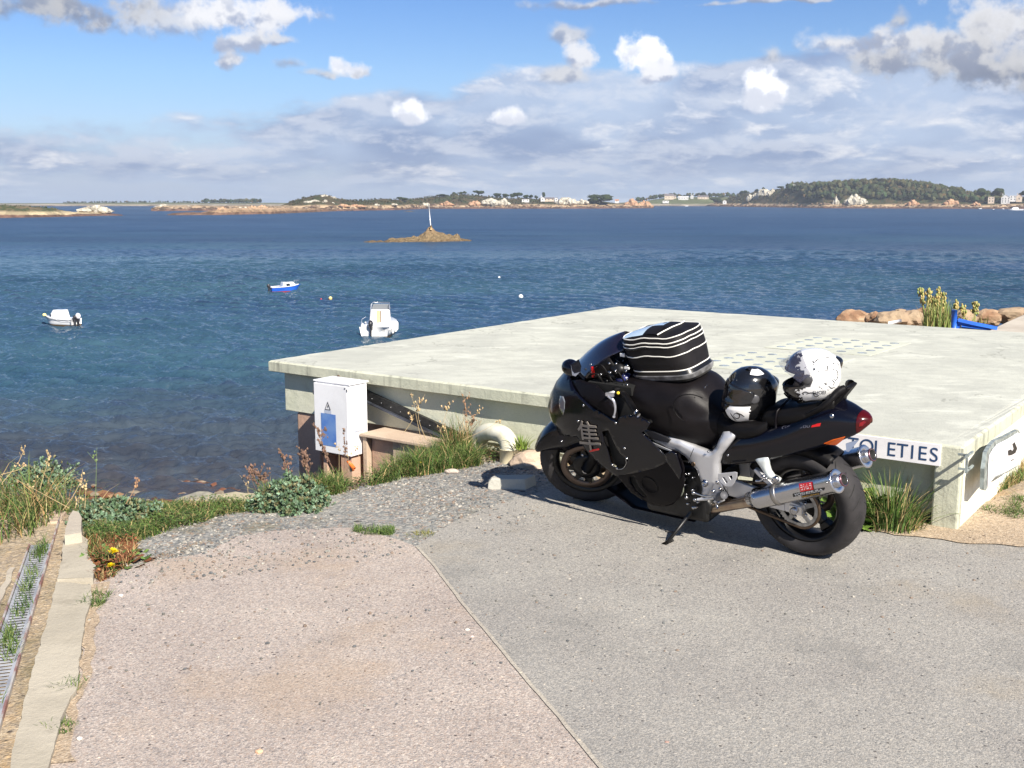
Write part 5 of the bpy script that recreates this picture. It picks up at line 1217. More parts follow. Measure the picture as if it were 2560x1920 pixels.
side_v = Vector((0, 1, 0)); side_v = (side_v - d_ * side_v.dot(d_)).normalized(); up_v = side_v.cross(d_); up_v = up_v if up_v.z > 0 else -up_v
def cyl(s, arc, off=.0012):                      # s metres along, arc metres round (positive up)
    g = arc / CR; return A_ + d_ * s + (side_v * cos(g) + up_v * sin(g)) * (CR + off)
def cylinv(px, py):
    Y = A_.y + CR
    for _ in range(30):
        p = L((px, py), Y); v = p - A_; s = v.dot(d_); h = max(-CR * .98, min(CR * .98, v.dot(up_v))); g = asin(h / CR); Yn = (A_ + d_ * s + (side_v * cos(g) + up_v * sin(g)) * CR).y; Y = lerp(Y, Yn, .5)
    return s, g * CR
def cylpatch(poly, off, nu=6, nv=6):            # tl tr br bl px
    mb = MB(); cs = [cylinv(*p) for p in poly]
    def fn(u, v):
        t = (lerp(cs[0][0], cs[1][0], u), lerp(cs[0][1], cs[1][1], u)); b = (lerp(cs[3][0], cs[2][0], u), lerp(cs[3][1], cs[2][1], u)); return cyl(lerp(b[0], t[0], v), lerp(b[1], t[1], v), off)
    return mb, fn
def c5(x, y): return (1880 + .1929 * x, 1080 + .1929 * y)
def badge(quad, name, m, text, tm, pad=.08, off=.0015):
    mb, fn = cylpatch([c5(*p) for p in quad], off)
    if m:
        mb.grid(fn, 8, 5); bput(mb, name, m, m1)
    vs, fs = textmesh(text, 1.0); xs = [v[0] for v in vs]; ys = [v[1] for v in vs]; x0, x1, y0, y1 = min(xs), max(xs), min(ys), max(ys)
    mb2, fn2 = cylpatch([c5(*p) for p in quad], off + .0008)
    mb2.add([fn2(lerp(pad, 1 - pad, (x - x0) / (x1 - x0)), lerp(pad * 1.6, 1 - pad * 1.6, (y - y0) / (y1 - y0))) for x, y in vs], fs); bput(mb2, 'lettering', tm, m1)
M_wh = mat('white_letter', (.8, .8, .8), .4); M_yel = mat('yellow_letter', (.75, .42, .04), .4)
badge([(612, 672), (783, 645), (800, 745), (632, 775)], 'badge', M_redp, '\u30e8\u30b7\u30e0\u30e9', M_wh)
badge([(528, 800), (932, 722), (938, 752), (535, 842)], 'badge', M_black, 'YOSHIMURA', M_wh, .05)
badge([(640, 828), (880, 782), (884, 808), (645, 852)], 'badge', M_black, 'R&D JAPAN', M_yel, .05)
# header pipes
mb = MB(); P = [L(a4(560, 1060), .12), L(a4(700, 1040), .135), L(a4(900, 1000), .15), L(a4(1100, 965), .16), L(a4(1260, 935), .165)]; mb.tube(smoothpath(P, 4), [.030] * 17, 16); bput(mb, 'exhaust_pipe', M_pipe2)
mb = MB(); P = [L(a4(880, 740), .08), L(a4(1000, 770), .09), L(a4(1130, 820), .10), L(a4(1240, 850), .13)]; mb.tube(smoothpath(P, 4), [.030] * 13, 16); bput(mb, 'link_pipe', M_steel)
mb = MB(); P = [Vector((.62, 0, .14)), Vector((.45, -.06, .2)), Vector((.30, -.13, .28)), Vector((E1.x, -E1.y, E1.z))]; mb.tube(smoothpath(P, 4), .03, 12); bput(mb, 'exhaust_pipe', M_pipe2)
mb = MB(); mb.box((.66, 0, .15), (.24, .18, .07)); bput(mb, 'collector', M_engine, bevel=.02)

# ---- side stand
ft = BMI @ G(1668, 1357, .012); top = L(a4(335, 1060), .15)
mb = MB(); mb.tube([top, top.lerp(ft, .5) + Vector((0, .004, 0)), ft], [.013, .010, .0095], 10); ss = bput(mb, 'side_stand', M_engine)
mb = MB(); f2 = BMI @ G(1680, 1352, .008); f1 = BMI @ G(1660, 1362, .008); mb.tube([f1, f2], .014, 8); bput(mb, 'stand_foot', M_blk, ss)
mb = MB(); sp = BMI @ G(1672, 1325, .10); mb.tube([top.lerp(ft, .70), top.lerp(ft, .78) + Vector((.05, .0, .015))], .006, 6); bput(mb, 'stand_tang', M_engine, ss)

# ================================================================== tank bag
bag = empty('tank_bag', (0, 0, 0), 'black soft tank bag with white piping strapped on the motorcycle tank', 'bag', mw=BM); bag['wl'] = (0, 0, 0)
bp = R(7); BC = Vector((.765, 0, .955)); bfx = Vector((cos(bp), 0, -sin(bp))); bup = Vector((sin(bp), 0, cos(bp)))
def bagring(h, fx, fr_, w, shift=0.0, n=56, sq=4.0, rear=None):
    out = []
    for k in range(n):
        t = 2 * pi * k / n; c, s = cos(t), sin(t)
        r = (abs(c) ** sq + abs(s) ** sq) ** (-1 / sq)
        x = r * c * (fx if c > 0 else (rear if rear else fx)); y = r * s * w
        out.append(BC + bfx * (x + shift) + Vector((0, y, 0)) + bup * (h + fr_(x, y)))
    return out
zero = lambda x, y: 0
dome = lambda x, y: .028 * (1 - (x / .26) ** 2) * (1 - (y / .16) ** 2)
M_cord = mat('bag_cordura', (.008, .007, .008), .6, bump=.0008, bscale=500, spec=.25, var=.25, vscale=12); M_piping = mat('white_piping', (.78, .76, .70), .5); M_refl = mat('grey_reflective', (.06, .06, .062), .4, col2=(.22, .22, .23), vscale=7); M_bagl = mat('bag_shiny', (.008, .008, .009), .3, spec=.4)
levels = [(-.03, .200, .138, 0, .195), (.006, .214, .150, 0, .202), (.034, .208, .146, 0, .188), (.075, .220, .153, .005, .190), (.125, .224, .157, .008, .190), (.165, .226, .156, .012, .188), (.198, .225, .154, .014, .186), (.225, .220, .148, .014, .180)]
wav = lambda x, y: .004 * sin(x * 22 + 1) + .003 * sin(y * 30) + .006 * noise.noise(Vector((x * 14, y * 14, 3)))
rings = [bagring(h, fx, (wav if i > 3 else zero), w, sh, rear=rr) for i, (h, fx, w, sh, rr) in enumerate(levels)]
mb = MB(); mb.smooth = True; n = 56
for a, b, mi in ((2, 3, 0), (3, 4, 0), (4, 5, 0), (5, 6, 0), (6, 7, 0)):
    mb.add(rings[a] + rings[b], [(i, (i + 1) % n, n + (i + 1) % n, n + i) for i in range(n)])
bput(mb, 'bag_body', M_cord, bag)
mb = MB(); mb.smooth = True
for a, b in ((0, 1), (1, 2)): mb.add(rings[a] + rings[b], [(i, (i + 1) % n, n + (i + 1) % n, n + i) for i in range(n)])
mb.add(rings[0], [tuple(range(n))[::-1]]); bput(mb, 'bag_skirt', M_bagl, bag)
mb = MB(); mb.smooth = True; nr = 8; top_r = rings[7]; cc = sum(top_r, Vector()) / n; vs = [cc + bup * .03]
for j in range(1, nr + 1):
    for p in top_r:
        q = cc.lerp(p, j / nr); vs.append(q + bup * (.03 * (1 - (j / nr) ** 2) + .004 * sin(q.x * 40) * (1 - j / nr)))
mb.add(vs, [(0, 1 + i, 1 + (i + 1) % n) for i in range(n)] + [(1 + j * n + i, 1 + (j + 1) * n + i, 1 + (j + 1) * n + (i + 1) % n, 1 + j * n + (i + 1) % n) for j in range(nr - 1) for i in range(n)])
bput(mb, 'bag_lid', M_cord, bag)
for ri, m_, r_ in ((7, M_piping, .0034), (6, M_piping, .0038), (5, M_refl, .0032), (4, M_piping, .0035), (2, M_piping, .0038), (1, M_refl, .006)):
    mb = MB(); rg = rings[ri]; 
    if ri == 5: m_ = M_piping; rg = bagring(.178, .228, wav, .1565, .012, rear=.1895)
    mb.tube(rg + [rg[0], rg[1]], r_, 6, cap=False); bput(mb, 'piping', m_, bag)
# grey band on the skirt
rg0, rg1 = bagring(-.016, .212, zero, .148, 0, rear=.204), bagring(.008, .218, zero, .154, 0, rear=.208); mb = MB(); mb.smooth = True
mb.add(rg0 + rg1, [(i, (i + 1) % n, n + (i + 1) % n, n + i) for i in range(n)]); bput(mb, 'skirt_band', M_refl, bag)
# clear map pocket and zip curve on the lid
def lidp(x, y, off=.004):
    kx = (x - .014) / (.220 if x > .014 else .180); ky = y / .148; k = min(1, (abs(kx) ** 3.2 + abs(ky) ** 3.2) ** (1 / 3.2))
    return BC + bfx * x + Vector((0, y, 0)) + bup * (.225 + wav(x, y) * k + .03 * (1 - k * k) + off)
mb = MB(); mb.grid(lambda u, v: lidp(lerp(.215, -.02 + .04 * v, u), lerp(.118, -.08, v), .003), 10, 8); bput(mb, 'map_pocket', mat('map_pocket', (.52, .66, .80), .18, coat=.8), bag)
mb = MB(); mb.grid(lambda u, v: lidp(lerp(.07, -.03, u), lerp(.125, .02, v), .006), 6, 6); bput(mb, 'pocket_flap', M_cord, bag)
mb = MB(); mb.tube([lidp(x, y, .004) for x, y in ((-.03, .125), (-.05, .09), (-.07, .03), (-.075, -.04), (-.06, -.10), (-.04, -.125))], .004, 6); bput(mb, 'piping', M_piping, bag)
mb = MB(); mb.tube([rings[5][i] + Vector((0, .004, 0)) + bup * .008 for i in range(8, 14)], .006, 6); bput(mb, 'zip_slider', M_bagl, bag)
mb = MB(); mb.tube([BC + Vector((.21, .06, .0)), BC + Vector((.26, .06, -.04)), BC + Vector((.29, .04, -.10))], .008, 6); bput(mb, 'strap', M_cord, bag)

# ================================================================== helmets
def helmet(name, center, fwd, up, label, scheme, sc=(1, 1, 1)):
    f = Vector(fwd).normalized(); u0 = Vector(up); s = u0.cross(f).normalized(); u = f.cross(s).normalized()
    MW = Matrix.Translation(center) @ Matrix((f, s, u)).transposed().to_4x4()
    root = empty(name, (0, 0, 0), label, 'helmet', mw=MW); root['wl'] = (0, 0, 0)
    NA, NE = 220, 130
    def P(az, el, off=0.0):
        ca = cos(az)
        rx = (.148 if ca > 0 else .152); a, b, c = rx, .121, (.142 if el > 0 else .150)
        d = Vector((cos(el) * ca, cos(el) * sin(az), sin(el)))
        r = ((abs(d.x) / a) ** 2.3 + (abs(d.y) / b) ** 2.3 + (abs(d.z) / c) ** 2.3) ** (-1 / 2.3)
        chin = max(0, ca) ** 3 * max(0, min(1, (-el - R(2)) / R(20))) * .030          # chin bar juts out
        spo = max(0, -ca) ** 2 * max(0, 1 - abs(el - R(22)) / R(20)) * .010
        v = d * (r + chin * cos(el) + spo + off); v = Vector((v.x * sc[0], v.y * sc[1], v.z * sc[2]))
        return v
    def port(az, el):                                    # eye opening
        a = abs(az); lo_ = R(-15) + a * .05; hi = R(21) - a * .10
        return a < R(68) and lo_ < el < hi
    el0 = R(-58)
    mb = MB(); mb.smooth = True; V = [P(2 * pi * i / NA - pi, lerp(el0, pi / 2, j / NE)) for i in range(NA) for j in range(NE + 1)]
    o = NE + 1; fs = []; ms = []
    for i in range(NA):
        for j in range(NE):
            az = 2 * pi * (i + .5) / NA - pi; el = lerp(el0, pi / 2, (j + .5) / NE)
            if port(az, el): continue
            if el < R(-50) and abs(az) > R(100): pass
            i2 = (i + 1) % NA; fs.append((i * o + j, i2 * o + j, i2 * o + j + 1, i * o + j + 1)); ms.append(scheme(az, el))
    mb.add(V, fs); mb.m = ms
    mb.v = [tuple(v) for v in mb.v]
    shell = bput(mb, 'shell', [M_hblk, M_hwht, M_hgry], root, solid=.007)
    mb = MB(); mb.smooth = True
    V = [P(2 * pi * i / 48 - pi, lerp(R(-56), pi / 2, j / 24), -.020) for i in range(48) for j in range(25)]
    mb.add(V, [(i * 25 + j, i * 25 + j + 1, ((i + 1) % 48) * 25 + j + 1, ((i + 1) % 48) * 25 + j) for i in range(48) for j in range(24) if not port(2 * pi * (i + .5) / 48 - pi, lerp(R(-56), pi / 2, (j + .5) / 24))])
    bput(mb, 'liner', M_lining, root)
    for sgn in (1, -1):
        mb = MB(); mb.blob((.055, sgn * .075, -.045), (.05, .022, .05), 2, .08); bput(mb, 'cheek_pad', M_lining, root, smooth=True)
        mb = MB(); mb.lathe([(.026, -.004), (.026, .002), (.020, .006), (.0004, .007)], P(sgn * R(78), R(3), 0), P(sgn * R(78), R(3)), 24); bput(mb, 'visor_pivot', M_hgry, root)
    mb = MB(); pts = [P(2 * pi * i / 48, el0, .001) for i in range(49)]; mb.tube(pts, .006, 6, cap=False); bput(mb, 'neck_trim', M_blk, root)
    mb = MB(); pts = []
    for az in np.linspace(-66, 66, 30): pts.append(P(R(az), R(-15) + abs(R(az)) * .05, .0))
    for az in np.linspace(66, -66, 30): pts.append(P(R(az), R(21) - abs(R(az)) * .10, .0))
    mb.tube(pts + [pts[0]], .0035, 5, cap=False); bput(mb, 'port_seal', M_blk, root)
    return root, P
M_hblk = mat('helmet_black', (.008, .008, .009), .12, coat=1.0); M_hwht = mat('helmet_white', (.80, .80, .80), .2, coat=.8); M_hgry = mat('helmet_grey', (.06, .06, .065), .3, coat=.4)
M_lining = mat('helmet_lining', (.018, .014, .014), .9); M_vis_d = mat('tinted_visor', (.01, .01, .012), .04, coat=1.0, alpha=.80); M_vis_c = mat('clear_visor', (.10, .10, .16), .04, coat=1.0, alpha=.20)
def visor(root, P, tilt, m, lo_, hi, amax, off=.006, pivot=Vector((.02, 0, .008))):
    mb = MB(); Rm = Matrix.Rotation(-tilt, 3, 'Y')
    def fn(u, v):
        az = lerp(-amax, amax, u); k = abs(az) / amax; p = P(az, lerp(lo_ + k * k * R(6), hi - k * k * R(8), v), off); q = Vector(p) - pivot; return pivot + Rm @ q
    mb.grid(fn, 32, 10); bput(mb, 'visor', m, root, solid=.002)
def sch1(az, el):
    a, e = math.degrees(abs(az)), math.degrees(el); j = noise.noise(Vector((az * 6, el * 9, 2))) * 9
    if 11 < a < 70 + j and -56 < e < -15 - max(0, 24 - a) * .9 + j * .15: return 1
    if 58 < e < 78 and 55 < math.degrees(az) < 125: return 1  # white sticker-like crown patch, painted in where a highlight shows
    return 0
def sch2(az, el):
    a, e = math.degrees(az), math.degrees(el); j = noise.noise(Vector((az * 5, el * 7, 9))) * 14 + noise.noise(Vector((az * 15, el * 19, 4))) * 8; aa = abs(a)
    if e > 18 and aa < 56 + j * 1.4 and e < 62 + j: return 0
    if -17 < e < 15 and 60 < aa < 92 - abs(e) * .5: return 2
    if -19 < e < 25 and aa < 72: return 0
    if e <= -15 and aa < 52 + j * 1.4: return 0 if not (8 < aa < 15 and e > -48) else 1
    n = noise.fractal(Vector((az * 3.1, el * 4.2, 7)), 1, 2, 3)
    if aa > 105 and abs(n) < .016: return 0
    if 62 < aa < 100 and 24 < e < 46 and n > .16: return 0
    return 1
W3 = lambda x, y, z: BM @ Vector((x, y, z))
wdir = lambda x, y, z: BM.to_3x3() @ Vector((x, y, z))
h1c = W3(*L((1876, 983), .03)); h1, P1 = helmet('helmet', h1c, wdir(.62, .78, .16), wdir(-.18, -.16, 1.0), 'glossy black helmet with white chin stripes on the rider seat', sch1, (.90, .92, 1.02))
visor(h1, P1, R(0), M_vis_d, R(-13), R(26), R(76))
h2c = W3(*L((2031, 936), .00)); h2, P2 = helmet('helmet', h2c, wdir(1.0, .50, -.04), wdir(-.04, -.10, 1.0), 'white helmet with black swirls and raised clear visor on the pillion seat', sch2, (.91, .91, .93))
visor(h2, P2, R(52), M_vis_c, R(-20), R(26), R(76), .010)
# painted marks on the helmets
def hp(P, a, e, off=.0022): return P(R(a), R(e), off)
vs, fs = textmesh('SHOEI', 1.0); wd = max(v[0] for v in vs); mb = MB()
mb.add([hp(P2, 88 + (x / wd) * 34, -37 + y * 13) for x, y in vs], fs); bput(mb, 'lettering', M_blk, h2)
def squiggle(P, root, pts, r=.0016, m=M_blk):
    mb = MB(); sp = smoothpath([Vector((a, e, 0)) for a, e in pts], 4); mb.tube([hp(P, v.x, v.y, .0006) for v in sp], [r * (.4 + 1.2 * sin(pi * i / (len(sp) - 1))) for i in range(len(sp))], 4); bput(mb, 'painted_swirl', m, root)
for pts in ([(70, -35), (82, -32), (96, -36), (104, -42)], [(88, -33), (92, -42), (100, -44), (106, -40)], [(120, 35), (130, 30), (128, 20), (118, 18)], [(140, 15), (150, 12), (154, 0), (146, -8), (140, -2)],
            [(132, 42), (142, 44), (150, 38)], [(135, -5), (142, -12), (138, -20)], [(128, -18), (136, -24), (146, -22)], [(100, 40), (108, 46), (118, 46)], [(146, 26), (158, 24), (160, 10)], [(60, -30), (70, -28), (80, -34)], [(118, -10), (124, -14)], [(150, -28), (160, -24), (168, -30)]):
    squiggle(P2, h2, pts)
mb = MB(); mb.tube([hp(P2, a, 34 + 5 * sin(R(a * 12)), .001) for a in range(-6, 8, 1)], .004, 5); bput(mb, 'forehead_vent', mat('vent_grey', (.35, .38, .45), .4), h2)
for (P, root) in ((P1, h1), (P2, h2)):
    mb = MB(); mb.grid(lambda u, v: hp(P, lerp(-7, 7, u), lerp(-44, -30, v), .004 + .006 * sin(pi * u)), 6, 4); bput(mb, 'chin_vent', M_blk, root)
    mb = MB(); mb.grid(lambda u, v: P(R(lerp(-12, 12, u)) + pi, R(lerp(10, 34, v)), .004 + .012 * sin(pi * u) * sin(pi * v)), 8, 8); bput(mb, 'rear_spoiler', M_hblk, root)
for pts in ([(30, -34), (34, -42), (42, -40), (44, -32), (36, -28), (30, -34)], [(38, -26), (48, -32), (56, -40)], [(24, -28), (28, -40), (30, -50)]):
    squiggle(P1, h1, pts, .002)
mb = MB(); mb.grid(lambda u, v: hp(P1, lerp(10, 48, u), lerp(68, 80, v), .004 + .006 * sin(pi * u)), 8, 4); bput(mb, 'crown_vent', M_hblk, h1)
for a, e in ((8, 34), (13, 34), (23, 36)):
    mb = MB(); mb.blob(hp(P1, a, e, .001), .0035, 1, 0); bput(mb, 'vent_stud', M_bolt, h1)
# ================================================================== boats and buoys
M_hullw = mat('gelcoat_white', (.80, .80, .80), .3, coat=.4, var=.03); M_hullb = mat('hull_blue', (.02, .13, .62), .35, coat=.3); M_anti = mat('antifoul_red', (.30, .03, .03), .6)
M_obl = mat('outboard_black', (.03, .03, .035), .3, coat=.4); M_glass = mat('cabin_glass', (.015, .02, .025), .08, coat=.8); M_rail2 = mat('rail_steel', (.75, .75, .78), .25, metal=.8); M_cream = mat('cabin_door_cream', (.55, .48, .26), .5)
M_obw = mat('outboard_white', (.78, .76, .80), .35); M_stripe = mat('stripe_dark', (.04, .05, .07), .5); M_buoyo = mat('buoy_orange', (.85, .28, .05), .45); M_buoyy = mat('buoy_yellow', (.85, .75, .30), .45); M_wt = mat('wet_line', (.10, .06, .02), .5)
def seaP(px, py): return G(px, py, SEA)
class Boat:
    def __init__(s, px, py, heading, ln, label):
        c = seaP(px, py); s.c = Vector((c.x, c.y, SEA)); s.h = heading; s.ln = ln; s.root = empty('motor_boat', tuple(s.c), label, 'boat', 'small motor boats at their moorings')
        s.f = Vector((cos(heading), sin(heading), 0)); s.s = Vector((-sin(heading), cos(heading), 0))
    def p(s, x, y, z): return s.c + s.f * x + s.s * y + Vector((0, 0, z))
    def put(s, mb, name, m, par=None, **k): return mb.build(name, m, par or s.root, **k)
    def hull(s, beam, fb, m, mlow=None, draft=.15, sheer=.25):
        ln = s.ln; mb = MB(); mb.smooth = True; n = 20; rows = []
        for i in range(n + 1):
            t = i / n; x = lerp(-ln / 2, ln / 2, t); w = beam / 2 * (1 - max(0, (t - .45) / .55) ** 2.3) * (.94 + .06 * min(1, t * 4)); top = fb + sheer * t * t
            rake = .18 * ln * max(0, (t - .6) / .4) ** 1.5
            row = []
            for (k, zz) in ((0, -draft), (.55, -draft * .6), (.84, 0), (.93, fb * .45), (1.0, top * .93), (1.03, top)):
                xx = x - rake * (1 - (zz + draft) / (top + draft)) ; row.append(s.p(xx, w * k, zz))
            rows.append(row + [s.p(x - rake * (1 - (z_ + draft) / (top + draft)), -w * k, z_) for (k, z_) in ((1.03, top), (1.0, top * .93), (.93, fb * .45), (.84, 0), (.55, -draft * .6), (0, -draft))])
        m_ = 12; mb.add([q for r_ in rows for q in r_], [(i * m_ + j, i * m_ + j + 1, (i + 1) * m_ + j + 1, (i + 1) * m_ + j) for i in range(n) for j in range(m_ - 1)] + [tuple(range(m_))])
        h = s.put(mb, 'hull', m)
        mb = MB(); mb.smooth = False                      # deck
        A = []; B = []
        for i in range(n + 1):
            t = i / n; x = lerp(-ln / 2, ln / 2, t); w = beam / 2 * (1 - max(0, (t - .45) / .55) ** 2.3) * (.94 + .06 * min(1, t * 4)) * 1.02; top = fb + sheer * t * t - (.22 if t < .42 else .02); A.append(s.p(x, w, top)); B.append(s.p(x, -w, top))
        mb.add(A + B, [(i, n + 1 + i, n + 2 + i, i + 1) for i in range(n)]); s.put(mb, 'deck', m, h)
        if mlow:
            mb = MB(); A = []; B = []
            for sg in (1, -1):
                A = []; B = []
                for i in range(n - 1):
                    t = i / n; x = lerp(-ln / 2, ln / 2, t); w = beam / 2 * (1 - max(0, (t - .45) / .55) ** 2.3) * (.94 + .06 * min(1, t * 4)); rake = .18 * ln * max(0, (t - .6) / .4) ** 1.5; top = fb + sheer * t * t
                    A.append(s.p(x - rake * (1 - draft / (top + draft)), sg * (w * .855 + .012), -.02)); B.append(s.p(x - rake * .85, sg * (w * .90 + .012), .13))
                k = len(A); mb.add(A + B, [(i, i + 1, k + i + 1, k + i) for i in range(k - 1)])
            w = beam / 2 * .94; mb.add([s.p(-ln / 2 - .012, -w * .86, -.02), s.p(-ln / 2 - .012, w * .86, -.02), s.p(-ln / 2 - .012, w * .9, .13), s.p(-ln / 2 - .012, -w * .9, .13)], [(0, 1, 2, 3)])
            s.put(mb, 'waterline', mlow, h)
        s.fb = fb; s.beam = beam; return h
    def block(s, x0, x1, w0, w1, z0, z1, tx0=0, tx1=0, tw=.85, name='cabin', m=None, bevel=.05):
        mb = MB(); mb.hexa([s.p(x0, -w0, z0), s.p(x1, -w1, z0), s.p(x1, w1, z0), s.p(x0, w0, z0)][::1], [s.p(x0 + tx0, -w0 * tw, z1), s.p(x1 + tx1, -w1 * tw, z1), s.p(x1 + tx1, w1 * tw, z1), s.p(x0 + tx0, w0 * tw, z1)])
        return s.put(mb, name, m or M_hullw, bevel=bevel, seg=3)
    def outboard(s, y=0, m=M_obl, k=1.0, tilt=0.0):
        x = -s.ln / 2 - .18 * k; mb = MB(); mb.blob(s.p(x - .02, y, s.fb + .22 * k), (.24 * k, .17 * k, .26 * k), 3, .05, 1, 3, rot=rotz(s.h)); ob = s.put(mb, 'outboard_motor', m, smooth=True)
        mb = MB(); mb.hexa([s.p(x - .10, y - .05, -.3), s.p(x + .06, y - .05, -.3), s.p(x + .06, y + .05, -.3), s.p(x - .10, y + .05, -.3)], [s.p(x - .1, y - .07, s.fb + .05), s.p(x + .10, y - .07, s.fb + .05), s.p(x + .1, y + .07, s.fb + .05), s.p(x - .1, y + .07, s.fb + .05)]); s.put(mb, 'motor_shaft', M_obl, ob, bevel=.01)
        mb = MB(); mb.box(s.p(x + .14, y, s.fb - .05), (.12, .22, .3), rotz(s.h)); s.put(mb, 'motor_bracket', M_obl, ob); return ob

# white cabin cruiser seen from astern, just beyond the roof edge
b = Boat(953, 834, R(86), 5.6, 'white cabin motor boat with black outboard seen from astern beyond the roof edge')
b.hull(2.45, .85, M_hullw, M_wt, sheer=.3)
b.block(-.35, 1.5, .86, .62, .75, 1.95, .08, -.75, .86); b.block(1.2, 2.2, .66, .30, .95, 1.35, 0, -.3, .7, 'foredeck')
mb = MB(); mb.hexa([b.p(.0, -.74, 1.96), b.p(.95, -.66, 1.96), b.p(.95, .66, 1.96), b.p(.0, .74, 1.96)], [b.p(.15, -.62, 2.35), b.p(.6, -.56, 2.35), b.p(.6, .56, 2.35), b.p(.15, .62, 2.35)]); b.put(mb, 'windscreen', mat('screen_grey', (.18, .19, .20), .15, coat=.6))
mb = MB(); mb.tube([b.p(-.3, -.86, .9), b.p(-.15, -.72, 2.35), b.p(.3, -.66, 2.48), b.p(.3, .66, 2.48), b.p(-.15, .72, 2.35), b.p(-.3, .86, .9)], .03, 6); b.put(mb, 'roof_rail', M_rail2)
mb = MB(); mb.prism([b.p(-.36, .02, .95), b.p(-.36, .26, .95), b.p(-.29, .26, 1.88), b.p(-.29, .02, 1.88)], b.f * -.02); b.put(mb, 'cabin_door', M_cream, bevel=.0)
mb = MB(); mb.prism([b.p(-.38, -.08, .95), b.p(-.38, -.02, .95), b.p(-.31, -.02, 1.88), b.p(-.31, -.08, 1.88)], b.f * -.02); b.put(mb, 'door_frame', mat('wood_brown', (.20, .12, .05), .5))
b.block(-2.75, -2.3, 1.08, 1.08, .55, 1.0, 0, 0, .96, 'transom_seat'); b.outboard(.22, M_obl, 1.15)
for i, (x, y) in enumerate(((-1.7, -1.25), (-.7, -1.3), (.3, -1.22), (-1.2, 1.25), (-.2, 1.22))):
    mb = MB(); mb.tube([b.p(x, y, .25), b.p(x, y, .35), b.p(x, y, .85), b.p(x, y, .98)], [.05, .13, .13, .05], 10); b.put(mb, 'fender', M_hullw)
mb = MB(); mb.tube([b.p(-2.5, 1.1, .8), b.p(-2.3, 1.05, 1.4), b.p(-1.0, 1.0, 1.45)], .02, 5); b.put(mb, 'grab_rail', M_rail2)
mb = MB(); mb.prism([b.p(-2.815, -.85, .55), b.p(-2.815, -.62, .55), b.p(-2.815, -.62, .63), b.p(-2.815, -.85, .63)], b.f * -.01); b.put(mb, 'registration_mark', mat('grey_mark', (.4, .4, .4), .5))

# white pocket cruiser on the left, bow to the left
b = Boat(152, 813, R(160), 3.3, 'small white cabin boat with yellow bow fender, nearest the left edge')
b.hull(1.45, .62, M_hullw, M_wt, sheer=.22)
b.block(-.55, 1.05, .60, .34, .55, 1.32, .10, -.55, .80); b.block(-1.6, -.5, .62, .62, .35, .66, 0, 0, .97, 'cockpit_side')
for sg in (1, -1):
    mb = MB(); mb.tube([b.p(-1.5, sg * .71, .50), b.p(-.2, sg * .735, .52), b.p(.5, sg * .69, .56), b.p(1.1, sg * .45, .64), b.p(1.45, sg * .15, .74)], .022, 5); b.put(mb, 'rub_rail', M_stripe)
    mb = MB(); mb.prism([b.p(.50, sg * .50, .80), b.p(.72, sg * .45, .80), b.p(.68, sg * .42, .96), b.p(.50, sg * .46, .96)], b.s * (.02 * sg)); b.put(mb, 'cabin_window', M_glass)
mb = MB(); mb.blob(b.p(1.68, .0, .82), (.17, .17, .15), 2, 0); b.put(mb, 'bow_fender', M_buoyy, smooth=True); b.outboard(-.05, M_obw, 1.0); b.outboard(.30, M_obl, .7)

# blue hull with white cabin
b = Boat(714, 729, R(28), 3.6, 'blue hulled boat with white cabin and dark hatch moored farther out')
b.hull(1.6, .55, M_hullb, M_anti, sheer=.28); mb = MB()
b.block(-.5, 1.35, .66, .30, .55, 1.12, .12, -.45, .78)
mb = MB(); mb.prism([b.p(-.05, -.30, 1.135), b.p(.40, -.25, 1.135), b.p(.40, .25, 1.135), b.p(-.05, .30, 1.135)], (0, 0, .02)); b.put(mb, 'hatch', M_glass)
mb = MB(); mb.prism([b.p(-.05, -.63, .66), b.p(.40, -.56, .66), b.p(.40, -.50, .98), b.p(-.05, -.555, .98)], b.s * -.02); b.put(mb, 'cabin_window', M_glass)
for sg in (1, -1):
    mb = MB(); mb.tube([b.p(1.1, sg * .48, .75), b.p(1.2, sg * .42, 1.25), b.p(1.62, sg * .16, 1.30)], .022, 5); b.put(mb, 'bow_rail', M_rail2)
    mb = MB(); mb.tube([b.p(-1.75, sg * .78, .56), b.p(-.3, sg * .84, .62), b.p(.7, sg * .74, .70), b.p(1.5, sg * .25, .84)], .045, 6); b.put(mb, 'gunwale', M_hullw)
b.block(-1.8, -.5, .74, .76, .40, .56, 0, 0, .98, 'cockpit_side'); b.outboard(0, M_obl, .9)

def buoy(px, py, r, m, label, m2=None, name='mooring_buoy'):
    c = seaP(px, py); root = empty(name, (c.x, c.y, SEA), label, 'buoy', 'mooring buoys')
    mb = MB(); mb.blob((c.x, c.y, SEA + r * .55), r, 3, 0); fl = mb.build('float', m, root, smooth=True)
    mb = MB(); mb.lathe([(r * .97, -.02), (r * 1.015, .0), (r * 1.0, r * .2), (r * .98, r * .22)] if m2 else [(r * .3, 0), (r * .35, .02), (r * .2, .05)], (c.x, c.y, SEA + (r * .42 if m2 else r * 1.45)), (0, 0, 1), 20); mb.build('band', m2 or M_rail2, root)
buoy(1302, 745, .26, M_hullw, 'large white mooring buoy, the nearer of the two white ones')
buoy(1248, 696, .18, M_hullw, 'small white mooring buoy, farthest out on the water')
buoy(826, 748, .19, M_buoyy, 'orange and yellow buoy floating between the blue boat and the white cruiser', M_buoyo)
buoy(803, 749, .09, M_redp, 'tiny dark red float beside the orange and yellow buoy')

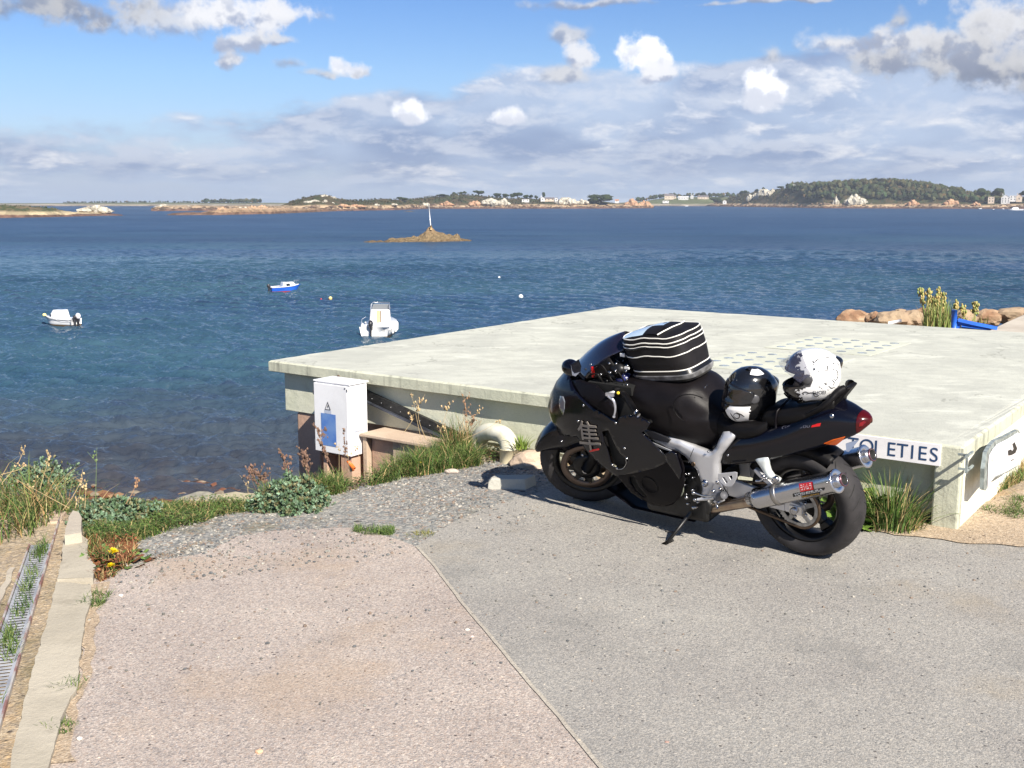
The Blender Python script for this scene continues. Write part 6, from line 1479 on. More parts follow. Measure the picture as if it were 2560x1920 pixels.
# ================================================================== rock with beacon pole
def sea_rock(name, cols, base_py, depth, m, label, cat='rock', rough=.6, seed=1, z_extra=0, ny=14, kind=None, origin=None):
    """rocky mound whose crest follows the listed (px, py) outline at its own distance"""
    mb = MB(); mb.smooth = False; xs = [c[0] for c in cols]; ys = [c[1] for c in cols]; n = max(12, int((xs[-1] - xs[0]) / 3)); n = min(n, 220)
    rows = []
    for i in range(n + 1):
        px = lerp(xs[0], xs[-1], i / n); pt_ = interp(xs, ys, px); d0 = (seaP(px, interp([xs[0], xs[-1]], base_py, px)) - Vector((0, 0, SEA))).to_2d().length
        dm = d0 + depth * .5; top = AT(px, pt_, dm).z; r = []; u = Vector((ray(px, 900).x, ray(px, 900).y, 0)).normalized(); H = max(.05, top - SEA)
        for j in range(ny + 1):
            t = j / ny; s = sin(pi * t) ** .8 if t < .5 else sin(pi * t) ** .6
            p = u * (d0 + depth * t); q = Vector((p.x, p.y, 0)) / max(.3, depth * .16)
            nz = noise.fractal(Vector((q.x, q.y, seed)), 1, 2.1, 4); nz2 = noise.ridged_multi_fractal(Vector((q.x * .8, q.y * .8, seed + 5)), 1, 2, 4, 1, 2) - 1
            z = SEA - .4 + (H + .4) * s * (1 + rough * .35 * nz * (1 if abs(t - .5) > .08 else .3)) + rough * .12 * H * nz2 * s
            k = noise.noise(Vector((q.x * 2, q.y * 2, seed + 2))) * depth / ny * .5
            r.append(Vector((p.x + k, p.y + k, z)))
        rows.append(r)
    m_ = ny + 1
    mb.add([v for r in rows for v in r], [(i * m_ + j, (i + 1) * m_ + j, (i + 1) * m_ + j + 1, i * m_ + j + 1) for i in range(n) for j in range(ny)])
    o = mb.build(name, m)
    return tag(o, label, cat) if not kind else tag(o, kind=kind)
def banded(name, low, mid, top, z1, z2, z3, sc=.05, top2=None):
    m = bpy.data.materials.new(name); m.use_nodes = True; t = NT(m.node_tree); b = t.n['Principled BSDF']; ge = t('ShaderNodeNewGeometry').outputs['Position']
    z = t.math('SUBTRACT', t('ShaderNodeSeparateXYZ', {0: ge}).outputs[2], SEA); nz = t.math('SUBTRACT', t.noise(ge, sc, 6, .65), .5)
    zz = t.math('ADD', z, t.math('MULTIPLY', nz, z2 * 1.2))
    n2 = t.noise(ge, sc * 4, 5, .65); vo = t('ShaderNodeTexVoronoi', {'Scale': sc * 5}); t.l.new(ge, vo.inputs['Vector']); rc = t('ShaderNodeSeparateColor', {0: vo.outputs['Color']}).outputs[0]
    midc = t.mix(t.smooth(rc, .2, .8), mid, tuple(x * .62 for x in mid)); midc = t.mix(t.smooth(n2, .55, .68), midc, tuple(min(.8, x * 1.25) for x in mid))
    lowc = t.mix(t.smooth(n2, .4, .6), low, tuple(x * 2.2 for x in low)); topc = t.mix(t.smooth(n2, .42, .58), top, top2 or tuple(x * .6 for x in top))
    c = t.mix(t.smooth(zz, z1 - .25, z1 + .25), lowc, midc); c = t.mix(t.smooth(zz, z2 * .85, z3), c, topc)
    t.l.new(c, b.inputs['Base Color']); b.inputs['Roughness'].default_value = .95; b.inputs['Specular IOR Level'].default_value = .2
    bp_ = t('ShaderNodeBump', {'Strength': 1.0, 'Distance': 1.0 / (sc * 40), 'Height': n2}); t.l.new(bp_.outputs[0], b.inputs['Normal']); return m
M_beac = banded('seaweed_rock', (.08, .055, .03), (.20, .145, .08), (.29, .20, .115), .35, 2.0, 3.2, .5)
sc3 = lambda x, y: (800 + .1944 * x, 460 + .1944 * y)
cols = [sc3(*p) for p in ((590, 748), (640, 735), (700, 726), (760, 735), (800, 722), (850, 738), (930, 700), (1000, 702), (1080, 700), (1180, 688), (1280, 676), (1340, 640), (1390, 600), (1410, 570), (1450, 572), (1480, 590), (1540, 625), (1600, 640), (1680, 655), (1730, 668), (1770, 640), (1800, 660), (1815, 705), (1900, 712), (1960, 722))]
sea_rock('beacon_rock', cols, [607, 603], 9, M_beac, 'low weedy brown rock rising from the sea under the white pole', rough=.9, seed=3, ny=18)
d_b = (seaP(1077, 605) - Vector((0, 0, SEA))).to_2d().length + 4.0
bc = empty('beacon', AT(*sc3(1427, 575), d_b), 'white beacon pole on a stub plinth on the weedy sea rock', 'beacon')
mb = MB(); p0, p1 = AT(*sc3(1427, 590), d_b), AT(*sc3(1427, 532), d_b); mb.tube([p0, lerp(p0, p1, .2), p1], [.36, .30, .26], 10); mb.build('plinth', mat('plinth_tan', (.38, .26, .13), .9, var=.3, vscale=1.5), bc)
mb = MB(); mb.tube([AT(*sc3(1423, 535), d_b), AT(*sc3(1398, 262), d_b)], [.115, .10], 8); mb.build('pole', M_hullw, bc)
sea_rock('awash_rock', [sc3(*p) for p in ((1100, 356), (1130, 350), (1180, 346), (1220, 350), (1260, 356))], [529, 529], 8, M_beac, 'small dark rock awash before the middle island', seed=8)

# ================================================================== islands
LOW, MID = (.075, .042, .030), (.46, .33, .21)
M_isl = banded('island_ground', LOW, (.48, .35, .22), (.040, .050, .020), 2.3, 4.6, 6.2, .02, (.075, .055, .028))
M_islL = banded('heath_ground', LOW, (.48, .39, .24), (.14, .105, .06), 1.4, 3.0, 4.4, .03, (.05, .065, .025))
M_outp = banded('pale_granite', (.12, .08, .05), (.52, .46, .36), (.56, .52, .43), .6, 2.0, 4.0, .09, (.33, .30, .24))
M_outo = banded('orange_granite', (.12, .06, .035), (.42, .26, .16), (.48, .32, .20), .8, 2.4, 4.5, .09, (.36, .20, .12))
def island(name, cols, base, depth, m, seed=1, rough=.3, shelf=.10, ny=26):
    mb = MB(); mb.smooth = True; xs = [c[0] for c in cols]; ys = [c[1] for c in cols]; bxs = [c[0] for c in base]; bys = [c[1] for c in base]; n = int((xs[-1] - xs[0]) / 2.5)
    rows = []
    for i in range(n + 1):
        px = lerp(xs[0], xs[-1], i / n); pt_ = interp(xs, ys, px); py0 = interp(bxs, bys, px); d0 = (seaP(px, py0) - Vector((0, 0, SEA))).to_2d().length
        u = Vector((ray(px, 900).x, ray(px, 900).y, 0)).normalized(); H = AT(px, pt_, d0 + depth * .5).z - SEA; r = []
        e = min(1, (px - xs[0]) / 12, (xs[-1] - px) / 12)
        for j in range(ny + 1):
            t = j / ny; sh = min(H * .8, 3.0)
            h = sh * min(1, t / shelf) ** .8 + max(0, H - sh) * (max(0, sin(pi * min(1, max(0, (t - shelf * .8) / (1 - shelf * .8))))) ** 1.1)
            if t > .8: h *= (1 - t) / .2
            p = u * (d0 + depth * t); q = Vector((p.x, p.y, 0)) * (14.0 / depth)
            nz = noise.fractal(Vector((q.x, q.y, seed)), 1, 2.1, 5)
            h = h * (1 + rough * nz * (.9 if t < .4 else .25)) + (.5 * noise.noise(q * 3) if t < .3 else 0)
            r.append(Vector((p.x, p.y, SEA + (h if j else -.5))))
        rows.append(r)
    m_ = ny + 1; mb.add([v for r in rows for v in r], [(i * m_ + j, (i + 1) * m_ + j, (i + 1) * m_ + j + 1, i * m_ + j + 1) for i in range(n) for j in range(ny)])
    o = mb.build(name, m); tag(o, kind='structure')
    def surf(px, t):
        i = (px - xs[0]) / (xs[-1] - xs[0]) * n; i = max(0, min(n - 1e-3, i)); j = max(0, min(ny - 1e-3, t * ny)); a, b_ = int(i), int(j)
        return rows[a][b_].lerp(rows[a + 1][b_], i - a).lerp(rows[a][b_ + 1].lerp(rows[a + 1][b_ + 1], i - a), j - b_)
    return surf
isl_left = island('hill', [(-260, 500), (-60, 506), (0, 511), (60, 514), (97, 516), (165, 522), (185, 527), (206, 530), (240, 531), (288, 532), (318, 536), (332, 539)], [(-260, 546), (0, 545), (136, 543), (214, 541), (290, 539), (332, 539.5)], 70, M_islL, 2)
far_coast = island('far_hill', [(-300, 508), (180, 508), (200, 507), (420, 506), (520, 507), (700, 507), (860, 510), (1500, 510), (1540, 507), (1600, 503), (1650, 495), (1700, 493), (1770, 492), (2600, 500)], [(-300, 515.5), (2600, 515.5)], 260, banded('far_ground', (.10, .075, .06), (.38, .33, .26), (.13, .15, .07), 1.0, 2.6, 5.0, .008, (.10, .11, .05)), 4, .15)
isl_mid = island('low_island', [(398, 522), (405, 518), (419, 514), (440, 513), (454, 514), (487, 513), (520, 513), (560, 515), (620, 514), (680, 514), (720, 516), (760, 519), (850, 520)], [(398, 527.5), (560, 527), (850, 526)], 90, M_isl, 5)
reef = island('reef', [(437, 537), (450, 533), (480, 531), (520, 531), (545, 527), (580, 522), (620, 520), (680, 519), (740, 521), (790, 522), (832, 524), (850, 527)], [(437, 538), (560, 537.5), (700, 534.5), (780, 531), (850, 528)], 45, banded('reef_rock', (.085, .05, .033), (.30, .20, .12), (.48, .33, .21), 1.7, 3.0, 4.4, .04), 9, .5)
isl_ctr = island('middle_island', [(690, 522), (703, 518), (730, 509), (769, 496), (798, 489), (823, 487), (843, 492), (868, 500), (897, 503), (926, 500), (971, 497), (990, 500), (1033, 500), (1072, 494), (1097, 492), (1130, 489), (1169, 487), (1200, 490), (1230, 493), (1287, 497), (1330, 498), (1352, 499), (1400, 500), (1440, 503), (1500, 503), (1540, 509), (1590, 509), (1612, 511), (1626, 518)], [(690, 528.5), (830, 528), (1000, 525), (1072, 522), (1450, 521.5), (1626, 520.5)], 150, M_isl, 11)
isl_right = island('wooded_island', [(1748, 515), (1769, 507), (1800, 500), (1836, 488), (1884, 478), (1927, 474), (2003, 470), (2057, 468), (2103, 464), (2205, 463), (2252, 467), (2287, 471), (2334, 480), (2369, 486), (2407, 487), (2463, 489), (2490, 492), (2540, 492), (2700, 490)], [(1748, 515.5), (1769, 516), (1905, 518), (2040, 520.5), (2440, 522), (2700, 523)], 210, M_isl, 17)

# ------------------------------------------------------------------ rock outcrops on the islands
def outcrop(px, pt_, pb, wpx, surf, t, m, label, seed, n=9):
    c = surf(px, t); d = Vector((c.x, c.y)).length; k = d / FPX; top = AT(px, pt_, d).z; z0 = AT(px, pb, d).z; h = max(1.0, top - z0); rnd = random.Random(seed); mb = MB()
    u = Vector((ray(px, 900).x, ray(px, 900).y, 0)).normalized(); s = Vector((u.y, -u.x, 0))
    for i in range(n):
        x = rnd.uniform(-.42, .42); y = rnd.uniform(-.3, .3); hh = h * (1 - abs(x) * 1.1) * rnd.uniform(.6, 1.0); w = wpx * k * rnd.uniform(.16, .28)
        p = Vector((c.x, c.y, 0)) + s * x * wpx * k + u * y * wpx * k; mb.blob((p.x, p.y, z0 + hh * .35), (w, w, hh * .68), 2, .38, 1.5, seed + i, flat=.6)
    return tag(mb.build('rock_outcrop', m, smooth=False), label, 'rock outcrop', 'rock outcrops on the islands')
for a in ((262, 511, 531, 66, isl_left, .45, M_outp, 'big pale twin rock at the right tip of the left heath island', 1, 14),
          (430, 508, 522, 40, isl_mid, .4, M_outp, 'pale peaked rock at the left end of the low middle island', 2), (500, 512, 521, 44, isl_mid, .4, M_outp, 'flat pale rock in the middle of the low island', 3),
          (541, 513, 519, 26, isl_mid, .45, M_outp, 'small pale rock under the dark far pines', 4), (571, 514, 531, 22, reef, .35, M_outo, 'lone upright orange rock on the brown reef', 5),
          (622, 511, 529, 26, reef, .5, M_outp, 'pale round boulder pile left in the orange group', 6), (648, 509, 531, 30, reef, .45, M_outo, 'tall orange boulder in the middle of the reef group', 7), (672, 507, 527, 26, reef, .55, M_outo, 'orange boulder with pinkish cap at the right of the reef group', 8),
          (795, 495, 512, 44, isl_ctr, .28, M_outp, 'pale slabs on the left slope of the round hill', 9, 12), (824, 485, 498, 44, isl_ctr, .48, M_outp, 'grey crag crowning the round hill', 10, 12), (826, 498, 513, 34, isl_ctr, .25, M_outp, 'pale crag halfway up the round hill', 11),
          (868, 508, 517, 30, isl_ctr, .12, M_outo, 'orange rocks at the foot of the round hill', 12), (900, 509, 518, 36, isl_ctr, .12, M_outo, 'orange shore rocks right of the round hill', 13), (950, 507, 515, 12, isl_ctr, .12, M_outp, 'tiny upright pale rock left of the sandy beach', 14),
          (990, 507, 513, 18, isl_ctr, .12, M_outp, 'pale rock pair at the back of the beach', 15), (1069, 504, 516, 20, isl_ctr, .1, M_outp, 'rounded pale rock behind the beacon pole top', 16), (1120, 502, 514, 30, isl_ctr, .12, M_outo, 'broad orange rock right of the beacon pole', 17),
          (1142, 485, 497, 22, isl_ctr, .42, M_outp, 'small grey crag among pines on the middle island', 18), (1190, 499, 514, 32, isl_ctr, .12, M_outo, 'tan rocks below the two lone pines', 19), (1232, 493, 512, 52, isl_ctr, .14, M_outp, 'tall pale crag on the middle island shore', 20, 12),
          (1262, 495, 512, 28, isl_ctr, .14, M_outp, 'pale crag right beside the tallest shore crag', 21), (1412, 490, 510, 44, isl_ctr, .18, M_outp, 'big tan dome rock near the right end of the middle island', 22, 12), (1450, 496, 509, 30, isl_ctr, .2, M_outp, 'pale rocks between the tan dome and the dark bush', 23),
          (1572, 496, 518, 36, isl_ctr, .14, M_outo, 'peaked orange rock at the island tip', 24, 10), (1605, 498, 519, 34, isl_ctr, .14, M_outo, 'last orange rock at the right tip of the middle island', 25, 10),
          (1868, 478, 500, 26, isl_right, .22, M_outp, 'lower left part of the grey cliff on the wooded island', 26), (1894, 468, 496, 40, isl_right, .32, M_outp, 'upper part of the grey cliff on the wooded island', 27, 14), (1915, 469, 488, 24, isl_right, .36, M_outp, 'right shoulder of the grey cliff under the hilltop trees', 28),
          (2070, 488, 512, 14, isl_right, .12, M_outp, 'narrow pale rock left of the big shore crag', 29), (2116, 482, 511, 40, isl_right, .14, M_outp, 'big pale shore crag below the wood', 30, 12), (2138, 494, 511, 20, isl_right, .12, M_outp, 'low pale rock right of the big shore crag', 31), (2163, 491, 498, 12, isl_right, .25, M_outp, 'small pale rock showing among the trees', 32),
          (2256, 498, 515, 34, isl_right, .1, M_outo, 'pointed tan rock on the wooded island shore', 33), (2352, 496, 512, 32, isl_right, .14, M_outo, 'brown cliff patch below the wood', 34), (2411, 503, 514, 18, isl_right, .1, M_outo, 'small orange rock near the white boat', 35)):
    outcrop(*a)

# ------------------------------------------------------------------ trees and woods on the islands
M_leafD = mat('far_foliage', (.03, .05, .02), .9, attr=True, spec=.1); M_trunkD = mat('far_trunk', (.10, .07, .05), .9)
def crown_tris(mb, c, r, n, rnd, tone, size):
    for i in range(n):
        d = Vector((rnd.gauss(0, 1), rnd.gauss(0, 1), rnd.gauss(0, 1))).normalized(); rad = rnd.uniform(.55, 1.05)
        p = Vector(c) + Vector((d.x * r[0], d.y * r[1], d.z * r[2])) * rad; a = Vector((rnd.gauss(0, 1), rnd.gauss(0, 1), rnd.gauss(0, 1))).normalized(); b_ = d.cross(a).normalized() if abs(d.dot(a)) < .95 else a; e_ = d.cross(b_) * .9 + a * .3
        s = size * rnd.uniform(.6, 1.3); mb.col = jit(rnd, tone, .75, 1.3); mb.add([p - b_ * s - e_ * s * .5, p + b_ * s - e_ * s * .5, p + e_ * s], [(0, 1, 2)])
def far_tree(c, h, w, rnd, label, tone=(.030, .042, .016), group='lone trees on the island skylines', cat='tree'):
    root = empty('tree', (c.x, c.y, c.z), label, cat, group)
    mb = MB(); mb.tube([c - Vector((0, 0, .5)), c + Vector((w * .05, 0, h * .4)), c + Vector((w * .08, 0, h * .7))], [w * .06, w * .045, w * .02], 5); mb.build('trunk', M_trunkD, root)
    mb = MB()
    for k in range(4):
        o = Vector((rnd.uniform(-.3, .3) * w, rnd.uniform(-.3, .3) * w, h * rnd.uniform(.42, .82))); mb.col = tone; mb.blob(c + o, (w * .32, w * .32, h * .22), 2, .4, 1.6, rnd.random() * 9); crown_tris(mb, c + o, (w * .37, w * .37, h * .25), 60, rnd, tone, w * .05)
    mb.build('crown', M_leafD, root, smooth=False)
rnd = random.Random(21)
lone = [(1141, 479, 12, isl_ctr, .44, 'dark bushy pine above the small grey crag'), (1153, 479, 14, isl_ctr, .5, 'dark pine in the middle of the trio above the crag'), (1164, 478, 8, isl_ctr, .5, 'narrow pine at the right of the trio above the crag'), (1012, 491, 22, isl_ctr, .4, 'spreading dark tree alone behind the beach'),
        (1108, 485, 20, isl_ctr, .45, 'dark wide bush tree left of the pine trio'), (1198, 476, 22, isl_ctr, .5, 'flat topped lone pine at the centre of the middle island'), (1242, 483, 18, isl_ctr, .5, 'dark pine at the left of the tree row'), (1263, 484, 16, isl_ctr, .5, 'rounded tree second in the tree row'), (1278, 484, 14, isl_ctr, .5, 'small rounded tree third in the tree row'),
        (1293, 481, 20, isl_ctr, .5, 'tallest dark tree of the tree row'), (1312, 485, 14, isl_ctr, .5, 'dark tree right of the tallest one in the row'), (1326, 487, 10, isl_ctr, .5, 'small tree ending the tree row'), (1340, 488, 8, isl_ctr, .5, 'tiny tree left of the white gables'), (1356, 481, 9, isl_ctr, .5, 'slim tall tree above the white gabled house'),
        (1496, 487, 46, isl_ctr, .22, 'huge round dark bush near the right end of the middle island'), (1776, 494, 30, isl_right, .15, 'dark bush by the small white boathouse'), (1848, 475, 12, isl_right, .45, 'dark tree left end of the wooded island skyline'), (1838, 477, 12, isl_right, .45, 'dark tree at the foot of the grey cliff skyline'),
        (1875, 472, 8, isl_right, .42, 'little tree on the grey cliff'), (1893, 467, 8, isl_right, .45, 'little tree on top of the grey cliff'), (1934, 463, 14, isl_right, .5, 'round tree on the hilltop left of the white house'), (1950, 467, 10, isl_right, .5, 'small tree touching the white hilltop house'), (2430, 471, 26, isl_right, .3, 'dark tall tree left of the white hotel'), (2463, 470, 18, isl_right, .3, 'tallest dark tree beside the white hotel'), (2540, 475, 30, isl_right, .3, 'dark leafy tree right of the white hotel'), (2528, 478, 18, isl_right, .35, 'dark tree behind the white hotel roofs'),
        (1800, 488, 9, far_coast, .4, 'slim tree on the far shore left of the wooded island'), (1790, 490, 14, far_coast, .4, 'round tree on the far shore left of the slim one')]
for (px, py, w, sf, t, lab) in lone:
    c = sf(px, t); d = Vector((c.x, c.y)).length; k = d / FPX; h = max(2.5, AT(px, py, d).z - c.z); far_tree(c, h, w * k * 1.15, rnd, lab)
def wood(name, surf, x0, x1, t0, t1, n, hpx, seed, label, tone, thin=None):
    rnd = random.Random(seed); mb = MB(); k = 0
    while k < n:
        px = rnd.uniform(x0, x1); t = rnd.uniform(t0, t1)
        if thin and thin(px, t, rnd): continue
        c = surf(px, t); d = Vector((c.x, c.y)).length; s = d / FPX; h = hpx * s * rnd.uniform(.55, 1.4); w = h * rnd.uniform(.5, 1.0); tn = jit(rnd, tone, .4, 1.7) if rnd.random() < .85 else jit(rnd, (.075, .075, .035), .7, 1.4); tn = (tn[0] * rnd.uniform(.85, 1.5), tn[1], tn[2])
        o = Vector((0, 0, h * .55)); mb.col = tn; mb.blob(c + o, (w * .55, w * .55, h * .42), 1, .45, 1.5, rnd.random() * 50); crown_tris(mb, c + o, (w * .62, w * .62, h * .5), 26, rnd, tn, w * .13); k += 1
    return tag(mb.build(name, M_leafD, smooth=False, loc=(0, 0, 0)), label, 'wood', kind='stuff')
wood('woodland', isl_right, 1950, 2480, .17, .62, 900, 13, 5, 'dense mixed wood covering the right hand island', (.042, .056, .026), lambda px, t, r: (px < 1990 and t < .35) or (2095 < px < 2150 and t < .22) or (t < .25 and r.random() < .35 and px > 2200) or (px > 2380 and t > .4))
wood('far_wood', far_coast, 1585, 1845, .42, .60, 120, 9, 6, 'dark tree belt on the far shore behind the houses', (.035, .050, .022))
wood('far_pines', far_coast, 522, 668, .30, .5, 130, 8, 7, 'dark blue green pine wood on the far coast', (.030, .045, .026))
wood('far_shrubs', far_coast, 185, 520, .3, .5, 170, 3.5, 8, 'thin line of dark trees on the far left coast', (.032, .046, .028))
wood('island_scrub', isl_ctr, 735, 1360, .18, .55, 900, 3.4, 9, 'low scrub on the middle island', (.042, .048, .020), lambda px, t, r: abs(px - 820) < 40 and r.random() < .75)
wood('heath_scrub', isl_left, -40, 170, .42, .6, 90, 2.6, 10, 'low green scrub along the left heath island', (.045, .062, .02))
rnd = random.Random(33); mb = MB()
for sf, x0, x1 in ((isl_right, 1775, 2560), (isl_ctr, 700, 1620), (isl_mid, 405, 850)):
    for i in range(int((x1 - x0) / 2.6)):
        px = rnd.uniform(x0, x1); c = sf(px, rnd.uniform(.03, .13)); r = rnd.uniform(.6, 1.9) * (1.5 if rnd.random() < .12 else 1); mb.col = rnd.choice([(.10, .06, .04), (.16, .10, .06), (.26, .18, .12), (.32, .24, .17), (.12, .08, .05)]); mb.blob((c.x, c.y, c.z), (r * 1.4, r, r * .8), 1, .35, 1.5, rnd.random() * 60)
tag(mb.build('shore_rocks', mat('shore_rock', (.3, .2, .1), .9, attr=True, var=.4, vscale=.4), smooth=False, loc=(0, 0, 0)), 'brown and tan rocks strewn along the island shores', 'rocks', kind='stuff')
wood('garden_scrub', isl_right, 1780, 1960, .12, .5, 300, 4.0, 11, 'low bushes on the left slope of the wooded island', (.05, .052, .022))

# ------------------------------------------------------------------ houses
M_hw = mat('house_white', (.62, .61, .60), .8, var=.05, vscale=.3); M_hbg = mat('house_beige', (.58, .48, .38), .85, var=.1, vscale=.3); M_roofd = mat('slate_roof', (.16, .14, .15), .8, var=.2, vscale=.5); M_rooft = mat('tile_roof', (.42, .20, .11), .85); M_win = mat('house_window', (.04, .05, .07), .15)
def house(px, pt_, pb, wpx, surf, t, label, mw=None, mr=None, rows=2, colsn=3, ridge='x', depth=.7, chim=1, rot=0.0, flat=False):
    mw = mw or M_hw; mr = mr or M_roofd; c = surf(px, t); d = Vector((c.x, c.y)).length; k = d / FPX; z0 = AT(px, pb, d).z; H = AT(px, pt_, d).z - z0; w = wpx * k
    root = empty('house', (c.x, c.y, z0), label, 'house', 'houses on the far shores'); u = Vector((ray(px, 900).x, ray(px, 900).y, 0)).normalized(); s = Vector((u.y, -u.x, 0)); M3 = Matrix((s, u, Vector((0, 0, 1)))).transposed(); M3 = M3 @ rotz(rot)
    dp = w * depth if w < 12 else 8; wh = H * (.96 if flat else .66)
    P = lambda x, y, z: Vector((c.x, c.y, z0)) + M3 @ Vector((x, y, z))
    mb = MB(); mb.hexa([P(-w / 2, -dp / 2, -1.5), P(w / 2, -dp / 2, -1.5), P(w / 2, dp / 2, -1.5), P(-w / 2, dp / 2, -1.5)], [P(-w / 2, -dp / 2, wh), P(w / 2, -dp / 2, wh), P(w / 2, dp / 2, wh), P(-w / 2, dp / 2, wh)])
    if not flat and ridge == 'x':
        for sx in (-1, 1): mb.add([P(sx * w / 2, -dp / 2, wh), P(sx * w / 2, dp / 2, wh), P(sx * w / 2, 0, H * .97)], [(0, 1, 2)])
    if not flat and ridge == 'y':
        for sy in (-1, 1): mb.add([P(-w / 2, sy * dp / 2, wh), P(w / 2, sy * dp / 2, wh), P(0, sy * dp / 2, H * .97)], [(0, 1, 2)])
    mb.build('wall', mw, root); mb = MB(); e = .35
    if flat: mb.hexa([P(-w / 2 - .2, -dp / 2 - .2, wh), P(w / 2 + .2, -dp / 2 - .2, wh), P(w / 2 + .2, dp / 2 + .2, wh), P(-w / 2 - .2, dp / 2 + .2, wh)], [P(-w / 2 - .2, -dp / 2 - .2, wh + .3), P(w / 2 + .2, -dp / 2 - .2, wh + .3), P(w / 2 + .2, dp / 2 + .2, wh + .3), P(-w / 2 - .2, dp / 2 + .2, wh + .3)])
    elif ridge == 'x':
        for sy in (-1, 1): mb.hexa([P(-w / 2 - e, sy * (dp / 2 + e), wh - .2), P(w / 2 + e, sy * (dp / 2 + e), wh - .2), P(w / 2 + e, 0, H), P(-w / 2 - e, 0, H)], [P(-w / 2 - e, sy * (dp / 2 + e), wh + .1), P(w / 2 + e, sy * (dp / 2 + e), wh + .1), P(w / 2 + e, 0, H + .3), P(-w / 2 - e, 0, H + .3)])
    else:
        for sx in (-1, 1): mb.hexa([P(sx * (w / 2 + e), -dp / 2 - e, wh - .2), P(sx * (w / 2 + e), dp / 2 + e, wh - .2), P(0, dp / 2 + e, H), P(0, -dp / 2 - e, H)], [P(sx * (w / 2 + e), -dp / 2 - e, wh + .1), P(sx * (w / 2 + e), dp / 2 + e, wh + .1), P(0, dp / 2 + e, H + .3), P(0, -dp / 2 - e, H + .3)])
    rf = mb.build('roof', mr, root)
    for i in range(chim): mb = MB(); mb.box(P((-.35 + .7 * i) * w, 0, H * .98 + .5), (.9, .9, 2.2), M3); mb.build('chimney', mw, rf)
    for r in range(rows):
        for q in range(colsn):
            x = (q + .5) / colsn * w - w / 2; z = wh * (r + .5) / rows; ww, hh = min(1.1, w / colsn * .45), min(1.5, wh / rows * .5); mb = MB(); mb.hexa([P(x - ww / 2, -dp / 2 - .05, z - hh / 2), P(x + ww / 2, -dp / 2 - .05, z - hh / 2), P(x + ww / 2, -dp / 2 + .1, z - hh / 2), P(x - ww / 2, -dp / 2 + .1, z - hh / 2)], [P(x - ww / 2, -dp / 2 - .05, z + hh / 2), P(x + ww / 2, -dp / 2 - .05, z + hh / 2), P(x + ww / 2, -dp / 2 + .1, z + hh / 2), P(x - ww / 2, -dp / 2 + .1, z + hh / 2)]); mb.build('window', M_win, root)
    return root
house(1663, 485, 497, 22, far_coast, .33, 'beige house with tall chimney left of the low white house', M_hbg, None, 1, 3); house(1698, 491, 498, 24, far_coast, .3, 'low long white house on the far shore', None, M_hw, 1, 4, chim=0); house(1719, 487, 496, 7, far_coast, .36, 'tall narrow white house with two chimneys', None, None, 2, 1, 'y', chim=2)
house(1746, 489, 498, 26, far_coast, .33, 'long grey roofed house right of the tall narrow one', M_hbg, None, 1, 4); house(1655, 502, 506, 15, far_coast, .12, 'low pale quay shed at the water of the far shore', M_hw, M_hw, 1, 2, chim=0, flat=True); house(1676, 488, 496, 8, far_coast, .38, 'small beige house half behind trees', M_hbg, None, 1, 1)
house(1799, 500, 508, 9, isl_right, .08, 'small white boathouse at the left foot of the wooded island', None, M_hbg, 1, 1, 'y', chim=0); house(1965, 461, 472, 20, isl_right, .45, 'white house among trees on the hilltop', None, M_hw, 1, 2, 'y'); house(2337, 471, 482, 12, isl_right, .42, 'stone gabled house poking out of the wood', M_hbg, M_hbg, 1, 1, 'y', chim=0)
house(2449, 492, 506, 13, isl_right, .14, 'square beige house left of the white hotel', M_hbg, M_hbg, 2, 2, chim=0, flat=True); house(2484, 487, 507, 18, isl_right, .16, 'tall white hotel with blue grey windows and three storeys', None, M_hw, 3, 3, 'y', chim=1); house(2502, 489, 501, 14, isl_right, .2, 'white flat roofed wing right beside the hotel', None, M_hw, 2, 2, chim=0, flat=True)
house(2517, 486, 502, 12, isl_right, .2, 'pinkish gabled house right of the hotel wing', M_hbg, M_rooft, 1, 1, 'y'); house(2549, 490, 499, 14, isl_right, .2, 'pale low house at the far right edge', M_hbg, None, 1, 2); house(1536, 499, 505, 9, isl_ctr, .3, 'small shed with orange roof near the orange rocks', M_hw, M_rooft, 1, 1, chim=0)
house(1355, 492, 501, 10, isl_ctr, .3, 'white gabled house under the slim tree', None, None, 1, 1, 'y', chim=1); house(1388, 493, 502, 8, isl_ctr, .3, 'second white gable beside the tan dome rock', None, None, 1, 1, 'y', chim=0); house(1370, 494, 501, 26, isl_ctr, .34, 'long dark slate roof joining the two white gables', M_hbg, None, 1, 3, chim=0); house(1313, 498, 503, 18, isl_ctr, .26, 'low pale wall house below the tree row', M_hw, None, 1, 2, chim=0, flat=True)
# little white boats far away, lighthouse pillar
def far_boat(px, py, ln, label, cab=True, hd=0.0, hgt=1.0):
    c = seaP(px, py); k = Vector((c.x, c.y)).length / FPX; b = Boat(px, py, hd, ln * k, label); b.root['group'] = 'white boats by the far shores'
    b.hull(ln * k * .3, hgt * k * 1.5, M_hullw, sheer=.3 * k)
    if cab: b.block(-ln * k * .2, ln * k * .22, ln * k * .10, ln * k * .08, hgt * k * 1.4, hgt * k * 3.2, ln * k * .04, -ln * k * .08); mb = MB(); mb.tube([b.p(0, 0, hgt * k * 3), b.p(0, 0, hgt * k * 6)], .12 * k, 5); b.put(mb, 'mast', M_rail2)
far_boat(2537, 526.5, 37, 'white ferry moored before the hotel', True, R(180), 2.2); far_boat(2450, 522.5, 8, 'tiny white boat left of the ferry under the dark bush', False, R(190), 1.0); far_boat(2484, 524, 4, 'speck of a white boat between ferry and tiny boat', False, R(10), .7)
far_boat(2508, 523, 4, 'white dinghy just left of the ferry bow', False, R(180), 1.0)
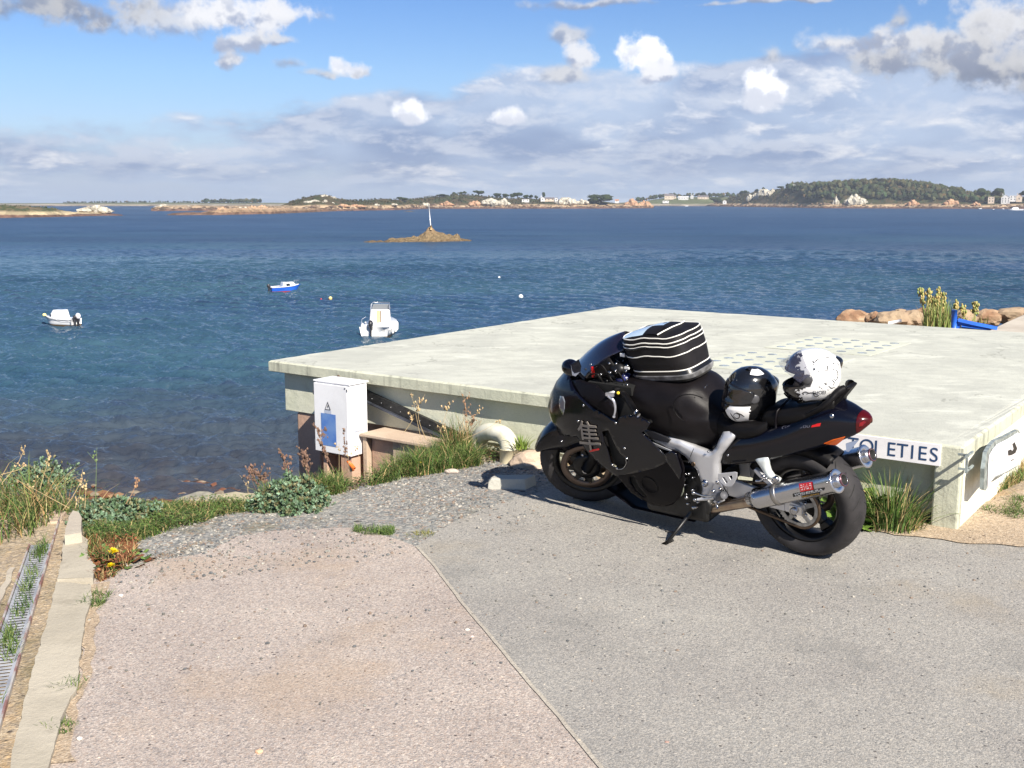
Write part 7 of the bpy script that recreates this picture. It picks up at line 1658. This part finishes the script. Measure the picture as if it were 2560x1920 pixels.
far_boat(1673, 514.8, 6, 'tiny white boat in the far channel, the left one of two', False, R(180), .8); far_boat(1717, 516, 8, 'tiny white boat in the far channel, the right one of two', False, R(0), .8)
c = seaP(2025, 519.5); k = Vector((c.x, c.y)).length / FPX; lt = empty('channel_marker', (c.x, c.y, SEA), 'pale green and white marker pillar at the wooded island shore', 'channel marker')
mb = MB(); mb.lathe([(2.4 * k, -.5), (1.9 * k, 4 * k), (1.6 * k, 9 * k), (1.5 * k, 10 * k)], (c.x, c.y, SEA), (0, 0, 1), 12); mb.build('tower', mat('marker_green', (.36, .42, .36), .7, var=.2, vscale=.3), lt); mb = MB(); mb.lathe([(1.6 * k, 10 * k), (1.6 * k, 12.5 * k), (.6 * k, 14 * k), (.01, 14 * k)], (c.x, c.y, SEA), (0, 0, 1), 12); mb.build('top', M_hw, lt)
# ================================================================== plants by the road
M_grass = mat('grass_blade', (.1, .15, .04), .7, attr=True, spec=.25); M_leaf = mat('leaf', (.1, .15, .04), .6, attr=True, spec=.3)
GREEN = [(.085, .145, .030), (.060, .110, .026), (.12, .17, .045), (.15, .18, .055), (.045, .085, .022)]
GK = 2.1
STRAW = [(.42, .32, .15), (.34, .24, .11), (.48, .38, .20), (.28, .18, .08), (.22, .13, .06)]
RUST = [(.20, .075, .035), (.26, .11, .05), (.14, .06, .03)]
def blade(mb, p, h, a, lean, w, rnd, col, seg=4, droop=1.0):
    d = Vector((cos(a), sin(a), 0)); s = Vector((-sin(a), cos(a), 0)); tw = rnd.uniform(-.8, .8); s = (s * cos(tw) + d * sin(tw)); vs = []
    c0 = jit(rnd, col, .75, 1.25); mb.col = c0
    for i in range(seg + 1):
        t = i / seg; q = Vector(p) + d * (lean * h * t ** 1.8) + Vector((0, 0, h * (t - droop * .35 * lean * t ** 3))); ww = w * (1 - t ** 1.5) * .5 + .0002
        vs += [q - s * ww, q + s * ww]
    mb.add(vs, [(2 * i, 2 * i + 1, 2 * i + 3, 2 * i + 2) for i in range(seg)])
def grass_patch(name, n, region, h0, h1, label, pal, seed, w=.004, lean=(.1, .9), zf=ground_z, clump=.5, cat='grass', dens=None, zo=0.0, kind='stuff'):
    rnd = random.Random(seed); mb = MB(); xs = [p[0] for p in region]; ys = [p[1] for p in region]; k = 0; tries = 0
    n = int(n * GK)
    while k < n and tries < n * 30:
        tries += 1; x, y = rnd.uniform(min(xs), max(xs)), rnd.uniform(min(ys), max(ys))
        if not inpoly((x, y), region): continue
        nz = noise.noise(Vector((x * 3.5, y * 3.5, seed)))
        if clump > .2 and nz < rnd.uniform(-.9, .3) * clump: continue
        c = rnd.choice(pal if noise.noise(Vector((x * 1.8, y * 1.8, seed + 4))) < .25 or len(pal) < 6 else pal[5:]); h = lerp(h0, h1, rnd.random() ** 1.5) * (1 + nz * .6)
        blade(mb, (x, y, zf(x, y) + zo - .01), h, rnd.uniform(0, 6.28), rnd.uniform(*lean), w * rnd.uniform(.6, 1.4), rnd, c); k += 1
    return tag(mb.build(name, M_grass, smooth=False, loc=(0, 0, 0)), label, cat, kind=kind)
def gz2(p): return p
MIX = GREEN + STRAW[:3]
# tall grass in front of the cabinet up to the pipe
fr_reg = gp((552, 1104), (620, 1090), (700, 1078), (790, 1054), (880, 1036), (960, 1022), (1060, 1004), (1120, 996), (1150, 965), (1080, 945), (980, 940), (860, 950), (780, 975), (700, 1010), (600, 1050))
grass_patch('grass', 8500, fr_reg, .05, .20, 'thick green and dry grass along the bank below the cabinet and rail', GREEN + GREEN + STRAW[:2] + GREEN[:2], 3, .0055, (.2, 1.3), clump=.25)
grass_patch('grass', 1500, gp((860, 985), (1000, 985), (1070, 970), (1090, 945), (1000, 925), (900, 930)), .12, .34, 'taller reddish straw grass beside the white pipe', STRAW + RUST[:1] + GREEN + GREEN[:3], 4, .004, (.1, .8))
grass_patch('grass', 4200, gp((560, 1106), (480, 1116), (430, 1134), (380, 1146), (300, 1172), (200, 1172), (176, 1120), (176, 1085), (400, 1085), (560, 1080)), .02, .09, 'short grass between the drain and the bush', GREEN + STRAW[:1], 5, .005, (.3, 1.4))
grass_patch('grass', 1300, gp((180, 1165), (300, 1165), (290, 1215), (250, 1250), (215, 1262), (195, 1240)), .02, .09, 'mixed weeds around the dandelions', GREEN + RUST + STRAW[:1], 6, .006)
bl = [(-6.5, 5.2), (-3.35, 5.25)] + gp((60, 1165), (130, 1120), (170, 1095)) + [(-2.7, 7.3), (-3.6, 8.0), (-7, 8.4)]
grass_patch('grass', 9500, bl, .08, .38, 'tall tangled green and dry grass at the left edge above the shore', GREEN + GREEN + STRAW, 7, .0055, (.2, 1.5))
grass_patch('grass', 520, gp((762, 1150), (790, 1160), (850, 1158), (855, 1140), (800, 1136), (765, 1138)), .02, .06, 'small green tuft growing through the asphalt edge', GREEN, 8, .004, (.2, 1))
grass_patch('grass', 220, gp((870, 1160), (905, 1168), (940, 1160), (930, 1150), (880, 1150)), .015, .04, 'yellowish tuft beside the small green tuft on the road edge', [(.24, .22, .08), (.16, .17, .05)], 9, .004, (.3, 1))
grass_patch('grass', 900, gp((300, 1222), (520, 1180), (440, 1170), (330, 1205)), .008, .03, 'thin dead grass on the gravel verge', STRAW + RUST, 10, .003, (.5, 1.5))
grass_patch('grass', 700, gp((2090, 1098), (2212, 1040), (2212, 1010), (2150, 1040), (2100, 1075)) , .03, .12, 'patchy grass below the bright side wall', GREEN + STRAW[:2], 11, .005)
grass_patch('grass', 500, gp((2120, 1110), (2212, 1130), (2212, 1080), (2150, 1085)), .02, .08, 'low green weeds on the sandy verge by the wall', GREEN, 12, .006, (.4, 1.4))
grass_patch('grass', 1500, gp((640, 1035), (700, 1015), (700, 990), (560, 1010), (520, 1060), (560, 1075)), .05, .16, 'grass on the drop behind the silver bush', GREEN + STRAW[:2], 13, .004, zo=-.03)
for i, (x, y, n, lab) in enumerate(((200, 1310, 120, 'small grass tuft against the kerb strip, upper one'), (150, 1490, 60, 'sparse grass tuft against the kerb strip, lower one'), (130, 1580, 90, 'low grass tuft at the foot of the kerb strip'), (215, 1292, 60, 'tiny weed where the kerb strip is broken'))):
    c = GD(x, y); grass_patch('grass', n, [(c.x - .05, c.y - .05), (c.x + .05, c.y - .05), (c.x + .05, c.y + .05), (c.x - .05, c.y + .05)], .02, .06, lab, GREEN, 20 + i, .004, (.3, 1.1), clump=.1, zo=.01)
rnd = random.Random(5); mb = MB()
for (v, u, n) in ((1.0, .55, 60), (1.35, .4, 110), (1.5, .7, 40), (.15, .6, 120), (.5, .5, 45), (.75, .5, 50), (2.0, .5, 30)):
    for i in range(n):
        p = CH(min(.95, max(.05, rnd.gauss(u, .16))), max(0, rnd.gauss(v, .07)), .0); blade(mb, p, rnd.uniform(.03, .10) * (1.4 if v == .15 else 1), rnd.uniform(0, 6.3), rnd.uniform(.2, 1), .004, rnd, rnd.choice(GREEN))
tag(mb.build('grass', M_grass, smooth=False, loc=(0, 0, 0)), 'green weeds sprouting through the drain grating', 'weeds', kind='stuff')

def undergrowth(n, region, label, pal, seed, h=.05, size=.012, zo=0.0):
    rnd = random.Random(seed); mb = MB(); xs = [p[0] for p in region]; ys = [p[1] for p in region]; k = 0
    while k < n:
        x, y = rnd.uniform(min(xs), max(xs)), rnd.uniform(min(ys), max(ys))
        if not inpoly((x, y), region): continue
        k += 1; nz = noise.noise(Vector((x * 4, y * 4, seed))); z = ground_z(x, y) + zo + rnd.random() ** 1.4 * h * (1 + nz); a = rnd.uniform(0, 6.3); s = size * rnd.uniform(.5, 1.5)
        d = Vector((cos(a), sin(a), rnd.uniform(-.4, .6))); e = Vector((-sin(a), cos(a), rnd.uniform(-.4, .4))) * .45; p = Vector((x, y, z)); mb.col = jit(rnd, rnd.choice(pal), .7, 1.3)
        mb.add([p, p + d * s * .5 + e * s, p + d * s * 1.2, p + d * s * .5 - e * s], [(0, 1, 2, 3)])
    tag(mb.build('ground_cover', M_leaf, smooth=False, loc=(0, 0, 0)), label, 'ground cover', kind='stuff')
DG = [(.06, .10, .025), (.045, .08, .02), (.09, .13, .035), (.13, .12, .05)]
undergrowth(14000, fr_reg, 'small leaves among the grass of the bank', DG + [(.16, .09, .045)], 61, .07)
undergrowth(8000, gp((560, 1104), (480, 1116), (430, 1134), (380, 1144), (300, 1168), (185, 1168), (176, 1090), (560, 1085)), 'low clover and herbs left of the silver bush', DG + [(.11, .17, .04)], 62, .05)
undergrowth(11000, bl, 'matted leaves under the tall grass at the left', DG + [(.20, .14, .06)], 63, .10, .016)
undergrowth(1500, gp((180, 1165), (300, 1170), (285, 1215), (250, 1250), (215, 1262), (192, 1240)), 'withered small leaves around the dandelions', DG + RUST, 64, .04, .012)
undergrowth(1600, gp((1870, 1150), (1990, 1142), (2040, 1128), (1990, 1115), (1860, 1118)), 'small weeds at the foot of the shaded wall', DG, 65, .05, .014)

# tall tuft under the roof edge behind the rear wheel
def tuft(name, c, n, h0, h1, spread, label, pal, seed, w=.006, lean=(.15, .9)):
    rnd = random.Random(seed); mb = MB(); c = Vector(c)
    for i in range(n):
        a = rnd.uniform(0, 6.28); r = spread * rnd.random(); p = c + Vector((cos(a) * r, sin(a) * r, 0)); blade(mb, p, rnd.uniform(h0, h1), a + rnd.uniform(-.6, .6), rnd.uniform(*lean) * (.4 + r / spread), w * rnd.uniform(.6, 1.3), rnd, rnd.choice(pal), 5)
    return tag(mb.build(name, M_grass, smooth=False), label, 'grass tuft')
tuft('grass_tuft', GD(1925, 1142), 330, .16, .40, .16, 'tall spiky green grass tuft under the long sign', GREEN[:3] + GREEN[:2] + STRAW[:1], 31, .007)
tuft('grass_tuft', GD(1962, 1146), 110, .08, .24, .08, 'smaller grass tuft drooping over the sand by the column', GREEN + STRAW[:2], 32, .006, (.6, 1.3))
tuft('grass_tuft', GD(1900, 1140), 160, .08, .22, .12, 'short grass tuft between broad leaves and spiky tuft', GREEN, 33, .006, (.4, 1.1))
tuft('grass_tuft', GD(1125, 968, .12), 120, .03, .12, .07, 'small yellowish green plant right of the white pipe', [(.22, .28, .05), (.14, .22, .04)], 34, .007, (.3, 1))
def leafy(name, c, n, r, hr, size, label, pal, seed, cat='plant', jag=True, zs=.6):
    """low plant of broad leaves"""
    rnd = random.Random(seed); mb = MB(); c = Vector(c)
    for i in range(n):
        a = rnd.uniform(0, 6.28); k = sqrt(rnd.random()); p = c + Vector((cos(a) * r * k, sin(a) * r * k, hr * (1 - k * k * .8) * rnd.uniform(.3, 1))); s = size * rnd.uniform(.6, 1.3)
        d = Vector((cos(a + rnd.uniform(-.8, .8)), sin(a + rnd.uniform(-.8, .8)), rnd.uniform(-.2, .9))).normalized(); sd = d.cross(Vector((0, 0, 1))).normalized(); n_ = sd.cross(d)
        mb.col = jit(rnd, rnd.choice(pal), .7, 1.3); ctr = p; vs = [ctr]; m = 9
        for j in range(m + 1):
            t = -pi * .8 + 1.6 * pi * j / m; rr = s * (.55 + .45 * cos(t)) * (1.0 + (.16 if j % 2 else -.10) * (1 if jag else 0)); vs.append(ctr + d * rr * cos(t) + sd * rr * sin(t) * .95 + n_ * (rr * rr / s * .25 * rnd.uniform(-1, .5)))
        mb.add(vs, [(0, j, j + 1) for j in range(1, m + 1)])
        mb.col = (.10, .15, .05); mb.add([c, c + sd * .003, p + sd * .002, p], [(0, 1, 2, 3)])
    return tag(mb.build(name, M_leaf, smooth=False), label, cat)
leafy('leafy_plant', GD(1868, 1128), 90, .17, .20, .075, 'broad light green leaves behind the rear tyre', [(.13, .22, .035), (.09, .17, .03), (.17, .27, .05)], 41)
leafy('leafy_plant', GD(1835, 1105), 50, .14, .16, .06, 'green leaves seen through the rear wheel spokes', [(.13, .22, .035), (.09, .17, .03)], 42)
leafy('leafy_plant', GD(240, 1215), 80, .20, .05, .035, 'flat reddish green rosette around the dandelions', [(.08, .13, .03), (.17, .07, .03), (.10, .16, .04)], 43)
leafy('leafy_plant', GD(210, 1235), 50, .10, .04, .03, 'brown red withered leaves at the edge of the kerb strip', RUST + [(.09, .12, .03)], 44)

# silvery bushes
def silver(name, c, rx, ry, h, n, label, seed):
    rnd = random.Random(seed); root = empty(name, tuple(c), label, 'bush'); mb = MB(); c = Vector(c)
    for i in range(n):
        d = Vector((rnd.gauss(0, 1), rnd.gauss(0, 1), abs(rnd.gauss(0, 1)))).normalized(); k = rnd.uniform(.55, 1.0) * (1 + .42 * noise.noise(d * 2.5 + Vector((seed, 0, 0)))); p = c + Vector((d.x * rx, d.y * ry, d.z * h)) * k
        t0 = rnd.choice([(.17, .16, .08), (.15, .23, .14), (.11, .18, .10), (.20, .28, .19), (.08, .13, .06)])
        for j in range(6):                       # a tuft of lobed leaflets
            a = Vector((rnd.gauss(0, 1), rnd.gauss(0, 1), rnd.gauss(0, 1) + .3)).normalized(); dd = (d + a * .9).normalized(); s = rnd.uniform(.008, .030); sd = dd.cross(a).normalized() * s * .32
            mb.col = jit(rnd, t0, .75, 1.25); mb.add([p, p + dd * s * .5 + sd, p + dd * s * .55 + sd * .3, p + dd * s * .8 + sd * .8, p + dd * s, p + dd * s * .8 - sd * .8, p + dd * s * .55 - sd * .3, p + dd * s * .5 - sd], [(0, 1, 2, 3, 4, 5, 6, 7)])
    mb.build('foliage', M_leaf, root, smooth=False); mb = MB()
    for i in range(26):
        a = rnd.uniform(0, 6.28); r = rnd.random() ** .5; mb.tube([c, c + Vector((cos(a) * rx * r * .5, sin(a) * ry * r * .5, h * .4)), c + Vector((cos(a) * rx * r, sin(a) * ry * r, h * sqrt(1 - r * r * .8) * .9))], [.006, .004, .002], 5)
    mb.build('stems', mat('bush_stem', (.16, .15, .09), .8), root)
silver('silver_bush', GD(636, 1096), .225, .20, .175, 2200, 'rounded silvery green bush at the grass bank beside the post', 51)
silver('silver_bush', GD(580, 1100), .12, .12, .13, 600, 'smaller darker lobe of silvery bush left of the big one', 54)
silver('silver_bush', GD(252, 1118), .26, .16, .10, 900, 'low silvery bush above the dandelions', 52)
silver('silver_bush', GD(215, 1130), .16, .13, .08, 400, 'little silvery green bush touching the kerb end', 53)
silver('silver_bush', GD(85, 1062, -.05), .26, .2, .20, 800, 'green herb clump behind the tall grass at the left', 55)

# dandelions
M_dand = mat('dandelion_yellow', (.85, .68, .01), .6)
def dandelion(x, y, h, s, label):
    b_ = GD(x, y + h * 150); root = empty('dandelion', tuple(b_), label, 'flower'); tp = b_ + Vector((0, 0, h)); mb = MB(); mb.tube([b_, b_.lerp(tp, .5) + Vector((.005, 0, 0)), tp], .0022, 5); mb.build('stem', mat('flower_stem', (.14, .20, .05), .6), root)
    mb = MB(); rnd = random.Random(x)
    for i in range(60):
        a = rnd.uniform(0, 6.28); e = rnd.uniform(.1, 1.3); L_ = s * rnd.uniform(.7, 1); d = Vector((cos(a) * cos(e), sin(a) * cos(e), sin(e))); sd = Vector((-sin(a), cos(a), 0)) * .0035; mb.add([tp - sd * .4, tp + sd * .4, tp + d * L_ + sd, tp + d * L_ - sd], [(0, 1, 2, 3)])
    mb.build('petals', M_dand, root, smooth=False)
dandelion(247, 1211, .07, .030, 'bright yellow dandelion beside the kerb strip, the larger one'); dandelion(241, 1233, .04, .022, 'half open yellow dandelion just below the larger one')
c = onplane(*c3(2700, 1000), cA, e2)
dd0 = AT(1049, 1156, 7.4); tb_ = empty('yellow_flower', (dd0.x, dd0.y, dd0.z - .1), 'single small yellow flower in the grass bank below the rail', 'flower'); mb = MB(); mb.tube([dd0 - Vector((0, 0, .1)), dd0], .002, 5); mb.build('stem', MATS['flower_stem'], tb_); mb = MB(); mb.blob(dd0, (.016, .016, .008), 1, .2); mb.build('petals', M_dand, tb_)

# dry seed stalks, each a plant of its own
M_stalk = mat('dry_stalk', (.30, .19, .10), .85, attr=True); 
def stalk(px, py, d, ptop, lean, label, col=(.34, .24, .12), seedy=26, heads=.45, w=.003, branch=5, sz=.008, group='dry stalks along the bank'):
    """px,py: foot in photo px at distance d; ptop: tip px"""
    rnd = random.Random(int(px * 7 + py)); a = AT(px, py, d); b_ = AT(*ptop, d); root = empty('dry_stalk', tuple(a), label, 'dry stalk', group)
    mid = a.lerp(b_, .5) + Vector((lean, 0, 0)); path = smoothpath([a, mid, b_], 8); mb = MB(); mb.col = col; mb.tube(path, [lerp(w, w * .4, i / 16) for i in range(17)], 5)
    tips = []
    for k in range(branch):
        t = lerp(1 - heads, .97, k / max(1, branch)); p = path[int(t * 16)]; q = p + Vector((rnd.uniform(-1, 1) * .06, rnd.uniform(-1, 1) * .05, rnd.uniform(.01, .07))); mb.tube([p, q], w * .4, 4); tips.append((p, q))
    mb.build('stem', M_stalk, root); mb = MB()
    for i in range(seedy):
        if tips and rnd.random() < .6: p, q = rnd.choice(tips); c = p.lerp(q, rnd.random())
        else: c = path[int(lerp((1 - heads) * 16, 16, rnd.random()))]
        mb.col = jit(rnd, col, .6, 1.3); mb.blob(c + Vector((rnd.gauss(0, .006), rnd.gauss(0, .006), rnd.gauss(0, .008))), (sz * rnd.uniform(.4, .9), sz * rnd.uniform(.4, .9), sz * rnd.uniform(.6, 1.4)), 1, .2)
    if seedy: mb.build('seed_head', M_stalk, root, smooth=False)
q3 = lambda x, y: (760 + .15674 * x, 920 + .15674 * y)
DK = (.17, .10, .07)
stalk(*q3(480, 1640), 7.7, q3(225, 940), -.02, 'dark knotty dock stalk crossing the blue panel', DK, 70, .75, .004, 9, .011); stalk(*q3(640, 1640), 7.7, q3(630, 960), .01, 'thin dark stalk along the cabinet corner', DK, 26, .6, .002, 4, .009); stalk(*q3(560, 1640), 7.75, q3(560, 1200), 0, 'fine upright straw before the cabinet bottom', (.4, .3, .17), 8, .3, .002, 2)
stalk(*q3(900, 1640), 7.7, q3(850, 1200), 0, 'straw stalk before the dark gap under the cabinet', (.45, .33, .2), 6, .3, .002, 1); stalk(*q3(720, 1640), 7.7, q3(700, 1330), 0, 'short straw stalk beside the orange conduit', (.45, .33, .2), 5, .3, .002, 1); stalk(*q3(60, 1900), 7.6, q3(-20, 1290), .02, 'brown seedy stalk left of the cabinet', DK, 45, .7, .003, 8, .010)
s3 = lambda x, y: (640 + .34358 * x, 860 + .34358 * y)
stalk(*s3(230, 1000), 7.4, s3(170, 770), .02, 'brown stalk rising above the silver bush, left one', DK, 60, .7, .003, 9, .010); stalk(*s3(380, 980), 7.4, s3(340, 780), 0, 'brown stalk rising above the silver bush, right one', DK, 45, .6, .003, 7, .010); stalk(*s3(80, 1010), 7.3, s3(0, 930), .0, 'brown twiggy stalk at the left flank of the silver bush', DK, 60, .8, .003, 10, .010); stalk(*s3(20, 1050), 7.3, s3(-45, 900), 0, 'dark twiggy stalk farthest left by the bush', DK, 55, .8, .003, 10, .010)
GOLD = (.46, .34, .18)
stalk(*s3(1240, 700), 7.5, s3(1190, 390), -.03, 'golden grass head highest above the steel rail', GOLD, 26, .3, .002, 4); stalk(*s3(1200, 690), 7.5, s3(1130, 350), 0, 'thin golden stalk left of the highest grass head', GOLD, 10, .3, .0018, 2); stalk(*s3(1540, 700), 7.5, s3(1515, 380), .0, 'upright brown stalk against the shaded wall', (.28, .17, .10), 30, .5, .002, 6); stalk(*s3(1340, 640), 7.5, s3(1410, 425), .0, 'curved golden grass head leaning right over the wall', GOLD, 20, .3, .0018, 3)
stalk(*s3(1480, 650), 7.5, s3(1660, 460), -.01, 'long thin straw arching right across the wall', GOLD, 8, .25, .0015, 1); stalk(*s3(1560, 640), 7.6, s3(1590, 520), 0, 'brown seedy stalk left of the white pipe', (.28, .17, .10), 36, .6, .002, 7); stalk(*s3(1500, 700), 7.5, s3(1800, 540), .02, 'pale straw arching toward the white pipe', GOLD, 6, .2, .0015, 1)
stalk(*s3(1080, 640), 7.5, s3(1150, 540), 0, 'short golden stalk over the lower end of the rail', GOLD, 10, .3, .002, 2); stalk(*s3(1400, 700), 7.5, s3(1375, 590), 0, 'straw before the lower rail end', GOLD, 8, .3, .002, 2)
z5 = lambda x, y: (.5245 * x, 1050 + .5245 * y)
for (x0, y0, x1, y1, ln, lab, co, sd) in ((190, 330, 240, 155, 0, 'golden seed head stalk standing over the water at the left', GOLD, 14), (300, 430, 395, 270, .01, 'bent straw leaning right above the kerb end', GOLD, 8), (330, 420, 80, 285, 0, 'long straw slanting left across the tall grass', GOLD, 6), (280, 460, 320, 270, 0, 'thin green stalk at the kerb end', (.2, .24, .1), 4), (600, 400, 655, 275, .01, 'reddish stalk over the shore stones', (.4, .22, .12), 10), (455, 380, 462, 130, 0, 'tall thin green stalk against the water', (.14, .2, .08), 6),
                                       (360, 420, 365, 370, 0, 'short straw behind the kerb end, left', GOLD, 5), (405, 420, 410, 300, 0, 'short upright straw behind the kerb end, right', GOLD, 6), (1240, 390, 1180, 230, 0, 'brown twig left of the silver bush over the water', DK, 30), (1190, 390, 1175, 300, 0, 'small straw above the flat grey rock', GOLD, 5), (10, 300, 120, 125, .02, 'drooping straw at the left picture edge, upper', GOLD, 7), (5, 260, 118, 215, .03, 'drooping straw at the left picture edge, lower', GOLD, 7)):
    stalk(*z5(x0, y0), 6.6 if x0 < 700 else 7.0, z5(x1, y1), ln, lab, co, sd, .3, .002, 2, .008)

# weeds beyond the roof: tall greenish spikes
M_spike = mat('weed_spike', (.3, .3, .1), .8, attr=True)
for (x0, x1, y1, thick, lab) in ((1080, 1030, 95, 1.6, 'tallest yellow weed spike, leftmost of the clump'), (1120, 1125, 95, 1.5, 'tall dark gold weed spike second from the left'), (1180, 1165, 230, .8, 'short thin weed spike in the clump'), (1200, 1205, 180, 2.0, 'thick brown weed spike in the middle of the clump'), (1230, 1230, 95, .9, 'slim tall weed spike with pale tip'), (1270, 1290, 150, 1.2, 'green weed spike right of the slim tall one'), (1290, 1275, 260, 1.6, 'bushy weed spike at the right of the clump'), (1420, 1435, 250, .9, 'thin weed stem behind the blue post'), (1530, 1510, 300, 1.3, 'short brown weed spike above the blue rail'), (1640, 1655, 250, 1.8, 'brown weed spike farthest right above the blue rail')):
    a = AT(*c9(x0, 560), 15.6); t_ = AT(*c9(x1, y1), 15.6); root = empty('weed', tuple(a), lab, 'weed', 'tall weeds beyond the roof'); rnd = random.Random(x0 + y1); mb = MB(); mb.col = (.26, .30, .10); mb.tube([a, a.lerp(t_, .5), t_], [.014, .010, .006], 5); mb.build('stem', M_spike, root); mb = MB()
    for i in range(60):
        t = 1 - .42 * rnd.random(); p = a.lerp(t_, t); mb.col = jit(rnd, ((.42, .33, .12) if rnd.random() < .6 else (.24, .27, .08)), .6, 1.3); rr = .025 * thick * (1.2 - abs(t - .82) * 3); mb.blob(p + Vector((rnd.gauss(0, rr * .5), rnd.gauss(0, rr * .5), rnd.gauss(0, .01))), (.014, .014, .022), 1, .2)
    mb.build('flower_spike', M_spike, root, smooth=False)
rnd = random.Random(77); mb = MB()
for i in range(650):
    x = rnd.uniform(1060, 1340) if i < 480 else rnd.uniform(1350, 1780); a = AT(*c9(x, 545), rnd.uniform(15.3, 16)); blade(mb, a - Vector((0, 0, .15)), rnd.uniform(.25, .62) * (1 if i < 480 else .6), rnd.uniform(0, 6.28), rnd.uniform(0, .35), .02, rnd, rnd.choice([(.24, .30, .09), (.34, .34, .13), (.17, .22, .06), (.38, .30, .13)]))
tag(mb.build('weed_leaves', M_grass, smooth=False, loc=(0, 0, 0)), 'leaves of the tall weed clump beyond the roof', 'weeds', kind='stuff')

# rocks at the top of the bank over the shore
for (x, y, w, h, d, lab, col, c2) in ((436, 1085, 52, 26, 8.2, 'dark grey pointed rock at the bank edge', (.20, .19, .16), (.30, .28, .22)), (390, 1098, 60, 14, 8.0, 'flat pale grey rock slab left of the pointed rock', (.34, .31, .26), (.42, .38, .31)), (505, 1082, 75, 17, 8.6, 'tan flat rock left of the silver bush', (.38, .33, .23), (.46, .40, .28)), (560, 1086, 30, 14, 8.2, 'small tan rock under the silver bush', (.38, .33, .23), (.3, .26, .18))):
    c = AT(x * 1.15733, y * 1.15733, d); k = d / FPX * 1.157; mb = MB(); mb.blob((c.x, c.y, c.z - h * k * .1), (w * k, w * k * .6, h * k * .9), 3, .25, 1.3, x, flat=.6); tag(mb.build('rock', mat('bank_rock_%d' % x if False else 'bank_rock' + lab[:4].strip(), col, .9, col2=c2, vscale=5, bump=.01, bscale=12), smooth=False), lab, 'rock')
# cobbles at the water's edge far below
rnd = random.Random(9); mb = MB(); n = 0
while n < 1500:
    x, y = rnd.uniform(-19, -4.5), rnd.uniform(29, 40.5)
    if rnd.random() < (y - 34) / 8: continue
    z = ground_z(x, y); 
    r = rnd.uniform(.06, .22); mb.col = rnd.choice([(.16, .065, .035), (.10, .045, .027), (.20, .10, .05), (.24, .14, .075), (.07, .04, .03), (.22, .18, .13)]); mb.blob((x, y, max(z, SEA - .05) + r * .1), (r * rnd.uniform(.8, 1.4), r, r * .5), 1, .3, 1.3, rnd.random() * 50); n += 1
tag(mb.build('shore_cobbles', mat('wet_cobble', (.2, .1, .05), .5, attr=True), smooth=False, loc=(0, 0, 0)), 'wet reddish cobbles at the water edge', 'cobbles', kind='stuff')
# a few larger loose stones on the asphalt
for (x, y, r, co, lab) in ((1010, 1367, .014, (.62, .58, .52), 'pale pebble beside the asphalt seam, upper'), (1020, 1382, .012, (.55, .42, .38), 'pinkish pebble just below the pale one at the seam'), (262, 1292, .012, (.8, .78, .72), 'white pebble near the kerb strip'), (560, 1632, .016, (.60, .38, .24), 'orange pebble near the bottom of the asphalt'), (172, 1370 * 1.17, .012, (.8, .78, .7), 'white chip by the lower kerb tuft'), (1440, 1612, .012, (.34, .22, .18), 'brown pebble in the seam near the bottom')):
    c = GD(x, y); mb = MB(); mb.blob((c.x, c.y, r * .3 + .010), (r * .85, r * .7, r * .5), 2, .25, 1.5, x * .1); tag(mb.build('pebble', mat('pebble_%s' % lab.split()[0], co, .8)), lab, 'pebble')
# ================================================================== the air over the bay
def haze():
    mb = MB(); x0, x1, y0, y1, z0, z1 = -2600, 2600, -80, 3700, SEA - 8, 90
    mb.hexa([(x0, y0, z0), (x1, y0, z0), (x1, y1, z0), (x0, y1, z0)], [(x0, y0, z1), (x1, y0, z1), (x1, y1, z1), (x0, y1, z1)])
    m = bpy.data.materials.new('haze'); m.use_nodes = True; t = NT(m.node_tree); t.n.clear()
    v = t('ShaderNodeVolumePrincipled', {'Color': (.80, .88, 1.0, 1), 'Density': .00016, 'Anisotropy': .2}); o = t('ShaderNodeOutputMaterial'); t.l.new(v.outputs[0], o.inputs['Volume'])
    tag(mb.build('haze', m, loc=(0, 0, 0)), kind='stuff')
haze()
